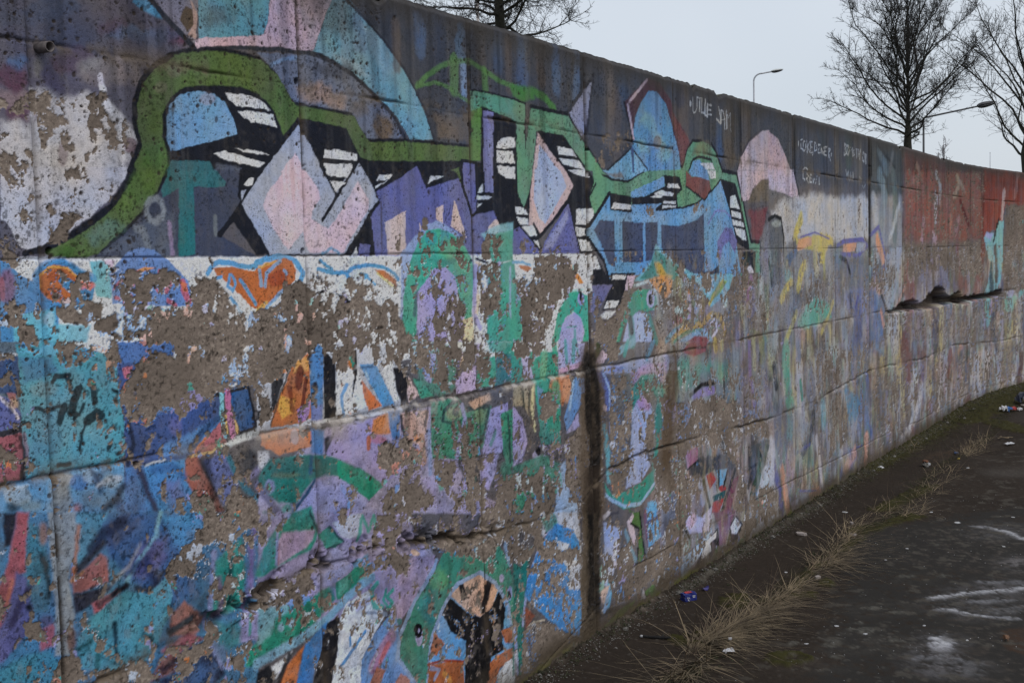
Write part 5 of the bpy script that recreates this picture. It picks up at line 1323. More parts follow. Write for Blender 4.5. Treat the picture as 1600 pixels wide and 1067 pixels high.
WALL_PEEL = parse('''1 42 0 0 0 163 100 1807 2003 1801 1991 1787 1983 1770 1981 1757 1987 1753 1997 1758 2009 1772 2017 1789 2019 1802 2013
1 42 0 0 0 165 100 1831 1960 1825 1951 1808 1944 1789 1942 1773 1946 1768 1955 1774 1964 1790 1971 1810 1973 1826 1969
1 42 0 0 0 163 100 1795 1882 1790 1873 1781 1867 1770 1867 1761 1872 1759 1880 1763 1889 1772 1895 1783 1896 1792 1891
1 42 0 0 0 155 100 1687 1911 1683 1905 1672 1900 1659 1899 1649 1902 1645 1908 1650 1915 1660 1920 1673 1921 1684 1917
1 42 0 0 0 160 100 1751 1975 1748 1962 1741 1953 1733 1953 1727 1960 1725 1973 1728 1986 1735 1994 1744 1995 1750 1988
1 42 0 0 0 149 100 1602 1859 1598 1853 1590 1849 1580 1848 1573 1851 1570 1857 1573 1864 1581 1868 1591 1869 1599 1865
1 20 0 0 0 157 100 1535 1975 1628 2013 1802 2002 1886 1938 1862 1846 1526 1828
1 17 0 0 0 116 100 1526 1828 1866 1846 1750 1736 1614 1666 1519 1725
1 30 0 0 0 241 100 1678 1829 1792 1838 1797 1775 1734 1762 1683 1778
1 85 0 0 0 148 100 1518 1714 1541 1708 1567 1743 1601 1716 1610 1677 1593 1655 1560 1635 1537 1649 1515 1663
1 85 0 0 0 138 100 1671 1727 1724 1743 1740 1725 1708 1706 1669 1684 1635 1677 1636 1691
1 45 0 0 0 123 100 1752 1770 1799 1805 1811 1775 1768 1752
1 93 0 0 0 161 100 1753 1505 1827 1527 1894 1516 2027 1534 2128 1586 2180 1520 2260 1467 2335 1495 2442 1563 2508 1533 2533 1486 2663 1499 2705 1454 2910 1427 2956 1341 2821 1301 2699 1351 2526 1374 2443 1343 2335 1281 2262 1306 2190 1296 2098 1281 2009 1249 1829 1248 1814 1305 1846 1371 1976 1383 1968 1424 1804 1444 1750 1463
1 72 0 0 0 180 100 1800 1609 1950 1614 2051 1571 2105 1578 2120 1544 2047 1510 1895 1525 1795 1525
1 90 0 0 0 120 100 1641 1518 1677 1545 1738 1558 1763 1523 1734 1483 1656 1488
1 88 0 0 0 111 100 1507 1542 1578 1542 1564 1515 1542 1481 1504 1483
1 90 0 0 0 75 100 1542 1481 1581 1475 1584 1454 1544 1457
1 50 0 0 0 157 100 1606 1613 1741 1602 1727 1521 1617 1533
1 50 0 0 0 112 100 1546 1607 1582 1606 1570 1550 1547 1565
1 94 0 0 0 75 100 2046 1579 2074 1603 2101 1603 2111 1577 2160 1551 2203 1502 2237 1479 2275 1486 2270 1404 1749 1442 1734 1483 1799 1517 1893 1497 2047 1505
1 90 0 0 0 75 100 1541 1457 1592 1453 1583 1440 1559 1435
1 85 0 0 0 65 100 1661 1426 1696 1446 1813 1437 1805 1380 1785 1371 1765 1410 1711 1396 1671 1385
1 60 0 0 0 82 100 1724 1395 1764 1395 1753 1359 1727 1369
1 93 0 0 0 64 100 1842 1377 1886 1393 1977 1389 1989 1424 2269 1404 2261 1282 2144 1290 2082 1276 2021 1258 1952 1242 1877 1236 1845 1271 1814 1310 1850 1349
1 60 0 0 0 129 100 1814 1310 1848 1318 1858 1246 1824 1235
1 70 0 0 0 84 100 1768 1242 1810 1245 1807 1191 1775 1211
1 80 0 0 0 51 100 1487 1221 1524 1205 1511 1179 1484 1183
1 60 0 0 0 57 100 1711 1186 1737 1182 1731 1157 1710 1168
1 85 0 0 0 95 100 2013 1031 2061 1027 2085 968 2015 982
1 70 0 0 0 127 100 2169 1033 2243 975 2241 937 2124 960
1 40 0 0 0 73 100 1498 1398 1521 1396 1518 1354 1495 1356
1 50 0 0 0 118 100 1619 1160 1659 1124 1650 1056 1608 1064
1 75 0 0 0 191 100 2012 934 2067 948 2180 916 2165 866 2070 811 1994 809 1933 845 1957 893
1 70 0 0 0 199 100 2036 980 2241 938 2238 886 2055 933
1 80 0 0 0 81 100 1666 828 1701 826 1680 771 1651 787
1 75 0 0 0 66 100 1699 781 1730 772 1714 738 1691 729
1 85 0 0 0 120 100 1609 747 1659 716 1668 650 1584 678
1 55 0 0 0 172 100 1683 678 1841 660 1890 644 1856 587 1681 645
1 65 0 0 0 141 100 1891 652 2022 646 2063 685 2093 633 1991 588 1861 588
1 50 0 0 0 81 100 1662 905 1723 889 1713 865 1656 876
1 70 0 0 0 76 100 1525 841 1553 837 1549 773 1522 795
1 35 0 0 0 151 100 2086 884 2238 894 2225 666 2075 699
1 80 0 0 0 101 100 2149 599 2196 594 2180 527 2094 546 2102 591
1 60 0 0 0 59 100 1467 911 1512 892 1488 884 1466 890
1 93 0 0 0 82 100 2442 1564 2468 1549 2493 1512 2536 1538 2565 1556 2599 1531 2648 1496 2709 1517 2754 1506 2793 1499 2897 1485 2917 1458 2915 1357 2268 1404 2272 1477 2368 1521
1 75 0 0 0 233 100 2537 1557 2650 1524 2646 1457 2532 1463
1 80 0 0 0 113 100 2498 1595 2532 1594 2565 1556 2508 1539
1 55 0 0 0 156 100 2652 1563 2900 1525 2897 1485 2708 1503
1 68 0 0 0 176 100 3010 1511 3057 1573 3122 1598 3146 1539 3240 1536 3276 1468 3249 1332 2992 1351 3032 1447
1 92 0 0 0 124 100 3372 1588 3456 1604 3530 1597 3517 1551 3442 1553 3414 1416 3374 1441 3359 1532
1 66 0 0 0 234 100 3422 1565 3550 1562 3564 1408 3472 1316 3368 1324 3363 1419
1 22 0 0 0 210 100 2922 1617 3323 1612 3327 1500 2933 1514
1 80 0 0 0 123 100 3407 1679 3461 1702 3457 1621 3394 1622
1 45 0 0 0 199 100 3472 1713 3602 1714 3598 1620 3467 1621
1 50 0 0 0 90 100 2861 1708 2918 1699 2906 1643 2874 1648
1 30 0 0 0 176 100 3021 1715 3288 1701 3304 1634 3016 1637
1 80 0 0 0 55 100 3049 1746 3084 1747 3083 1726 3052 1728
1 90 0 0 0 157 100 3770 1624 3856 1642 3993 1616 4085 1602 4083 1550 4039 1473 3946 1439 3853 1355 3813 1291 3648 1303 3655 1433 3603 1537 3707 1558 3756 1582
1 50 0 0 0 168 100 3644 1673 3725 1679 3806 1636 3665 1631
1 45 0 0 0 179 100 3832 1667 4061 1660 4060 1628 3806 1630
1 75 0 0 0 195 100 4203 1481 4302 1444 4239 1352 4185 1389
1 93 0 0 0 145 100 4239 1352 4416 1349 4514 1456 4658 1458 4607 1403 4510 1372 4411 1247 4235 1260
1 38 0 0 0 494 100 4794 1497 5025 1483 5499 1436 5368 1312 5713 1294 5685 1154 5016 1285 4874 1339 4879 1443
1 85 0 0 0 252 100 5065 1543 5142 1580 5197 1525 5418 1512 5588 1500 5498 1420 5213 1430
1 45 0 0 0 426 100 5863 1579 5984 1612 6053 1506 5900 1319 5757 1240 5627 1382 5767 1512
1 30 0 0 0 606 100 6053 1488 6362 1462 6353 1204 6092 1185 5948 1316
1 80 0 0 0 89 100 4742 1839 4827 1845 4842 1805 4773 1789
1 12 0 0 0 328 100 4579 1496 4845 1474 4834 1217 4473 1243
1 30 0 0 0 178 100 5231 1868 5495 1860 5431 1826 5289 1823
1 90 0 0 0 127 100 2268 1404 2432 1392 2404 1353 2370 1329 2298 1287 2311 1187 2254 1168
1 90 0 0 0 82 100 2555 1383 2671 1375 2659 1302 2594 1313 2574 1344 2540 1361
1 85 0 0 0 128 100 2686 1373 2958 1354 2969 1248 2902 1270 2871 1304 2812 1268 2743 1300 2697 1314
1 72 0 0 0 210 100 2907 1357 3229 1334 3247 1299 3222 1196 3117 1180 3021 1243 2952 1250
1 85 0 0 0 104 100 3258 1332 3338 1326 3323 1242 3254 1248
1 70 0 0 0 124 100 3358 1324 3471 1293 3459 1259 3365 1267
1 45 0 0 0 236 100 3345 1268 3578 1249 3573 1148 3339 1167
1 82 0 0 0 197 100 2752 1049 2889 1029 2998 991 3012 925 2966 879 3061 830 3058 772 2717 841 2719 884 2865 908 2819 957 2756 988
1 88 0 0 0 181 100 3041 957 3189 939 3305 909 3301 819 3054 863
1 75 0 0 0 227 100 3054 863 3322 838 3557 832 3549 673 3049 774
1 80 0 0 0 124 100 3347 920 3451 909 3428 878 3366 888
1 45 0 0 0 291 100 3056 1068 3333 1053 3346 914 3050 961
1 75 0 0 0 97 100 2615 928 2660 920 2671 850 2612 862
1 50 0 0 0 133 100 2857 1064 2976 1058 2964 1007 2888 1018
1 90 0 0 0 160 100 2717 843 2902 805 2853 696 2921 685 2882 610 2826 650 2699 661 2632 692 2695 732 2790 736 2769 791
1 85 0 0 0 185 100 2896 712 2958 730 3235 705 3547 640 3543 568 3434 580 3386 474 3326 529 3229 593 3042 636 2920 675
1 70 0 0 0 295 100 2877 811 3549 675 3546 628 2957 725
1 88 0 0 0 120 100 2229 745 2310 752 2421 748 2453 698 2435 636 2401 626 2331 664 2225 675
1 70 0 0 0 78 100 2399 599 2446 581 2437 555 2378 572
1 80 0 0 0 131 100 2239 912 2301 908 2272 842 2234 833
1 60 0 0 0 150 100 2568 872 2656 855 2637 780 2593 799
1 75 0 0 0 78 100 2785 510 2818 512 2807 453 2783 465
1 45 0 0 0 125 100 2667 773 2775 749 2756 703 2663 714
1 60 0 0 0 69 100 2439 459 2494 456 2499 416 2444 424
1 70 0 0 0 73 100 3134 279 3182 270 3170 234 3133 252
1 22 0 0 0 305 100 3123 428 3422 346 3412 170 3209 233
1 75 0 0 0 162 100 3413 597 3542 556 3537 448 3494 489
1 20 0 0 0 244 100 2545 587 2778 523 2695 464 2547 508
1 85 0 0 0 134 100 3580 1308 3801 1292 3786 1237 3702 1220 3668 1253 3578 1261
1 85 0 0 0 158 100 3766 1084 3903 1094 3912 1016 3798 980 3750 999
1 90 0 0 0 149 100 3971 905 4080 930 4076 567 4011 637 3950 727 3918 874
1 85 0 0 0 159 100 3757 898 3918 881 3889 802 3777 820
1 70 0 0 0 347 100 3556 833 3888 789 3909 695 3854 612 3547 673
1 90 0 0 0 229 100 4345 1115 4561 1101 4572 999 4547 795 4510 686 4473 585 4379 567 4324 668 4362 836 4338 964
1 93 0 0 0 322 100 4858 967 5075 904 5674 867 5905 806 5926 724 6334 662 6330 550 5923 645 5868 477 6013 417 5906 198 5764 227 5866 407 5707 563 5383 655 5161 656 5117 553 5314 486 5187 343 4798 421 4791 654 4865 717
1 93 0 0 0 143 100 4293 1263 4473 1243 4438 1169 4362 1168
1 30 0 0 0 692 100 5461 1023 5912 998 5905 806 5477 889
1 30 0 0 0 759 100 5935 960 6344 958 6334 680 5926 732
1 20 0 0 0 440 100 4553 930 4802 899 4770 567 4506 600
1 70 0 0 0 157 100 4716 888 4784 871 4795 728 4691 722
1 25 0 0 0 441 100 4287 1134 5008 1096 4930 982 4556 1001
1 88 0 0 0 186 100 3548 676 3756 634 3737 512 3629 475 3537 478
1 90 0 0 0 145 100 3751 547 3849 506 3871 456 4028 426 4063 318 4020 262 3954 292 3946 399 3746 447 3700 489
1 80 0 0 0 194 100 3710 455 3870 418 3851 306 3764 303 3695 396
1 90 0 0 0 160 100 3591 201 3663 230 3820 179 3919 104 4037 63 4009 38 3584 55
1 35 0 0 0 448 100 3628 457 4052 374 4037 56 3644 310
1 60 0 0 0 126 100 3762 265 3899 241 3884 193 3784 215
1 93 0 0 0 168 100 4383 324 4526 349 4569 229 4503 195 4331 188 4300 161 4364 243
1 93 0 0 0 237 100 4688 260 4846 300 4976 357 5129 358 5143 227 5062 166 5038 45 4871 41 4749 103 4685 201
1 90 0 0 0 217 100 4585 218 4687 253 4716 141 4646 99 4357 96 4330 153
1 90 0 0 0 232 100 5553 85 5688 63 6000 74 6314 119 5955 191 5903 131 5804 46 5551 26
1 35 0 0 0 316 100 5067 275 5471 205 5076 35
1 40 0 0 0 407 100 4256 492 4450 423 4301 189 4229 235
1 40 0 0 0 285 100 4679 448 4851 413 4845 262 4689 282
1 98 0 0 0 291 100 4060 1077 4283 1052 4258 530 4049 572
1 98 0 0 0 234 100 4062 572 4237 537 4186 -71 4043 41
1 12 0 0 0 1124 100 6365 1627 8573 1614 8518 1145 6349 1177
1 40 0 0 0 930 100 6936 1427 7607 1428 7673 1190 6931 1269
1 40 0 0 0 966 100 8486 1638 9034 1488 9437 1481 9228 1283 8567 1331
1 30 0 0 0 1569 100 9028 1167 13290 1099 13995 1070 13999 551 8926 918
1 90 0 0 0 1257 100 9599 1634 10727 1644 12638 1671 12638 1357 10469 1463 9594 1348
1 85 0 0 0 890 100 13388 2047 13986 2057 13994 1142 13367 1165
1 24 0 0 0 1918 100 9609 2254 12664 2411 12638 1671 9599 1647
1 5 0 0 0 1150 100 6626 1947 8538 2012 8530 1673 6644 1654
1 12 0 0 0 1508 100 6347 1106 13999 550 14004 3 11800 -51 9851 12 8537 2 6738 30 6312 116
1 50 0 0 0 814 100 7245 978 8469 915 8465 739 7586 693 7236 689
1 45 0 0 0 1037 100 8642 698 9860 634 10210 462 9522 219 8724 252
1 40 0 0 0 1870 100 10459 550 13753 496 13706 177 12411 136 10454 124
1 75 0 0 0 603 100 7476 598 7847 664 7876 281 7465 236
1 85 0 0 0 500 100 6080 308 6424 245 6510 73 6030 67 5888 54 5912 151
1 35 0 0 0 406 100 4394 2147 4609 2157 4607 2108 4327 1987 4271 2018''')
GROUND_MARKS = parse('''1 44 42 40 0 3071 80 6541 -415 7919 -1291 4311 -1733 3903 -969
2 128 128 132 558 301 90 5403 -1094 5500 -1173 5589 -1263 5694 -1386 5789 -1456
2 120 120 124 450 250 85 5265 -1172 5255 -1255 5231 -1359 5257 -1485
2 110 110 114 603 238 70 5443 -1282 5535 -1410
1 142 142 148 0 246 90 4819 -1319 4756 -1321 4707 -1303 4691 -1272 4713 -1239 4766 -1217 4831 -1214 4882 -1232 4898 -1264 4874 -1298
2 100 100 104 508 275 70 4567 -1206 4643 -1311 4616 -1376
2 122 122 126 658 366 85 6960 -1020 6936 -1153 6745 -1323
1 96 92 92 0 314 70 6275 -1396 6220 -1390 6174 -1363 6155 -1324 6169 -1288 6213 -1268 6269 -1273 6316 -1300 6335 -1340 6320 -1377
2 104 104 108 824 286 70 5787 -1271 5867 -1431
1 84 82 84 0 610 60 4542 -1425 4461 -1422 4396 -1389 4369 -1338 4390 -1287 4453 -1256 4535 -1256 4604 -1289 4632 -1343 4608 -1395
1 80 80 82 0 406 60 4572 -1483 4516 -1483 4472 -1465 4457 -1436 4476 -1407 4522 -1388 4580 -1387 4626 -1405 4642 -1435 4621 -1465
2 96 96 98 794 381 60 5335 -1388 5441 -1491
1 58 46 38 0 448 70 5070 -1450 5165 -1542 4791 -1594 4829 -1506
1 112 110 112 0 1334 45 4822 -1368 4709 -1369 4623 -1335 4593 -1277 4630 -1218 4723 -1176 4839 -1171 4933 -1206 4965 -1267 4921 -1329
1 112 110 112 0 1582 30 5551 -1495 5356 -1481 5202 -1398 5140 -1276 5189 -1155 5340 -1079 5543 -1081 5717 -1166 5785 -1302 5718 -1429
1 112 110 112 0 1259 35 4616 -1376 4510 -1374 4425 -1333 4391 -1268 4419 -1203 4502 -1160 4611 -1157 4703 -1199 4739 -1268 4705 -1336
1 112 110 112 0 2203 32 6982 -1340 6827 -1325 6702 -1249 6649 -1140 6689 -1037 6809 -977 6968 -986 7103 -1064 7158 -1180 7110 -1286
1 112 110 112 0 1871 32 6270 -1456 6148 -1451 6055 -1409 6024 -1345 6065 -1283 6166 -1245 6292 -1247 6392 -1290 6424 -1357 6377 -1421
1 112 110 112 0 1690 35 5836 -1491 5742 -1477 5660 -1420 5620 -1340 5637 -1267 5705 -1228 5800 -1238 5886 -1297 5928 -1380 5908 -1455
1 112 110 112 0 1218 32 4584 -1504 4492 -1502 4421 -1469 4394 -1419 4421 -1368 4495 -1335 4588 -1335 4665 -1367 4693 -1421 4661 -1474
1 82 78 72 0 1297 30 5239 -1094 5140 -1082 5049 -1014 4999 -916 5007 -822 5073 -767 5173 -775 5269 -844 5321 -948 5309 -1044
1 82 78 72 0 1130 28 4698 -1087 4582 -1084 4484 -1028 4437 -939 4459 -848 4544 -789 4663 -785 4769 -842 4819 -937 4790 -1031
1 82 78 72 0 1125 30 4746 -1178 4668 -1176 4603 -1141 4574 -1086 4592 -1031 4651 -995 4730 -994 4799 -1029 4829 -1087 4808 -1144
1 82 78 72 0 1467 25 5744 -1058 5667 -1052 5600 -1007 5567 -941 5580 -877 5635 -840 5712 -845 5782 -890 5816 -959 5801 -1023
1 82 78 72 0 1042 22 4375 -1032 4301 -1025 4231 -971 4190 -893 4192 -817 4238 -772 4312 -776 4386 -830 4429 -912 4424 -990
2 150 150 154 362 219 95 5419 -1097 5506 -1172 5594 -1262 5700 -1385 5789 -1456
1 162 162 166 0 292 95 4822 -1304 4779 -1305 4746 -1293 4734 -1271 4750 -1249 4786 -1234 4830 -1232 4864 -1245 4876 -1267 4860 -1289
2 146 146 150 273 177 90 5273 -1177 5262 -1254 5238 -1358
2 146 146 150 477 253 90 6932 -1145 6882 -1221 6757 -1321
1 86 84 78 0 166 70 4834 -993 4799 -995 4770 -982 4759 -961 4769 -938 4798 -922 4833 -920 4862 -933 4874 -955 4863 -978
1 86 84 78 0 158 70 4609 -915 4572 -918 4542 -907 4531 -886 4543 -863 4574 -846 4611 -842 4642 -853 4653 -875 4640 -899
1 86 84 78 0 172 70 4920 -923 4905 -923 4893 -916 4887 -905 4890 -894 4901 -887 4916 -887 4928 -894 4934 -905 4931 -916
1 86 84 78 0 242 70 6435 -927 6412 -926 6393 -916 6385 -900 6392 -884 6410 -875 6434 -875 6453 -886 6461 -902 6454 -917
1 86 84 78 0 182 70 5159 -938 5135 -934 5112 -915 5099 -888 5099 -863 5114 -850 5138 -853 5162 -872 5175 -899 5175 -924
1 86 84 78 0 178 70 5136 -1048 5116 -1045 5097 -1029 5085 -1006 5086 -985 5098 -974 5118 -977 5138 -993 5150 -1016 5149 -1037
1 86 84 78 0 150 70 4456 -972 4438 -971 4422 -960 4413 -943 4415 -926 4427 -917 4444 -918 4461 -929 4470 -946 4468 -963
1 86 84 78 0 208 70 5753 -950 5726 -949 5703 -935 5693 -914 5699 -894 5719 -881 5746 -882 5770 -896 5780 -918 5774 -938
1 86 84 78 0 159 70 4532 -766 4514 -766 4498 -758 4491 -744 4494 -729 4508 -719 4526 -719 4542 -727 4549 -741 4545 -756
1 86 84 78 0 167 70 4818 -917 4802 -917 4788 -911 4783 -900 4787 -888 4800 -881 4817 -880 4831 -886 4836 -898 4832 -909
1 86 84 78 0 159 70 4765 -1128 4743 -1127 4724 -1116 4715 -1098 4719 -1081 4735 -1071 4757 -1072 4776 -1083 4785 -1101 4781 -1119
1 86 84 78 0 156 70 4603 -989 4586 -990 4572 -984 4566 -973 4572 -962 4586 -955 4603 -953 4617 -959 4623 -970 4618 -981
1 86 84 78 0 208 70 5835 -1115 5811 -1111 5788 -1093 5775 -1068 5778 -1045 5794 -1033 5819 -1036 5842 -1054 5855 -1080 5852 -1103
2 52 50 26 1397 582 80 6556 -448 6769 -521 7065 -654
2 52 50 26 662 515 80 5935 -483 6125 -488 6370 -499
2 52 50 26 459 451 80 5247 -495 5515 -471 5785 -469
2 52 50 26 989 412 80 5024 -455 5161 -500 5207 -592
2 52 50 26 1408 1139 85 10988 -111 10151 -65 9098 -50 8420 -31
2 52 50 26 3851 1560 85 13568 -345 12235 -236 11216 -124
2 52 50 26 1356 815 85 8048 -517 7685 -494 7168 -419
2 52 50 26 2765 1322 85 10811 -733 11317 -387
1 52 50 26 0 434 70 4998 -402 4914 -415 4848 -394 4824 -347 4850 -290 4919 -245 5004 -229 5074 -249 5099 -299 5070 -358
1 52 50 26 0 372 70 4414 -448 4352 -452 4296 -419 4266 -361 4273 -301 4316 -259 4378 -254 4437 -287 4467 -346 4458 -408
1 52 50 26 0 342 70 4372 -869 4314 -868 4261 -834 4233 -780 4239 -726 4279 -692 4338 -691 4393 -725 4422 -781 4414 -836
1 52 50 26 0 467 70 5478 -650 5422 -654 5377 -636 5361 -603 5378 -566 5423 -540 5480 -535 5526 -552 5543 -587 5524 -624
2 92 84 76 373 333 80 3658 4 4030 -2 4582 -12 4805 -21
2 84 80 72 405 413 80 4933 -45 5464 -42 6220 -31 7244 -54
2 78 74 66 519 584 60 7557 -3 8461 -19 9561 -40 10931 -66
2 60 50 42 1899 1214 60 9049 -302 9954 -489''')
TIE_HOLES = [(2.469, 2.129, 0.009), (2.467, 1.65, 0.0078), (1.633, 1.655, 0.0072), (3.323, 1.606, 0.0067), (4.177, 1.607, 0.006), (3.333, 2.082, 0.006), (4.19, 2.078, 0.006), (4.203, 2.053, 0.006), (1.842, 1.138, 0.006), (5.062, 2.118, 0.006), (6.844, 2.089, 0.006), (7.725, 2.125, 0.006), (8.487, 0.725, 0.0094), (4.171, 1.165, 0.0066), (2.803, 1.044, 0.0076), (2.931, 1.027, 0.0088), (2.97, 1.027, 0.0063), (8.565, 2.231, 0.0082)]
CRACK = [(9.003, 1.137), (9.276, 1.149), (9.406, 1.181), (9.646, 1.19), (9.869, 1.207), (10.041, 1.179), (10.159, 1.142), (10.372, 1.186), (10.529, 1.222), (10.691, 1.251), (10.856, 1.275), (11.026, 1.262), (11.2, 1.189), (11.408, 1.158), (11.576, 1.19), (11.739, 1.199), (11.897, 1.141), (12.41, 1.142), (12.861, 1.136), (13.078, 1.158), (13.237, 1.17), (13.3, 1.095), (12.582, 1.094), (11.866, 1.074), (11.339, 1.112), (10.854, 1.086), (10.34, 1.096), (9.755, 1.116), (9.327, 1.121)]
SEAM4 = [(1.447, 0.605), (1.792, 0.651), (2.051, 0.688), (2.166, 0.691), (2.226, 0.689), (2.307, 0.725), (2.421, 0.734), (2.589, 0.728), (2.71, 0.733), (2.827, 0.711), (3.231, 0.656), (3.544, 0.616), (4.064, 0.612), (4.325, 0.703), (4.721, 0.719), (4.99, 0.708), (5.706, 0.689), (6.331, 0.655), (7.235, 0.661), (8.463, 0.73), (9.57, 0.702), (10.456, 0.664), (11.262, 0.704), (13.182, 0.608), (14.376, 0.627)]
SEAM5 = [(3.093, -0.123), (4.519, 0.22), (5.122, 0.225), (6.561, 0.228), (7.303, 0.216), (8.909, 0.192), (10.202, 0.146), (12.637, 0.165), (13.185, 0.15), (14.381, 0.182)]
BAYS = [-0.97, -0.11, 0.75, 1.612, 2.482, 3.34, 4.19, 5.07, 5.95, 6.81, 7.68, 8.53, 9.54, 10.42, 11.3, 12.2, 13.1, 14.0, 15.0, 16.0]
VISZ = [(0.014, [(0, 2.454, 0.014)]), (0.014, [(0, 2.454, 0.014)]), (0.00175, [(0, 0.663, 0.02), (0.663, 2.233, 0.00178), (2.233, 2.454, 0.02)]), (0.00308, [(0, 0.368, 0.02), (0.368, 2.405, 0.00236), (2.405, 2.454, 0.02)]), (0.00479, [(0, 0.074, 0.02), (0.074, 2.454, 0.00294)]), (0.00685, [(0, 2.454, 0.00351)]), (0.00931, [(0, 2.454, 0.00408)]), (0.0073, [(0, 2.454, 0.00467)]), (0.00924, [(0, 2.454, 0.00525)]), (0.01139, [(0, 2.454, 0.00583)]), (0.01375, [(0, 2.454, 0.00641)]), (0.02766, [(0, 2.454, 0.00703)]), (0.03287, [(0, 2.454, 0.00766)]), (0.03812, [(0, 2.454, 0.00825)]), (0.03638, [(0, 2.454, 0.00884)]), (0.03195, [(0, 2.454, 0.00941)]), (0.02881, [(0, 2.454, 0.00996)]), (0.02631, [(0, 2.454, 0.01052)]), (0.03, [(0, 2.454, 0.012)])]        # per bay: the heights the photograph shows and the sampling there
H = 2.454
BASE = Vector((7.0, 0.2, 0.0))
M_WALL = painted_material('worn_paint_on_concrete', 420, 320, .62, .95)
M_CORE = mat('raw_concrete', (.11, .095, .08), .95, .3, 9, .5, 60)
wall = thing('concrete_wall', BASE, 'long weathered concrete retaining wall covered in peeling graffiti', 'wall')

def bend(u): return -0.036 * np.maximum(0, u - 11.2) ** 2
CONC = srgb((101, 91, 83))
FLAKES = [srgb((192, 195, 204)), srgb((74, 130, 190)), srgb((150, 142, 190)), srgb((60, 150, 132)), srgb((192, 120, 64))]

def build_bay(k, u0, u1):
    du, bands = VISZ[k]
    nu = max(12, int((u1 - u0) / du)); U = np.linspace(u0, u1, nu + 1)
    Z = np.concatenate([np.linspace(a, b, max(2, int((b - a) / dz)), endpoint=False) for a, b, dz in bands] + [[H]])
    S = Sheet(U, Z); X, Y = S.U, S.Z
    C = np.empty(X.shape + (3,), np.float32); C[:] = srgb((94, 90, 96))
    low = fbm(X * 1.3, Y * 1.3, 3, .5, 40)[..., None]
    if u1 <= 1.7:                                   # paint beyond the left of what the photograph shows
        C[:] = C * (1 - low) + srgb((63, 134, 164)) * low
        C[Y > 1.64] = srgb((92, 88, 104))
    e = sstep(13.3, 14.3, X)[..., None]             # beyond the right of what it shows: the same worn red over bare concrete
    if u1 > 13.3:
        rp = sstep(.42, .6, fbm(X * 2.2, Y * 1.1, 4, .6, 45) + .12 * sstep(1.5, 2.1, Y))[..., None]
        C += ((srgb((106, 94, 84)) * (1 - rp) + srgb((132, 62, 50)) * rp) - C) * e
        st = sstep(.62, .74, fbm(X * 14, Y * 1.5, 4, .6, 47))[..., None]; C += (srgb((128, 126, 134)) - C) * st * e * .6
    mid = sstep(4.3, 5.2, X) * sstep(1.72, 1.55, Y)    # older coats: faded washes and runs, under and over the later paint
    def runs(k, lo, hi, fx, fy): return (sstep(lo, hi, fbm(X * fx + 13 * k, Y * fy, 4, .62, 400 + k)) * sstep(.42, .62, fbm(X * 1.9 + 5 * k, Y * 2.6 + k, 3, .6, 420 + k)) * mid)[..., None]
    WASH = [(142, 142, 150), (84, 138, 126), (122, 116, 152), (92, 112, 148), (164, 152, 104), (150, 120, 112), (60, 58, 64), (168, 166, 170)]
    if u1 > 4.3:
        C += (CONC * (.85 + .3 * fbm(X * 8, Y * 5, 4, .6, 440))[..., None] - C) * mid[..., None]
        for k, c in enumerate(WASH): C += (srgb(c) - C) * runs(k, .44, .66, 9, 2.4) * .72
    for op in WALL_PAINT:
        r = S.mask(op)
        if r is None: continue
        sl, a = r
        C[sl] += (srgb(op[1]) - C[sl]) * a
    if u1 > 4.3:
        for k, c in enumerate(WASH): C += (srgb(c) - C) * runs(k + 9, .54, .70, 13, 5.0) * .30
    # uneven spray: slow changes of depth, and dirt washed down from the top
    C *= (0.86 + 0.28 * fbm(X * 5, Y * 5, 4, .6, 60))[..., None]
    streak = fbm(X * 26, Y * 1.6, 3, .6, 70)
    up = sstep(1.5, 2.3, Y)
    C *= (1 - (.10 + .28 * up) * sstep(.5, .75, streak))[..., None]
    C += (srgb((120, 116, 112)) - C) * (.22 * sstep(.55, .8, fbm(X * 40 + 9, Y * 2.2, 3, .6, 75)) * (.3 + .7 * up))[..., None]
    lowz = sstep(1.25, .9, Y) * sstep(5.0, 3.5, X)
    C += (C.mean(-1, keepdims=True) - C) * (.06 + .26 * sstep(.35, .75, fbm(X * 9 + 3, Y * 7, 4, .6, 62)))[..., None]
    C *= np.clip(C.mean(-1, keepdims=True) / .20, .35, 1.15) ** .24      # contrast curve: deepens the darker paint colours
    C *= .93 * (1 - .20 * lowz)[..., None]  # lower left darkened in the colour, standing in for lens vignetting
    tint = fbm(X * 7 + 17, Y * 7, 4, .6, 63) - .5; C *= np.stack([1 + .5 * tint, 1 + .12 * tint, 1 - .5 * tint], -1)
    dust = sstep(.52, .80, fbm(X * 38, Y * 30, 4, .65, 64)) * (.14 + .18 * lowz); C += (srgb((96, 90, 86)) - C) * dust[..., None]
    reg = sstep(.40, .68, fbm(X * 3 + 11, Y * 3, 3, .6, 66))
    grit = sstep(.60, .74, fbm(X * 150, Y * 125, 2, .7, 68)) * (.22 + .62 * reg) * (.5 + .5 * sstep(9, 5, X))
    C *= (1 - .70 * grit)[..., None]
    C *= (1 - lowz * .30 * sstep(.45, .7, fbm(X * 24, Y * 24, 4, .65, 69)))[..., None]
    # ---- peeling
    P = np.where(Y < 1.637, .07, .012).astype(np.float32)
    for op in WALL_PEEL:
        r = S.mask((op[0], None, op[2], op[3], max(op[4], .02), 1.0))
        if r is None: continue
        sl, a = r; a = a[..., 0]
        P[sl] += (op[1][0] / 100 - P[sl]) * a
    far = sstep(6.0, 8.0, X)
    q = fbm(X * 15, Y * 13, 6, .72, 80) * (1 - far) + far * fbm(X * 22, Y * 6.5, 6, .72, 80) if u1 > 6 else fbm(X * 15, Y * 13, 6, .72, 80)
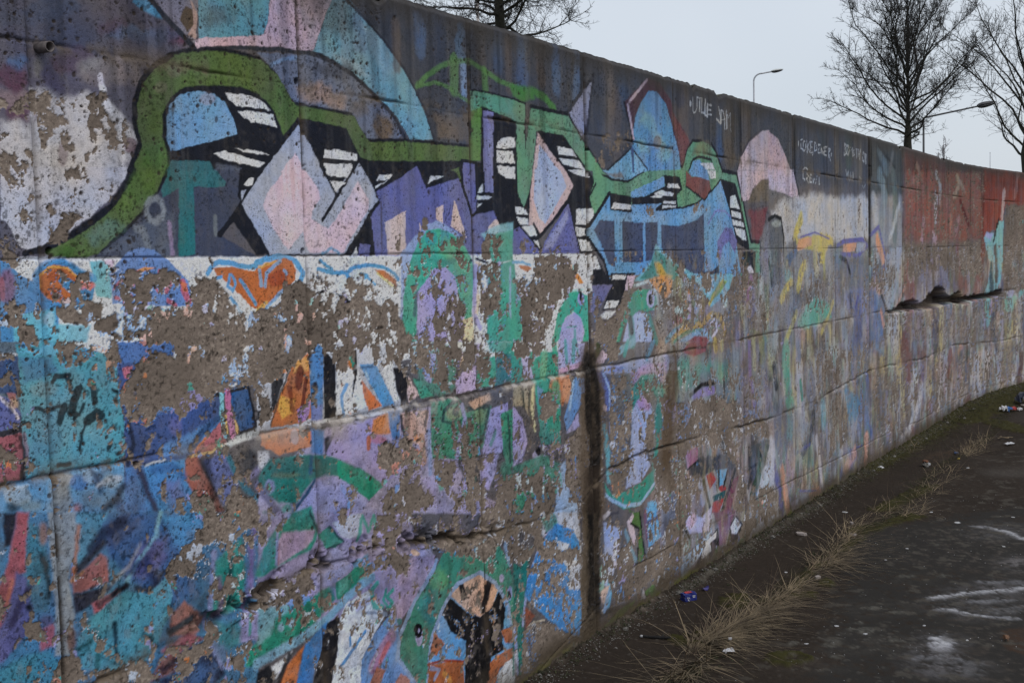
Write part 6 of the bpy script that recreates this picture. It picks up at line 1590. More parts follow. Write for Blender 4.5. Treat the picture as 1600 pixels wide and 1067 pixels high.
    q = np.clip((q - .5) / .100, -4, 4); q = (1 / (1 + np.exp(-1.702 * q))).astype(np.float32)
    qf = np.clip((fbm(X * 52, Y * 40, 4, .6, 85) - .5) / .12, -4, 4); qf = 1 / (1 + np.exp(-1.702 * qf))
    qm = np.clip(((q * .42 + qf * .58) - .5) / .205, -4, 4); qm = 1 / (1 + np.exp(-1.702 * qm)); kf = sstep(.55, .35, P)
    q = (q * (1 - kf) + qm * kf).astype(np.float32)
    thin = sstep(5.2, 6.8, X) * sstep(1.66, 1.50, Y)               # the far lower wall: thin, washed-out coats rather than thick flakes
    sw = .012 + .30 * thin * sstep(.25, .65, fbm(X * 6, Y * 3, 3, .6, 87))
    bare = sstep(-sw, sw, P - q).astype(np.float32)
    fringe = sstep(P + .05, P + .012, q) * (1 - bare) * sstep(.05, .2, P)
    ui = np.clip((fbm(X * 2.2, Y * 2.2, 2, .5, 90) - .2) / .6, 0, .999)
    UC = np.where((ui < .55)[..., None], FLAKES[0], np.where((ui < .75)[..., None], FLAKES[1], FLAKES[2])).astype(np.float32)
    C += (UC - C) * (fringe * .7 * (Y < 1.64))[..., None]
    # bare concrete: brown-grey with pale and dark grains
    gr = fbm(X * 90, Y * 90, 3, .7, 100); big = fbm(X * 6, Y * 6, 3, .5, 110)
    K = CONC[None, None] * (0.80 + .40 * gr)[..., None] * (.66 + .68 * big)[..., None]
    K += (srgb((160, 148, 136)) - K) * (.3 * sstep(.68, .78, vnoise(X * 170, Y * 170, 7)) * sstep(.35, .6, big))[..., None]
    K *= (1 - .62 * sstep(.60, .72, fbm(X * 95, Y * 80, 3, .7, 113)) * sstep(.42, .62, fbm(X * 7 + 3, Y * 7, 3, .6, 115)))[..., None]
    K *= (1 - .45 * sstep(.78, .88, vnoise(X * 120 + 5, Y * 120, 9)))[..., None]
    # leftover flakes of older coats on it
    q2 = fbm(X * 34 + 3, Y * 26, 5, .62, 120); fth = .690 - .05 * sstep(.5, .7, fbm(X * 3 + 8, Y * 3, 3, .6, 125)); fl = sstep(fth, fth + .015, q2)
    fi = np.clip((fbm(X * 5 + 31, Y * 5, 2, .5, 130) - .25) / .5, 0, .999)
    FC = np.where((fi < .45)[..., None], FLAKES[0], np.where((fi < .6)[..., None], FLAKES[1], np.where((fi < .78)[..., None], FLAKES[2], np.where((fi < .9)[..., None], FLAKES[3], FLAKES[4])))).astype(np.float32)
    FC = FC * .55 + C * .45
    clean = np.zeros_like(P)
    for op in WALL_PEEL:
        if op[1][0] / 100 > .97:
            r = S.mask((op[0], None, op[2], op[3], op[4], 1.0))
            if r: clean[r[0]] = np.maximum(clean[r[0]], r[1][..., 0])
    fl = fl * (1 - clean) * (1 - far)
    K += (FC - K) * (fl * (Y < 1.6))[..., None]
    C += (K - C) * bare[..., None]
    for op in WALL_STAINS:                                        # water stains lie over paint and bare concrete alike
        r = S.mask(op)
        if r: C[r[0]] += (srgb(op[1]) - C[r[0]]) * (r[1] * (.72 + .45 * gr[r[0]])[..., None]).clip(0, .97)
    bare = bare * (1 - fl * .8)
    Hh = 0.0026 * (1 - bare) + .0035 * lowz * (fbm(X * 45, Y * 45, 3, .65, 145) - .5) + .004 * (fbm(X * 3, Y * 3, 3, .5, 140) - .5) + (.0012 + .0026 * bare) * (fbm(X * 70, Y * 70, 3, .7, 150) - .5)
    # ---- blow holes and chips
    for _ in range(1):
        dens = np.where(u1 > 8, 60, np.where(u1 > 5, 600, 2300))
        n = int(dens * (u1 - u0) * H)
        for cx, cz in zip(rng.uniform(u0, u1, n), H * rng.random(n) ** .62):
            if vnoise(np.array([cx * 4.]), np.array([cz * 4.]), 33)[0] * vnoise(np.array([cx * 17.]), np.array([cz * 15.]), 35)[0] < .10 + .36 * rng.random(): continue
            rx = .0013 + .0046 * rng.random() ** 5; rz = rx * (1 + .6 * rng.random() ** 2); ang = rng.uniform(-1.2, 1.2)
            sl = S.region([(cx, cz)], rz * 1.6)
            if sl is None: continue
            dx = X[sl] - cx; dz = Y[sl] - cz; a = dx * math.cos(ang) + dz * math.sin(ang); b = dz * math.cos(ang) - dx * math.sin(ang)
            mk = sstep(1.25, .7, np.sqrt((a / rx) ** 2 + (b / rz) ** 2)) * rng.uniform(.55, 1)
            C[sl] += (srgb((44, 38, 35)) - C[sl]) * mk[..., None]; Hh[sl] -= .0025 * mk
    # ---- formwork seams: pour lines, ragged where the concrete broke away
    j1 = .006 * (fbm(X * 9, X * 0 + 2.2, 3, .6, 160) - .5)
    W4 = np.interp(X, [p[0] for p in SEAM4], [p[1] for p in SEAM4]); W5 = np.interp(X, [p[0] for p in SEAM5], [p[1] for p in SEAM5])
    zs = [X * 0 + 2.116 + 2 * j1, X * 0 + 1.637 + j1, X * 0 + 1.150 + 2.5 * j1, W4 + 4 * j1, W5 + 3 * j1]
    rag = fbm(X * 12, Y * 12, 4, .6, 170)
    for i, (zz, wd, dp, dk) in enumerate(zip(zs, (.0045, .003, .0045, .006, .004), (.007, .004, .006, .010, .005), (.8, .55, .6, .85, .6))):
        d = Y - zz; xb = 1 + 1.6 * sstep(10.8, 11.4, X) * (i == 2); g = np.exp(-(d / (wd * xb * (.6 + rag))) ** 2)
        on = sstep(.40, .60, fbm(X * 2.5 + i * 9, X * 0 + i, 3, .6, 180))
        Hh -= dp * g * (.15 + .85 * on); C += (srgb((42, 37, 33)) - C) * (dk * g * (.15 + .85 * on) * (1 - far * (i > 1) * (.35 + .6 * sstep(.6, .45, rag))))[..., None]
        gl = np.exp(-(d / .022) ** 2) * sstep(.48, .62, rag); C += (srgb((90, 79, 66)) - C) * (.55 * gl * (i != 1))[..., None]
        if i == 2:      # the lift below stands a little proud, its ledge bleached
            Hh += (.003 + .005 * sstep(1.9, 2.6, X)) * sstep(.008, -.012, d) * sstep(4.6, 4.0, X); ld = np.exp(-((d + .006) / .012) ** 2) * sstep(.35, .6, rag + .15)
            C += (srgb((168, 162, 156)) - C) * (.36 * ld * sstep(.40, .62, fbm(X * 14, Y * 10, 3, .6, 175)) * 1.6 * sstep(2.2, 2.55, X) * sstep(4.5, 4.0, X))[..., None]
            ld2 = sstep(-.10, -.01, d) * (d < .002) * sstep(1.9, 2.5, X) * sstep(3.6, 3.2, X); C += (srgb((162, 156, 152)) - C) * (.40 * ld2 * sstep(.40, .62, rag))[..., None]
        if i == 3:
            bad = sstep(1.9, 2.1, X) * sstep(3.7, 3.1, X); cav = sstep(.50, .62, fbm(X * 22, Y * 22, 4, .62, 190)) * np.exp(-((d - .005) / .035) ** 2) * bad
            Hh -= .026 * cav; C += (srgb((30, 26, 24)) - C) * (.7 * cav)[..., None]
            Hh += .005 * np.exp(-((d + .03) / .03) ** 2) * bad * rag
    for uj in (u0, u1):
        big_j = abs(uj - 4.19) < .02; mid = abs(uj - 8.53) < .02
        d = np.abs(X - uj); wd = .005 if not (big_j or mid) else .008
        g = np.exp(-(d / wd) ** 2); Hh -= (.016 if big_j or mid else .006) * g
        st = (.85 if big_j or mid else .35 if uj < 9 else .05) + .4 * sstep(.45, .65, fbm(X * 0 + uj * 3, Y * 4, 3, .6, 200))
        C += (srgb((36, 32, 29)) - C) * np.clip(st * g * (.6 + .8 * (rag > .45)), 0, .95)[..., None]
        C += (srgb((95, 83, 70)) - C) * (.3 * np.exp(-(d / .02) ** 2) * sstep(.45, .7, rag))[..., None]
    for cx, cz, rr in TIE_HOLES:
        sl = S.region([(cx, cz)], rr * 2)
        if sl is None: continue
        mk = sstep(1.2, .75, np.hypot(X[sl] - cx, Y[sl] - cz) / rr); Hh[sl] -= .035 * mk; C[sl] += (srgb((28, 25, 23)) - C[sl]) * mk[..., None]
    sl = S.region(CRACK, .05)
    if sl is not None:                                # broken-out pour line near the far end
        mk = sstep(.008, -.012, shape_sd('p', CRACK, 0, X[sl] + .05 * (rag[sl] - .5), Y[sl] + .06 * (fbm(X[sl] * 34, Y[sl] * 40, 4, .75, 210) - .5)))
        Hh[sl] -= (.09 + .09 * rag[sl]) * mk; C[sl] += (srgb((62, 54, 47)) - C[sl]) * (.92 * mk)[..., None]  # shadow inside the recess deepened by a darker concrete colour
    # ---- dirt at the foot and along the top edge
    n5 = fbm(X * 7, Y * 7, 4, .6, 220)
    ft = sstep(.16, .05, Y - .10 * (n5 - .5)); C += (srgb((60, 52, 42)) - C) * (.9 * ft)[..., None]
    C += (srgb((65, 64, 31)) - C) * (sstep(.06, .01, Y - .08 * (n5 - .5)) * sstep(.45, .6, fbm(X * 9, Y * 9, 3, .6, 230)))[..., None]
    tp = sstep(H - .12, H - .01, Y + .10 * (n5 - .5)); C += (srgb((58, 54, 50)) - C) * (.75 * tp)[..., None]
    tw = sstep(H - .5, H - .1, Y); C *= (1 - .25 * tw)[..., None]
    tn = -.028 * sstep(.62, .8, fbm(X * 6, X * 0 + 5, 4, .6, 240)) - .006 * fbm(X * 40, X * 0 + 8, 2, .6, 250)
    Zs = Y + tn * sstep(H - .10, H, Y)
    ro = .012 * sstep(H - .02, H, Y) * (.4 + rag)      # rounded, crumbled arris
    PT = np.stack([X - BASE.x, (bend(X) - Hh + ro) - BASE.y, Zs - BASE.z], -1)
    A = np.concatenate([np.clip(C / LIT, .005, .82), np.clip(bare, 0, 1)[..., None]], -1)
    zc = [z[:, :] for z in zs]
    ym = .25 * (Y[:-1, :-1] + Y[1:, :-1] + Y[:-1, 1:] + Y[1:, 1:])
    course = sum((ym < zz[:-1, :-1]).astype(int) for zz in zs)
    for c in range(6):
        grid_mesh('wall_panel', PT, A, course == c, M_WALL, wall)
    return U, (H + tn[-1])

tops = []
for k in range(len(BAYS) - 1):
    U, T = build_bay(k, BAYS[k], BAYS[k + 1]); tops.append((U[::3], T[::3]))
# the body of the wall behind its painted face, with the rough top
tu = np.concatenate([t[0] for t in tops]); tz = np.concatenate([t[1] for t in tops])
V = []; F = []
rows = [(.010, 0), (.06, -.006), (.13, .004), (.21, -.004), (.30, 0)]
for i, (u, z) in enumerate(zip(tu, tz)):
    b = float(bend(u))
    for dy, dz in rows: V.append((u - BASE.x, b + dy - BASE.y, z + dz + .010 * (float(vnoise(np.array([u * 30.]), np.array([dy * 40.]), 3)[0]) - .5)))
    V.append((u - BASE.x, b + .30 - BASE.y, -.05)); V.append((u - BASE.x, b + .07 - BASE.y, -.05))
nr = len(rows) + 2
for i in range(len(tu) - 1):
    for j in range(nr - 1): F.append((i * nr + j, (i + 1) * nr + j, (i + 1) * nr + j + 1, i * nr + j + 1))
for e in (0, len(tu) - 1): F.append([e * nr + j for j in range(nr)])
M_TOP = mat('dirty_mossy_concrete', (.065, .058, .048), .95, .45, 14, .6, 70, col2=(.10, .10, .065))
mesh_obj('wall_core', V, F, M_TOP, wall)

# ------------------------------------------------------------------ ground
M_GND = painted_material('dirty_asphalt', 260, 180, .9, .95)
def ground():
    gx = [2.2]
    while gx[-1] < 16.5: gx.append(gx[-1] + .0028 * gx[-1])
    xs = np.concatenate([[-300, -60, -15, -4, -1, .5, 1.5], gx, [18, 24, 40, 90, 300, 700]])
    ys = np.concatenate([[-300, -80, -25, -10, -5, -3.5, -2.6], np.arange(-2.1, .09, .0115), [.2, .36]])
    S = Sheet(xs, ys); X, Y = S.U, S.Z
    C = np.empty(X.shape + (3,), np.float32); C[:] = srgb((43, 37, 32))
    C *= 1.12 * (.75 + .5 * fbm(X * 3, Y * 3, 5, .6, 300))[..., None]
    C += (srgb((74, 70, 66)) - C) * (.6 * sstep(.42, .66, fbm(X * 1.1, Y * 1.1, 3, .5, 310)) * sstep(-.3, -1.0, Y))[..., None]
    C *= (.8 + .4 * vnoise(X * 110, Y * 110, 11))[..., None]
    moss = np.zeros(X.shape, np.float32); powder = np.zeros(X.shape, np.float32)
    nz = fbm(X * 30, Y * 30, 5, .68, 320)
    for op in GROUND_MARKS:
        r = S.mask(op)
        if r is None: continue
        sl, a = r; a = a[..., 0]
        is_moss = op[1] == (52, 50, 26)
        n = sstep(.62 - .42 * a, .72 - .3 * a, nz[sl]) * np.minimum(1, a * 1.5)
        if op[1][0] > 70: n = sstep(.70 - .44 * a, .84 - .26 * a, fbm(X[sl] * 60, Y[sl] * 60, 5, .8, 330)) * np.minimum(1, a * 1.3) * .95; n = np.maximum(n, .75 * a * sstep(.30, .72, fbm(X[sl] * 26, Y[sl] * 26, 5, .75, 335))); powder[sl] = np.maximum(powder[sl], n)
        C[sl] += (srgb(op[1]) - C[sl]) * n[..., None]
        if is_moss: moss[sl] = np.maximum(moss[sl], n)
    # moss thickens towards the far foot of the wall
    bnd = bend(X)
    near = np.exp(-((Y - bnd) / (.10 + .035 * np.maximum(0, X - 7))) ** 2) * sstep(5.0, 10.5, X)
    mm = sstep(.52 - .2 * near, .62 - .2 * near, nz) * near; moss = np.maximum(moss, mm)
    C += (srgb((50, 48, 27)) * (.6 + .8 * nz)[..., None] - C) * (mm * .75)[..., None]
    strip = np.exp(-((Y + .47 + .04 * np.sin(X * 2.0)) / .045) ** 2) * sstep(.35, .6, nz); C += (srgb((46, 42, 28)) - C) * (.7 * strip)[..., None]
    sp = sstep(.86, .93, vnoise(X * 75, Y * 75, 13)) * sstep(.35, .6, fbm(X * 2, Y * 2, 3, .6, 340)); C += (srgb((124, 120, 114)) - C) * (.16 * sp)[..., None]
    lich = sstep(.64, .70, fbm(X * 14 + 4, Y * 14, 4, .6, 345)) * sstep(-.55, -.8, Y); C += (srgb((76, 72, 66)) - C) * (.55 * lich)[..., None]
    Zh = .006 * (fbm(X * 4, Y * 4, 3, .5, 350) - .5) + .003 * (nz - .5) + .004 * sp + .022 * moss * nz + .004 * powder - .006 * strip
    Zh += .035 * np.exp(-((Y - bnd) / .045) ** 2) * (.4 + nz) * sstep(3, 4, X) + .05 * sstep(10.5, 13.0, X) * np.exp(-((Y - bnd) / .4) ** 2)
    Zh *= sstep(3.2, 2.4, np.abs(Y)) * sstep(2.2, 2.6, X) * sstep(17.5, 16, X)
    PT = np.stack([X, Y, Zh], -1); A = np.concatenate([np.clip(C / LIT_G, .006, .7), np.ones(X.shape + (1,), np.float32)], -1)
    keep = np.ones((PT.shape[0] - 1, PT.shape[1] - 1), bool)
    o = grid_mesh('ground', PT, A, keep, M_GND, None); o['kind'] = 'structure'
    return lambda x, y: float(Zh[min(len(ys) - 1, np.searchsorted(ys, y)), min(len(xs) - 1, np.searchsorted(xs, x))])
gz = ground()
# raised land held up by the wall
M_BANK = mat('bank_soil', (.05, .055, .028), .95, .4, 2, .5, 6)
bank = mesh_obj('bank', [(-200, .34, 1.9), (700, .34, 1.9), (700, 600, 2.0), (-200, 600, 2.0), (-200, .34, -.1), (700, .34, -.1), (12, .34, 1.9), (12, .34, -.1)],
                [(0, 6, 1, 2, 3), (4, 7, 6, 0), (7, 5, 1, 6)], M_BANK); bank['kind'] = 'structure'

# ------------------------------------------------------------------ steel pipe stub in the wall
M_STEEL = mat('rusty_steel', (.10, .085, .085), .6, .35, 60, .2, 120, metallic=.3)
M_HOLE = mat('dark_bore', (.012, .011, .010), 1.0, .2)
def ring_tube(bm, c, axis, r0, r1, length, n=20):
    """an open pipe: outer wall, rim, inner wall"""
    ax = Vector(axis).normalized(); s = ax.orthogonal().normalized(); t = ax.cross(s); c = Vector(c); loops = []
    for rr, d in ((r0, 0), (r0, length), (r1, length), (r1, .0)):
        loops.append([bm.verts.new(c + ax * d + (s * math.cos(a) + t * math.sin(a)) * rr) for a in [2 * math.pi * i / n for i in range(n)]])
    for a, b in zip(loops, loops[1:]):
        for i in range(n): bm.faces.new((a[i], a[(i + 1) % n], b[(i + 1) % n], b[i]))
    bm.faces.new(loops[-1])
px, pz = (1.636, 2.105)
bm = bmesh.new(); ring_tube(bm, (px - BASE.x, .01 - BASE.y, pz), (-.03, -1, -.06), .0125, .0098, .055)
bm_obj('pipe_stub', bm, M_STEEL, wall, True)

# ------------------------------------------------------------------ bare trees
M_BARK = mat('dark_bark', (.016, .014, .011), .95, .35, 22, .6, 60, col2=(.028, .027, .016))
M_TWIG = mat('dark_twig', (.018, .016, .014), .9, .3, 30)
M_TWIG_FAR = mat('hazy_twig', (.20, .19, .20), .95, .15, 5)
class Tubes:
    def __init__(s): s.V = []; s.F = []
    def tube(s, pts, rad, n):
        base = len(s.V); prev = None
        for i, p in enumerate(pts):
            d = (pts[min(i + 1, len(pts) - 1)] - pts[max(i - 1, 0)]).normalized()
            a = d.orthogonal().normalized() if prev is None else (prev - d * prev.dot(d)).normalized()
            prev = a; b = d.cross(a)
            for k in range(n):
                t = 2 * math.pi * k / n; s.V.append(p + (a * math.cos(t) + b * math.sin(t)) * rad[i])
        for i in range(len(pts) - 1):
            for k in range(n):
                k2 = (k + 1) % n; s.F.append((base + i * n + k, base + i * n + k2, base + (i + 1) * n + k2, base + (i + 1) * n + k))
        s.F.append([base + (len(pts) - 1) * n + k for k in range(n)])
    def build(s, name, m, parent): return mesh_obj(name, s.V, s.F, m, parent, True)
def branch_path(R, p, d, length, n, wander, lift):
    pts = [p.copy()]; d = d.normalized()
    for i in range(n):
        d = (d + Vector((R.gauss(0, wander), R.gauss(0, wander), R.gauss(0, wander) + lift))).normalized()
        pts.append(pts[-1] + d * (length / n))
    return pts
def turn(R, d, ang):
    a = d.orthogonal().normalized(); a = Matrix.Rotation(R.uniform(0, 2 * math.pi), 3, d) @ a
    return (Matrix.Rotation(ang, 3, a) @ d).normalized()
def bare_tree(loc, label, seed, height, trunk_r, fork_z, limbs, group=None, twig_m=None, twig_r=.006, spread=1.0, dense=1.0, droop=0.0, cat='tree', name='bare_tree', lean=(0, 0), leader=.8):
    R = random.Random(seed); root = thing(name, loc, label, cat, group); tm = twig_m or M_TWIG; bmx = twig_m or M_BARK
    T = Tubes(); top = Vector((lean[0], lean[1], height)); tp = []; tr = []
    for i in range(10):
        t = i / 9; tp.append(Vector((top.x * t + R.gauss(0, .02), top.y * t + R.gauss(0, .02), height * t))); zz = height * t
        tr.append(trunk_r * (1.25 - .3 * min(1, zz / fork_z)) if zz < fork_z else max(.008, trunk_r * leader * (1 - (zz - fork_z) / (height - fork_z)) ** 1.1 + .008))
    T.tube(tp, tr, 10); T.build('trunk', bmx, root); TW = Tubes()
    def twigs(pts, r, count, lmin, lmax, lv):
        for _ in range(int(count * dense)):
            t = R.random() ** .8 * (len(pts) - 1); i = min(int(t), len(pts) - 2); p = pts[i].lerp(pts[i + 1], t - i); d = (pts[i + 1] - pts[i]).normalized()
            nd = turn(R, d, math.radians(R.uniform(25, 65))); nd.z += .15 - droop; ln = R.uniform(lmin, lmax) * (1 - .5 * t / len(pts))
            q = branch_path(R, p, nd, ln, 4 if lv == 1 else 3, .16, .05 - droop * .15); rr = r * (.62 if lv == 1 else .8)
            TW.tube(q, [rr * (1 - .65 * k / (len(q) - 1)) for k in range(len(q))], 4 if lv == 1 else 3)
            if lv == 1: twigs(q, twig_r * .9, 5, .10, .34, 2)
            elif lv == 2 and lmax > .2: twigs(q, twig_r * .75, 2, .03, .10, 3)
    for (z, az, el, ln, r) in limbs:
        p = Vector((top.x * z / height, top.y * z / height, z)); d = Vector((math.cos(az) * math.cos(el), math.sin(az) * math.cos(el), math.sin(el)))
        q = branch_path(R, p, d, ln * spread, 9, .15, .055 - droop * .1); LM = Tubes(); LM.tube(q, [max(twig_r, r * (1 - .85 * k / 9)) for k in range(10)], 6)
        LM.build('limb', bmx, root); twigs(q[1:], max(r * .42, twig_r * 1.3), 11 * ln / 2.2, .35, 1.0, 1); twigs(q[2:], twig_r * .8, 8, .05, .14, 3)
    twigs(tp[6:], .012, 10, .3, .8, 1)
    o = TW.build('twigs', tm, root); o['kind'] = 'stuff'
    return root
def limb_set(seed, n, z0, z1, el0, el1, l0, l1, r, az0=0, az1=2 * math.pi):
    R = random.Random(seed); out = []
    for i in range(n):
        t = i / max(1, n - 1); out.append((z0 + (z1 - z0) * t + R.uniform(-.06, .06), az0 + (az1 - az0) * ((i * .618) % 1) + R.uniform(-.2, .2), math.radians(el0 + (el1 - el0) * t + R.uniform(-8, 8)), R.uniform(l0, l1), r * (1 - .35 * t)))
    return out
GR = 'bare trees behind the wall'
bare_tree((26.0187, 3.7721, 1.9500), 'large bare tree with a full round crown behind the wall by the dark street lamp', 5, 6.0, .088, 2.3, limb_set(3, 36, 2.1, 3.9, 12, 74, 1.6, 2.7, .027), GR, twig_r=.0056, dense=1.9, leader=.36)
bare_tree((17.1894, 8.6194, 1.9500), 'bare tree cut off by the upper edge, left of the tall pale street lamp', 8, 7.4, .10, 3.9, limb_set(9, 40, 3.4, 5.4, -8, 46, 1.3, 2.2, .030), GR, twig_r=.0050, dense=2.2, droop=.22)
bare_tree((19.1613, 0.4010, 1.9500), 'bare tree at the right edge with low limbs reaching left over the wall', 14, 4.9, .09, 1.3, limb_set(21, 20, .85, 2.4, 28, 70, 1.3, 2.1, .022), GR, twig_r=.0045, dense=1.3, leader=.4)
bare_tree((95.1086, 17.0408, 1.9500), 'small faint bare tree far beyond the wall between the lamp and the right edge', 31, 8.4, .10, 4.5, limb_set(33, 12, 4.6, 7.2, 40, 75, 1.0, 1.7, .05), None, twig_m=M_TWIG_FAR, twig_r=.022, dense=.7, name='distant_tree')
def sprig(loc, label, seed, n, h, side):
    R = random.Random(seed); root = thing('bare_shrub', loc, label, 'shrub', None)
    for i in range(n):
        T = Tubes(); d = Vector((side[0] + R.gauss(0, .12), side[1] + R.gauss(0, .12), side[2]))
        q = branch_path(R, Vector((R.gauss(0, .03), R.gauss(0, .02), 0)), d, h * R.uniform(.9, 1.08), 7, .03, .02); T.tube(q, [.0045 * (1 - .7 * k / 7) for k in range(8)], 4)
        for j in range(9):
            t = R.uniform(3, 6.9); a = int(t); p = q[a].lerp(q[min(7, a + 1)], t - a); b = branch_path(R, p, turn(R, d, .7), R.uniform(.02, .10), 2, .1, .05); T.tube(b, [.0022, .0018, .001], 3)
        T.build('stem', M_TWIG, root)
sprig((3.4034, 0.4200, 1.9500), 'thin bare twigs poking above the top edge of the wall, right of the tree trunk', 3, 1, 1.02, (.62, .05, .62))
sprig((3.9767, 0.4200, 1.9500), 'single short twig standing on the top edge of the wall over the vertical stain', 6, 1, .60, (.3, 0, .9))

# ------------------------------------------------------------------ street lamps and poles beyond the wall
M_GALV = mat('galvanised_steel', (.36, .37, .40), .5, .12, 12, metallic=.5); M_LAMPTOP = mat('pale_lamp_cover', (.50, .52, .52), .5, .1, 8); M_DARK = mat('dark_lamp_metal', (.035, .037, .042), .6, .2, 14); M_GLASS = mat('lamp_glass_dull', (.12, .13, .14), .25, .1, 8)
def ellip_head(name, c, ax, sx, sy, sz, m, parent, half=0):
    bm = bmesh.new(); bmesh.ops.create_uvsphere(bm, u_segments=16, v_segments=10, radius=1)
    for v in bm.verts:
        if half > 0 and v.co.z < 0: v.co.z *= .12
        if half < 0 and v.co.z > 0: v.co.z *= .12
        t = (v.co.x + 1) / 2; v.co.y *= 1 - .35 * t; v.co.z *= 1 - .45 * t
        v.co = Vector((v.co.x * sx, v.co.y * sy, v.co.z * sz))
    R = Matrix.Rotation(math.atan2(ax.y, ax.x), 3, 'Z') @ Matrix.Rotation(-math.asin(ax.z), 3, 'Y')
    for v in bm.verts: v.co = R @ v.co + c
    return bm_obj(name, bm, m, parent, True)
def street_lamp(loc, label, h, arm, r, m, mc, axis, rise, head, bend_r):
    root = thing('street_lamp', loc, label, 'street lamp', 'street lamps beyond the wall')
    T = Tubes(); T.tube([Vector((0, 0, 0)), Vector((0, 0, h * .35)), Vector((0, 0, h - bend_r))], [r * 1.5, r * 1.2, r], 12); T.build('pole', m, root)
    ax = Vector(axis).normalized(); T = Tubes(); pts = []
    for i in range(7):
        a = i / 6 * math.pi / 2; pts.append(Vector((0, 0, h - bend_r)) + ax * (bend_r * (1 - math.cos(a))) + Vector((0, 0, bend_r * math.sin(a))))
    end = pts[-1] + ax * arm + Vector((0, 0, rise)); pts.append(end); T.tube(pts, [r] * 7 + [r * .8], 10); T.build('arm', m, root)
    d = (end - pts[-2]).normalized(); c = end + d * head * .42
    hd = ellip_head('lamp_head', c + Vector((0, 0, .012)), d, head / 2, head * .22, head * .17, mc, root, 1); ellip_head('lamp_glass', c - Vector((0, 0, .004)), d, head * .47, head * .2, head * .16, M_DARK, hd, -1)
    return root
RX = (CAM['right'][0], CAM['right'][1], 0)
street_lamp((43.7374, 13.7279, 1.9000), 'tall pale street lamp with a curved arm above the tag on the wall', 6.829, .42, .030, M_GALV, M_LAMPTOP, RX, .06, .50, .30)
street_lamp((32.5248, 4.8568, 1.9000), 'dark street lamp with a long straight arm beside the large round tree', 3.310, 1.42, .026, M_DARK, M_DARK, RX, .26, .56, .06)
def pole(loc, label, h, r, m, name, tip):
    root = thing(name, loc, label, 'pole'); T = Tubes(); T.tube([Vector((0, 0, 0)), Vector((0, 0, h * .6)), Vector((0, 0, h))], [r * 1.2, r, r * tip], 10); T.build('shaft', m, root)
    T = Tubes(); T.tube([Vector((0, 0, h)), Vector((0, 0, h + r * 2))], [r * tip * 1.3, r * tip * 1.3], 10); T.build('cap', m, root)
pole((25.4819, 14.5706, 1.9000), 'pale slender post behind the branches left of the first tree trunk', 6.5, .045, mat('pale_post', (.42, .39, .38), .8, .15, 6), 'lamp_post', .9)
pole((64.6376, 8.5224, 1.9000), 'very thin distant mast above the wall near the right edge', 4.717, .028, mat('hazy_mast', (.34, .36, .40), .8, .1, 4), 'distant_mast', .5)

# ------------------------------------------------------------------ dry grass along the crack in the asphalt
M_STRAW = mat('dry_straw', (.10, .074, .044), .85, .35, 14, col2=(.27, .205, .125))
M_STRAW2 = mat('dead_stalk', (.095, .065, .042), .9, .3, 9)
M_GREEN = mat('moss_blades', (.030, .034, .012), .95, .4, 14)
def blade(V, F, p, d, ln, w, curl, segs, R):
    d = d.normalized(); side = d.cross(Vector((0, 0, 1)))
    side = side.normalized() if side.length > .01 else Vector((1, 0, 0)); b = len(V); q = p.copy(); floor = p.z - .004
    for i in range(segs + 1):
        t = i / segs; ww = w * (1 - .85 * t); V.append(q - side * ww); V.append(q + side * ww)
        d = (d + Vector((R.gauss(0, .05), R.gauss(0, .05), -curl * (.4 + t)))).normalized(); q = q + d * (ln / segs)
        if q.z < floor + .006: q.z = floor + .006 + R.random() * .01; d.z = abs(d.z) * .1
    for i in range(segs): F.append((b + 2 * i, b + 2 * i + 1, b + 2 * i + 3, b + 2 * i + 2))
def clump(name, label, spots, m, R, kind='stuff'):
    V = []; F = []
    for (x, y, n, rad, lmin, lmax, lean, upr) in spots:
        for _ in range(int(n * 1.1)):
            a = R.uniform(0, 2 * math.pi); rr = rad * math.sqrt(R.random()); px, py = x + rr * 2.3 * math.cos(a), y + rr * .55 * math.sin(a)
            th = R.gauss(lean - .2, .95); up = R.uniform(.03, .38) if R.random() < .72 else R.uniform(.1, upr)
            blade(V, F, Vector((px, py, gz(px, py) - .004)), Vector((math.cos(th), math.sin(th), up)), R.uniform(lmin, lmax) * R.choice((.6, 1, 1.3, 1.6)), R.uniform(.0010, .0026), R.uniform(.02, .20), 7, R)
    o = mesh_obj(name, V, F, m); return tag(o, label, 'grass', None, kind)
R = random.Random(4)
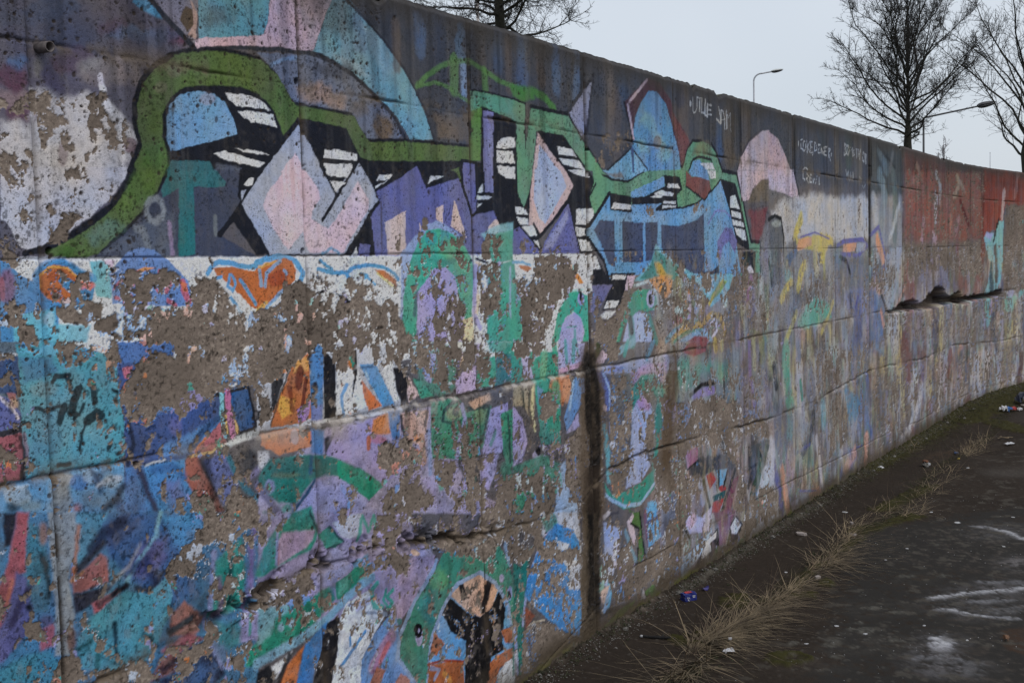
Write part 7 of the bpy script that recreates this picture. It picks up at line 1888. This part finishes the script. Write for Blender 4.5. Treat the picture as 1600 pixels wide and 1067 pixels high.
SPOTS = [(4.056, -0.5, 90, 0.06, 0.12, 0.3, 3.4, 1.2), (4.303, -0.409, 110, 0.05, 0.1, 0.28, 0, 1.3), (4.401, -0.425, 170, 0.07, 0.1, 0.3, -0.6, 1.0), (4.555, -0.45, 190, 0.07, 0.1, 0.3, -0.6, 0.9), (4.753, -0.447, 150, 0.06, 0.1, 0.28, -0.6, 0.9), (4.873, -0.478, 110, 0.05, 0.1, 0.26, -0.6, 0.9), (4.984, -0.484, 90, 0.05, 0.1, 0.26, -0.3, 0.9), (5.155, -0.486, 70, 0.05, 0.08, 0.22, -0.7, 0.8), (5.304, -0.499, 50, 0.05, 0.08, 0.22, -0.7, 0.8), (5.721, -0.48, 110, 0.08, 0.12, 0.34, -0.5, 0.7), (5.936, -0.483, 70, 0.06, 0.12, 0.3, -0.7, 0.7), (6.218, -0.435, 60, 0.08, 0.1, 0.26, -0.6, 1.2), (6.376, -0.425, 40, 0.06, 0.1, 0.26, -0.3, 1.5), (6.714, -0.404, 50, 0.1, 0.08, 0.2, -0.5, 1.0), (7.108, -0.434, 40, 0.12, 0.06, 0.18, -0.5, 1.0), (7.189, -0.607, 70, 0.1, 0.08, 0.2, -0.5, 1.4), (7.805, -0.549, 60, 0.15, 0.06, 0.18, -0.5, 1.2), (8.402, -0.506, 40, 0.15, 0.06, 0.18, 0, 1.2), (9.595, -0.527, 160, 0.14, 0.05, 0.16, 0, 1.6), (10.101, -0.487, 80, 0.14, 0.05, 0.16, 0, 1.6), (8.551, -0.541, 40, 0.2, 0.05, 0.14, 0, 1.2), (3.909, -0.471, 60, 0.06, 0.1, 0.3, 3.2, 1.0), (9.406, -0.076, 40, 0.1, 0.05, 0.14, 0, 1.5)]
clump('dry_grass', 'long dry straw coloured grass lying along the crack in the asphalt', SPOTS, M_STRAW, R)
clump('dead_stalks', 'dark brown dead stalks among the dry grass along the crack', [(x, y, max(2, n // 5), r * 1.2, a * .8, b * .8, l, 2.2) for x, y, n, r, a, b, l, u in SPOTS], M_STRAW2, R)
V, F = [], []
for _ in range(46):
    x = R.uniform(4.2, 9.5); y = -.47 - .04 * math.sin(x * 2) + R.gauss(0, .09); th = R.uniform(0, 6.28)
    blade(V, F, Vector((x, y, gz(x, y) - .004)), Vector((.25 * math.cos(th), .25 * math.sin(th), 1)), R.uniform(.10, .30), .0011, R.uniform(.0, .07), 8, R)
tag(mesh_obj('upright_stalks', V, F, M_STRAW2), 'single thin upright dead stalks standing along the crack', 'grass', None, 'stuff')
mb = []
for _ in range(1400):
    x = R.uniform(3.2, 14); y = -.47 - .04 * math.sin(x * 2) + R.gauss(0, .04) if R.random() < .4 else float(bend(np.float64(x))) - abs(R.gauss(0, .05 + .03 * max(0, x - 8)))
    mb.append((x, y, 5, .02, .008, .028, R.uniform(0, 6), 2.5))
clump('moss_tufts', 'short dark green moss tufts along the foot of the wall and in the crack', mb, M_GREEN, R)

# ------------------------------------------------------------------ small stones, chips and litter on the ground
M_CHIP = mat('white_plaster', (.42, .42, .43), .9, .25, 60, .4, 200); M_STONE = mat('grey_stone', (.13, .12, .11), .95, .4, 40, .5, 160, col2=(.24, .23, .21)); M_TILE = mat('pale_shard', (.30, .26, .24), .8, .25, 30)
def rock_mesh(name, R, flat, m):
    bm = bmesh.new(); bmesh.ops.create_icosphere(bm, subdivisions=2, radius=.5)
    for v in bm.verts: v.co *= R.uniform(.72, 1.15)
    for v in bm.verts: v.co.z *= flat
    bmesh.ops.recalc_face_normals(bm, faces=bm.faces[:]); me = bpy.data.meshes.new(name); bm.to_mesh(me); bm.free(); me.materials.append(m); return me
chips = [rock_mesh('plaster_chip', R, .35, M_CHIP) for _ in range(4)]; stones = [rock_mesh('stone', R, .7, M_STONE) for _ in range(4)]
def scatter(pos, meshes, name, label, cat, group):
    for (x, y, s) in pos:
        o = bpy.data.objects.new(name, R.choice(meshes)); COL.objects.link(o); o.location = (x, y, gz(x, y) + s * .08); o.scale = (s * R.uniform(.8, 1.4), s * R.uniform(.7, 1.1), s * R.uniform(.7, 1)); o.rotation_euler = (0, 0, R.uniform(0, 6)); tag(o, label, cat, group)
for (x, y, sz, words) in [(6.279, -0.788, 0.0158, 'white chip beside the upright dead stalks'), (8.838, -0.628, 0.0252, 'white chip above the yellow wrapper, to its right'), (4.997, -1.158, 0.0144, 'white chip between the grass clump and the round white powder patch'), (4.882, -1.353, 0.0144, 'chip lying on the far rim of the round white powder patch'), (4.766, -0.969, 0.018, 'pale flat chip at the right end of the long straw'), (4.82, -0.832, 0.0216, 'longish white chip in the middle of the open asphalt'), (4.537, -0.791, 0.013, 'chip lying against the longest straw'), (7.006, -0.908, 0.036, 'flat white chip at the left tip of the farthest powder streak'), (7.296, -1.168, 0.0216, 'chip at the right photo edge above the farthest powder streak'), (5.993, -0.747, 0.0144, 'chip level with the bent straws, right of them'), (6.281, -0.791, 0.0115, 'smallest white chip near the upright dead stalks'), (5.949, -0.479, 0.0144, 'chip caught in the curved dry straws'), (5.542, -0.365, 0.018, 'bluish white chip left of the curved dry straws'), (6.541, -1.233, 0.0216, 'chip between the two upper powder streaks'), (7.019, -0.242, 0.0288, 'flat white chip on the strip between wall and grass'), (7.237, -0.71, 0.0216, 'white chip right of the tallest upright dead stalk')]:
    scatter([(x, y, sz)], chips, 'plaster_chip', words, 'plaster chip', 'white plaster chips on the asphalt')
scatter([(3.444, -0.142, 0.0328), (4.342, -0.058, 0.0269), (4.932, -0.049, 0.0318), (5.387, -0.049, 0.0283), (6.193, -0.067, 0.0318), (7.106, -0.059, 0.0304), (7.615, -0.048, 0.02), (8.401, -0.062, 0.025), (9.001, -0.062, 0.0275), (9.583, -0.05, 0.0313), (10.021, -0.078, 0.0306), (10.95, -0.063, 0.0301), (11.268, -0.153, 0.0316), (11.87, -0.123, 0.0305)], stones, 'stone', 'small grey stone lying in the dirt at the foot of the wall', 'stone', 'stones along the foot of the wall')
def gravel(name, label, pts, m):
    V = []; F = []; ico = [(0, 0, 1), (.9, 0, -.2), (-.45, .78, -.2), (-.45, -.78, -.2), (.3, .5, .5), (-.6, 0, .4)]
    fs = [(0, 1, 4), (0, 4, 2), (4, 1, 2), (0, 2, 5), (0, 5, 3), (5, 2, 3), (0, 3, 1), (1, 3, 2)]
    for x, y, s in pts:
        b = len(V); z = gz(x, y)
        for q in ico: V.append((x + s * q[0] * R.uniform(.6, 1.2), y + s * q[1] * R.uniform(.6, 1.2), z + s * .6 * q[2] * R.uniform(.6, 1.1) + s * .1))
        F += [tuple(b + i for i in f) for f in fs]
    return tag(mesh_obj(name, V, F, m), label, 'gravel', None, 'stuff')
gp_ = []
for _ in range(3800):
    x = 2.8 + 11 * R.random() ** 1.3; gp_.append((x, float(bend(np.float64(x))) - .02 - abs(R.gauss(0, .045)), R.uniform(.0015, .006) if R.random() < .97 else R.uniform(.006, .012)))
gravel('gravel', 'fine gravel and crumbs lying along the foot of the wall', gp_, M_STONE)
gravel('plaster_crumbs', 'fine white plaster crumbs spilled over the asphalt at the right', [(R.uniform(3.4, 8), R.uniform(-2.0, -.55), R.uniform(.0012, .004)) for _ in range(420)], M_CHIP)

def at_ground(p, dz=0): return (p[0], p[1], gz(p[0], p[1]) + dz)
M_BLUE = mat('carton_blue', (.012, .022, .16), .45, .15, 20); M_RED = mat('carton_red', (.42, .045, .04), .5, .15, 20); M_WHITE = mat('paper_white', (.50, .50, .52), .8, .12, 15); M_PURP = mat('plastic_purple', (.035, .03, .16), .35, .15, 10)
def crushed_box(name, size, seed, m, parent, top=None, amt=.12):
    Rr = random.Random(seed); bm = bmesh.new(); bmesh.ops.create_cube(bm, size=1); bmesh.ops.subdivide_edges(bm, edges=bm.edges[:], cuts=4, use_grid_fill=True)
    for v in bm.verts: v.co = Vector(((v.co.x + Rr.gauss(0, amt * .12)) * size[0], (v.co.y * (1 - amt * math.cos(v.co.x * 3)) + Rr.gauss(0, amt * .15)) * size[1], (v.co.z + .5) * size[2] * (1 + amt * Rr.gauss(0, .5))))
    return bm_obj(name, bm, m, parent)
ct = thing('drink_carton', at_ground((4.888, -0.117)), 'crushed blue and red drink carton lying on the ground beside the foot of the wall', 'carton', None, -.55)
crushed_box('body', (.066, .040, .036), 2, M_BLUE, ct, amt=.14)
mesh_obj('red_panel', [(-.022, -.012, .0375), (.012, -.014, .040), (.020, .014, .039), (-.018, .015, .0385)], [(0, 1, 2, 3)], M_RED, ct)
mesh_obj('white_end', [(.0345, -.016, .004), (.0345, .016, .006), (.0355, .014, .032), (.0358, -.015, .034)], [(0, 1, 2, 3)], M_WHITE, ct)
def stroke(V, F, pts, w, y):
    for (a, b), (c, d) in zip(pts, pts[1:]):
        n = Vector((-(d - b), c - a)).normalized() * w; k = len(V); V += [(a + n.x, y, b + n.y), (c + n.x, y, d + n.y), (c - n.x, y, d - n.y), (a - n.x, y, b - n.y)]; F.append((k, k + 1, k + 2, k + 3))
V, F = [], []; stroke(V, F, [(-.026, .024), (-.020, .018), (-.022, .010), (-.013, .006)], .0014, -.0262); stroke(V, F, [(-.018, .026), (-.010, .014)], .0012, -.0262); stroke(V, F, [(.004, .027), (.020, .026)], .002, -.0262); stroke(V, F, [(.006, .020), (.019, .020)], .0015, -.0262)
mesh_obj('printed_mark', V, F, M_WHITE, ct)
bm = bmesh.new(); bmesh.ops.create_circle(bm, cap_ends=True, segments=24, radius=.021)
ex = bmesh.ops.extrude_face_region(bm, geom=bm.faces[:]); bmesh.ops.translate(bm, verts=[v for v in ex['geom'] if isinstance(v, bmesh.types.BMVert)], vec=(0, 0, .004))
for v in bm.verts: v.co.y *= .55; v.co.z += .012 * (v.co.x / .021) ** 2 + .004
bm.faces.ensure_lookup_table(); lid = bm_obj('plastic_disc', bm, M_PURP); lid.location = at_ground((5.068, -0.126)); lid.rotation_euler = (.1, -.1, -.4); tag(lid, 'flat oval purple plastic disc lying next to the blue carton', 'disc')
def crumple(name, loc, size, seed, m, rz=0, thick=.35, cuts=6):
    Rr = random.Random(seed); n = cuts; V = []; F = []
    for i in range(n + 1):
        for j in range(n + 1):
            u, v = i / n - .5, j / n - .5; k = 1 - .35 * abs(u) * abs(v) * 4
            V.append((u * size[0] * k + Rr.gauss(0, size[0] * .04), v * size[1] * k + Rr.gauss(0, size[1] * .04), size[2] * (thick * (1 - 3.2 * (u * u + v * v)) + Rr.uniform(0, .6))))
    z0 = min(v[2] for v in V); V = [(a, b, c - z0 + .001) for a, b, c in V]
    for i in range(n):
        for j in range(n): F.append((i * (n + 1) + j, (i + 1) * (n + 1) + j, (i + 1) * (n + 1) + j + 1, i * (n + 1) + j + 1))
    o = mesh_obj(name, V, F, m); o.location = loc; o.rotation_euler = (0, 0, rz)
    md = o.modifiers.new('thickness', 'SOLIDIFY'); md.thickness = .0008
    return o
tag(crumple('paper_scrap', at_ground((4.394, -0.515), .02), (.020, .016, .016), 5, M_WHITE, .4), 'small crumpled white paper scrap caught upright in the dry grass', 'paper scrap')
tag(crumple('paper_scrap', at_ground((4.261, -0.562), .012), (.055, .030, .020), 9, M_WHITE, -.7), 'larger torn white paper scrap lying in front of the dry grass clump', 'paper scrap')
tag(crumple('paper_scrap', at_ground((9.989, -0.737), .004), (.10, .05, .018), 12, M_WHITE, -.75), 'long flat white scrap on bare asphalt at the far right, past the reddish stalks', 'paper scrap')
tag(crumple('paper_scrap', at_ground((8.543, -0.077), .002), (.055, .045, .022), 14, M_WHITE, .2), 'white scrap beside the foot of the wall below the third crack', 'paper scrap')
st = thing('burnt_stick', at_ground((4.321, -0.234), .007), 'short black stick with a pale broken end lying on the asphalt', 'stick', None, -1.276)
T = Tubes(); T.tube([Vector((-.075 + .15 * i / 8, .004 * math.sin(i * 1.7), .002 * math.cos(i * 2.1))) for i in range(9)], [.0055, .0062, .0056, .0064, .0075, .0062, .0058, .0048, .003], 8); T.build('shaft', mat('charred_wood', (.010, .009, .009), .95, .3, 50, .5, 150), st)
T = Tubes(); T.tube([Vector((-.0765, 0, 0)), Vector((-.083, 0, .001)), Vector((-.088, .001, 0))], [.0055, .006, .003], 8); T.build('broken_end', M_CHIP, st)
T = Tubes(); T.tube([Vector((.005, .004, .004)), Vector((.012, .016, .008))], [.004, .002], 6); T.build('knot', M_BARK, st)
lump = thing('rubble_lump', at_ground((8.772, -0.342)), 'lump of rubble with a rusty brown top and white sides on the asphalt', 'rubble', None, .3)
for nm, mm_, off, sc_, sd_ in (('core', M_STONE, (0, 0, .018), (.085, .06, .055), 1), ('brown_top', mat('rust_brown', (.12, .05, .025), .95, .3, 30), (.004, 0, .040), (.075, .05, .026), 2), ('white_side', M_CHIP, (.012, -.024, .018), (.07, .03, .034), 3)):
    me = rock_mesh(nm, random.Random(sd_), .9, mm_); o = bpy.data.objects.new(nm, me); COL.objects.link(o); o.parent = lump; o.location = off; o.scale = sc_
pk = thing('snack_packet', at_ground((12.003, -0.431)), 'crumpled white, blue and red packet on the moss near the far end of the wall', 'packet', None, -.5)
for nm, mm_, off, sz, sd_ in (('white_part', M_WHITE, (-.09, 0, 0), (.10, .08, .07), 21), ('blue_part', mat('packet_blue', (.02, .10, .30), .45, .2, 12), (-.005, .0, 0), (.085, .07, .055), 22), ('red_part', M_RED, (.065, .0, 0), (.07, .06, .05), 23), ('printed_part', M_WHITE, (.125, -.02, 0), (.07, .05, .04), 24)):
    o = crumple(nm, off, sz, sd_, mm_); o.parent = pk
tag(crumple('plastic_bag', at_ground((12.586, -0.457)), (.20, .12, .11), 31, mat('bag_dark_blue', (.012, .016, .035), .4, .2, 10), -.4), 'dark crumpled plastic bag behind the coloured packet at the right edge', 'bag')
tag(crumple('plastic_wrapper', at_ground((9.394, -0.44)), (.05, .03, .022), 33, mat('wrapper_blue', (.05, .09, .2), .5, .2, 10), .6), 'small blue wrapper by the yellow scrap on the moss', 'wrapper')
tag(crumple('plastic_wrapper', at_ground((9.197, -0.497)), (.055, .022, .008), 35, mat('wrapper_yellow', (.30, .22, .03), .6, .2, 10), .1), 'flat yellow wrapper scrap beside the small blue wrapper', 'wrapper')
tw = thing('dry_root', at_ground((10.281, -0.658), .01), 'pale twisted dry root lying above the long white scrap', 'root', None, -.5)
T = Tubes(); T.tube([Vector((-.09, 0, .01)), Vector((-.04, .004, .016)), Vector((.01, -.03, .008)), Vector((.05, .01, .006)), Vector((.085, -.015, .004))], [.003, .005, .004, .004, .002], 6); T.build('main_stem', M_STRAW, tw)
T = Tubes(); T.tube([Vector((-.03, .004, .014)), Vector((-.01, .04, .014)), Vector((.04, .06, .008))], [.004, .004, .0015], 6); T.build('side_stem', M_STRAW, tw)
lf = crumple('dead_leaf', at_ground((4.946, -1.492)), (.045, .026, .014), 41, mat('leaf_brown', (.14, .07, .035), .8, .3, 30), .1, 1.0); tag(lf, 'single curled brown leaf on the asphalt at the lower right edge', 'leaf')
def shard(p, s, label, rz):
    Rr = random.Random(int(p[0] * 1000)); bm = bmesh.new(); k = 7; vs_ = [bm.verts.new((s * Rr.uniform(.6, 1.1) * math.cos(6.283 * i / k), s * .55 * Rr.uniform(.6, 1.1) * math.sin(6.283 * i / k), 0)) for i in range(k)]; bm.faces.new(vs_)
    ex = bmesh.ops.extrude_face_region(bm, geom=bm.faces[:]); bmesh.ops.translate(bm, verts=[v for v in ex['geom'] if isinstance(v, bmesh.types.BMVert)], vec=(0, 0, .010))
    o = bm_obj('tile_shard', bm, M_TILE); o.location = at_ground(p, .001); o.rotation_euler = (.06, .03, rz); tag(o, label, 'shard', 'broken shards on the asphalt')
for q, s, l, rz in [((6.455, -0.45), 0.035, 'pinkish flat shard on asphalt, below the far lower corner of the wall', 0.2), ((6.73, -0.362), 0.022, 'small oblong pale shard just above the pinkish flat shard', 0.5), ((5.511, -0.538), 0.026, 'pinkish shard half hidden in the curved dry grass clump', -0.3), ((6.345, -0.184), 0.05, 'rounded grey shard leaning near the foot of the wall', 0.9), ((12.492, -0.495), 0.06, 'white shard at the extreme right by the packet', 0.3)]: shard(q, s, l, rz)
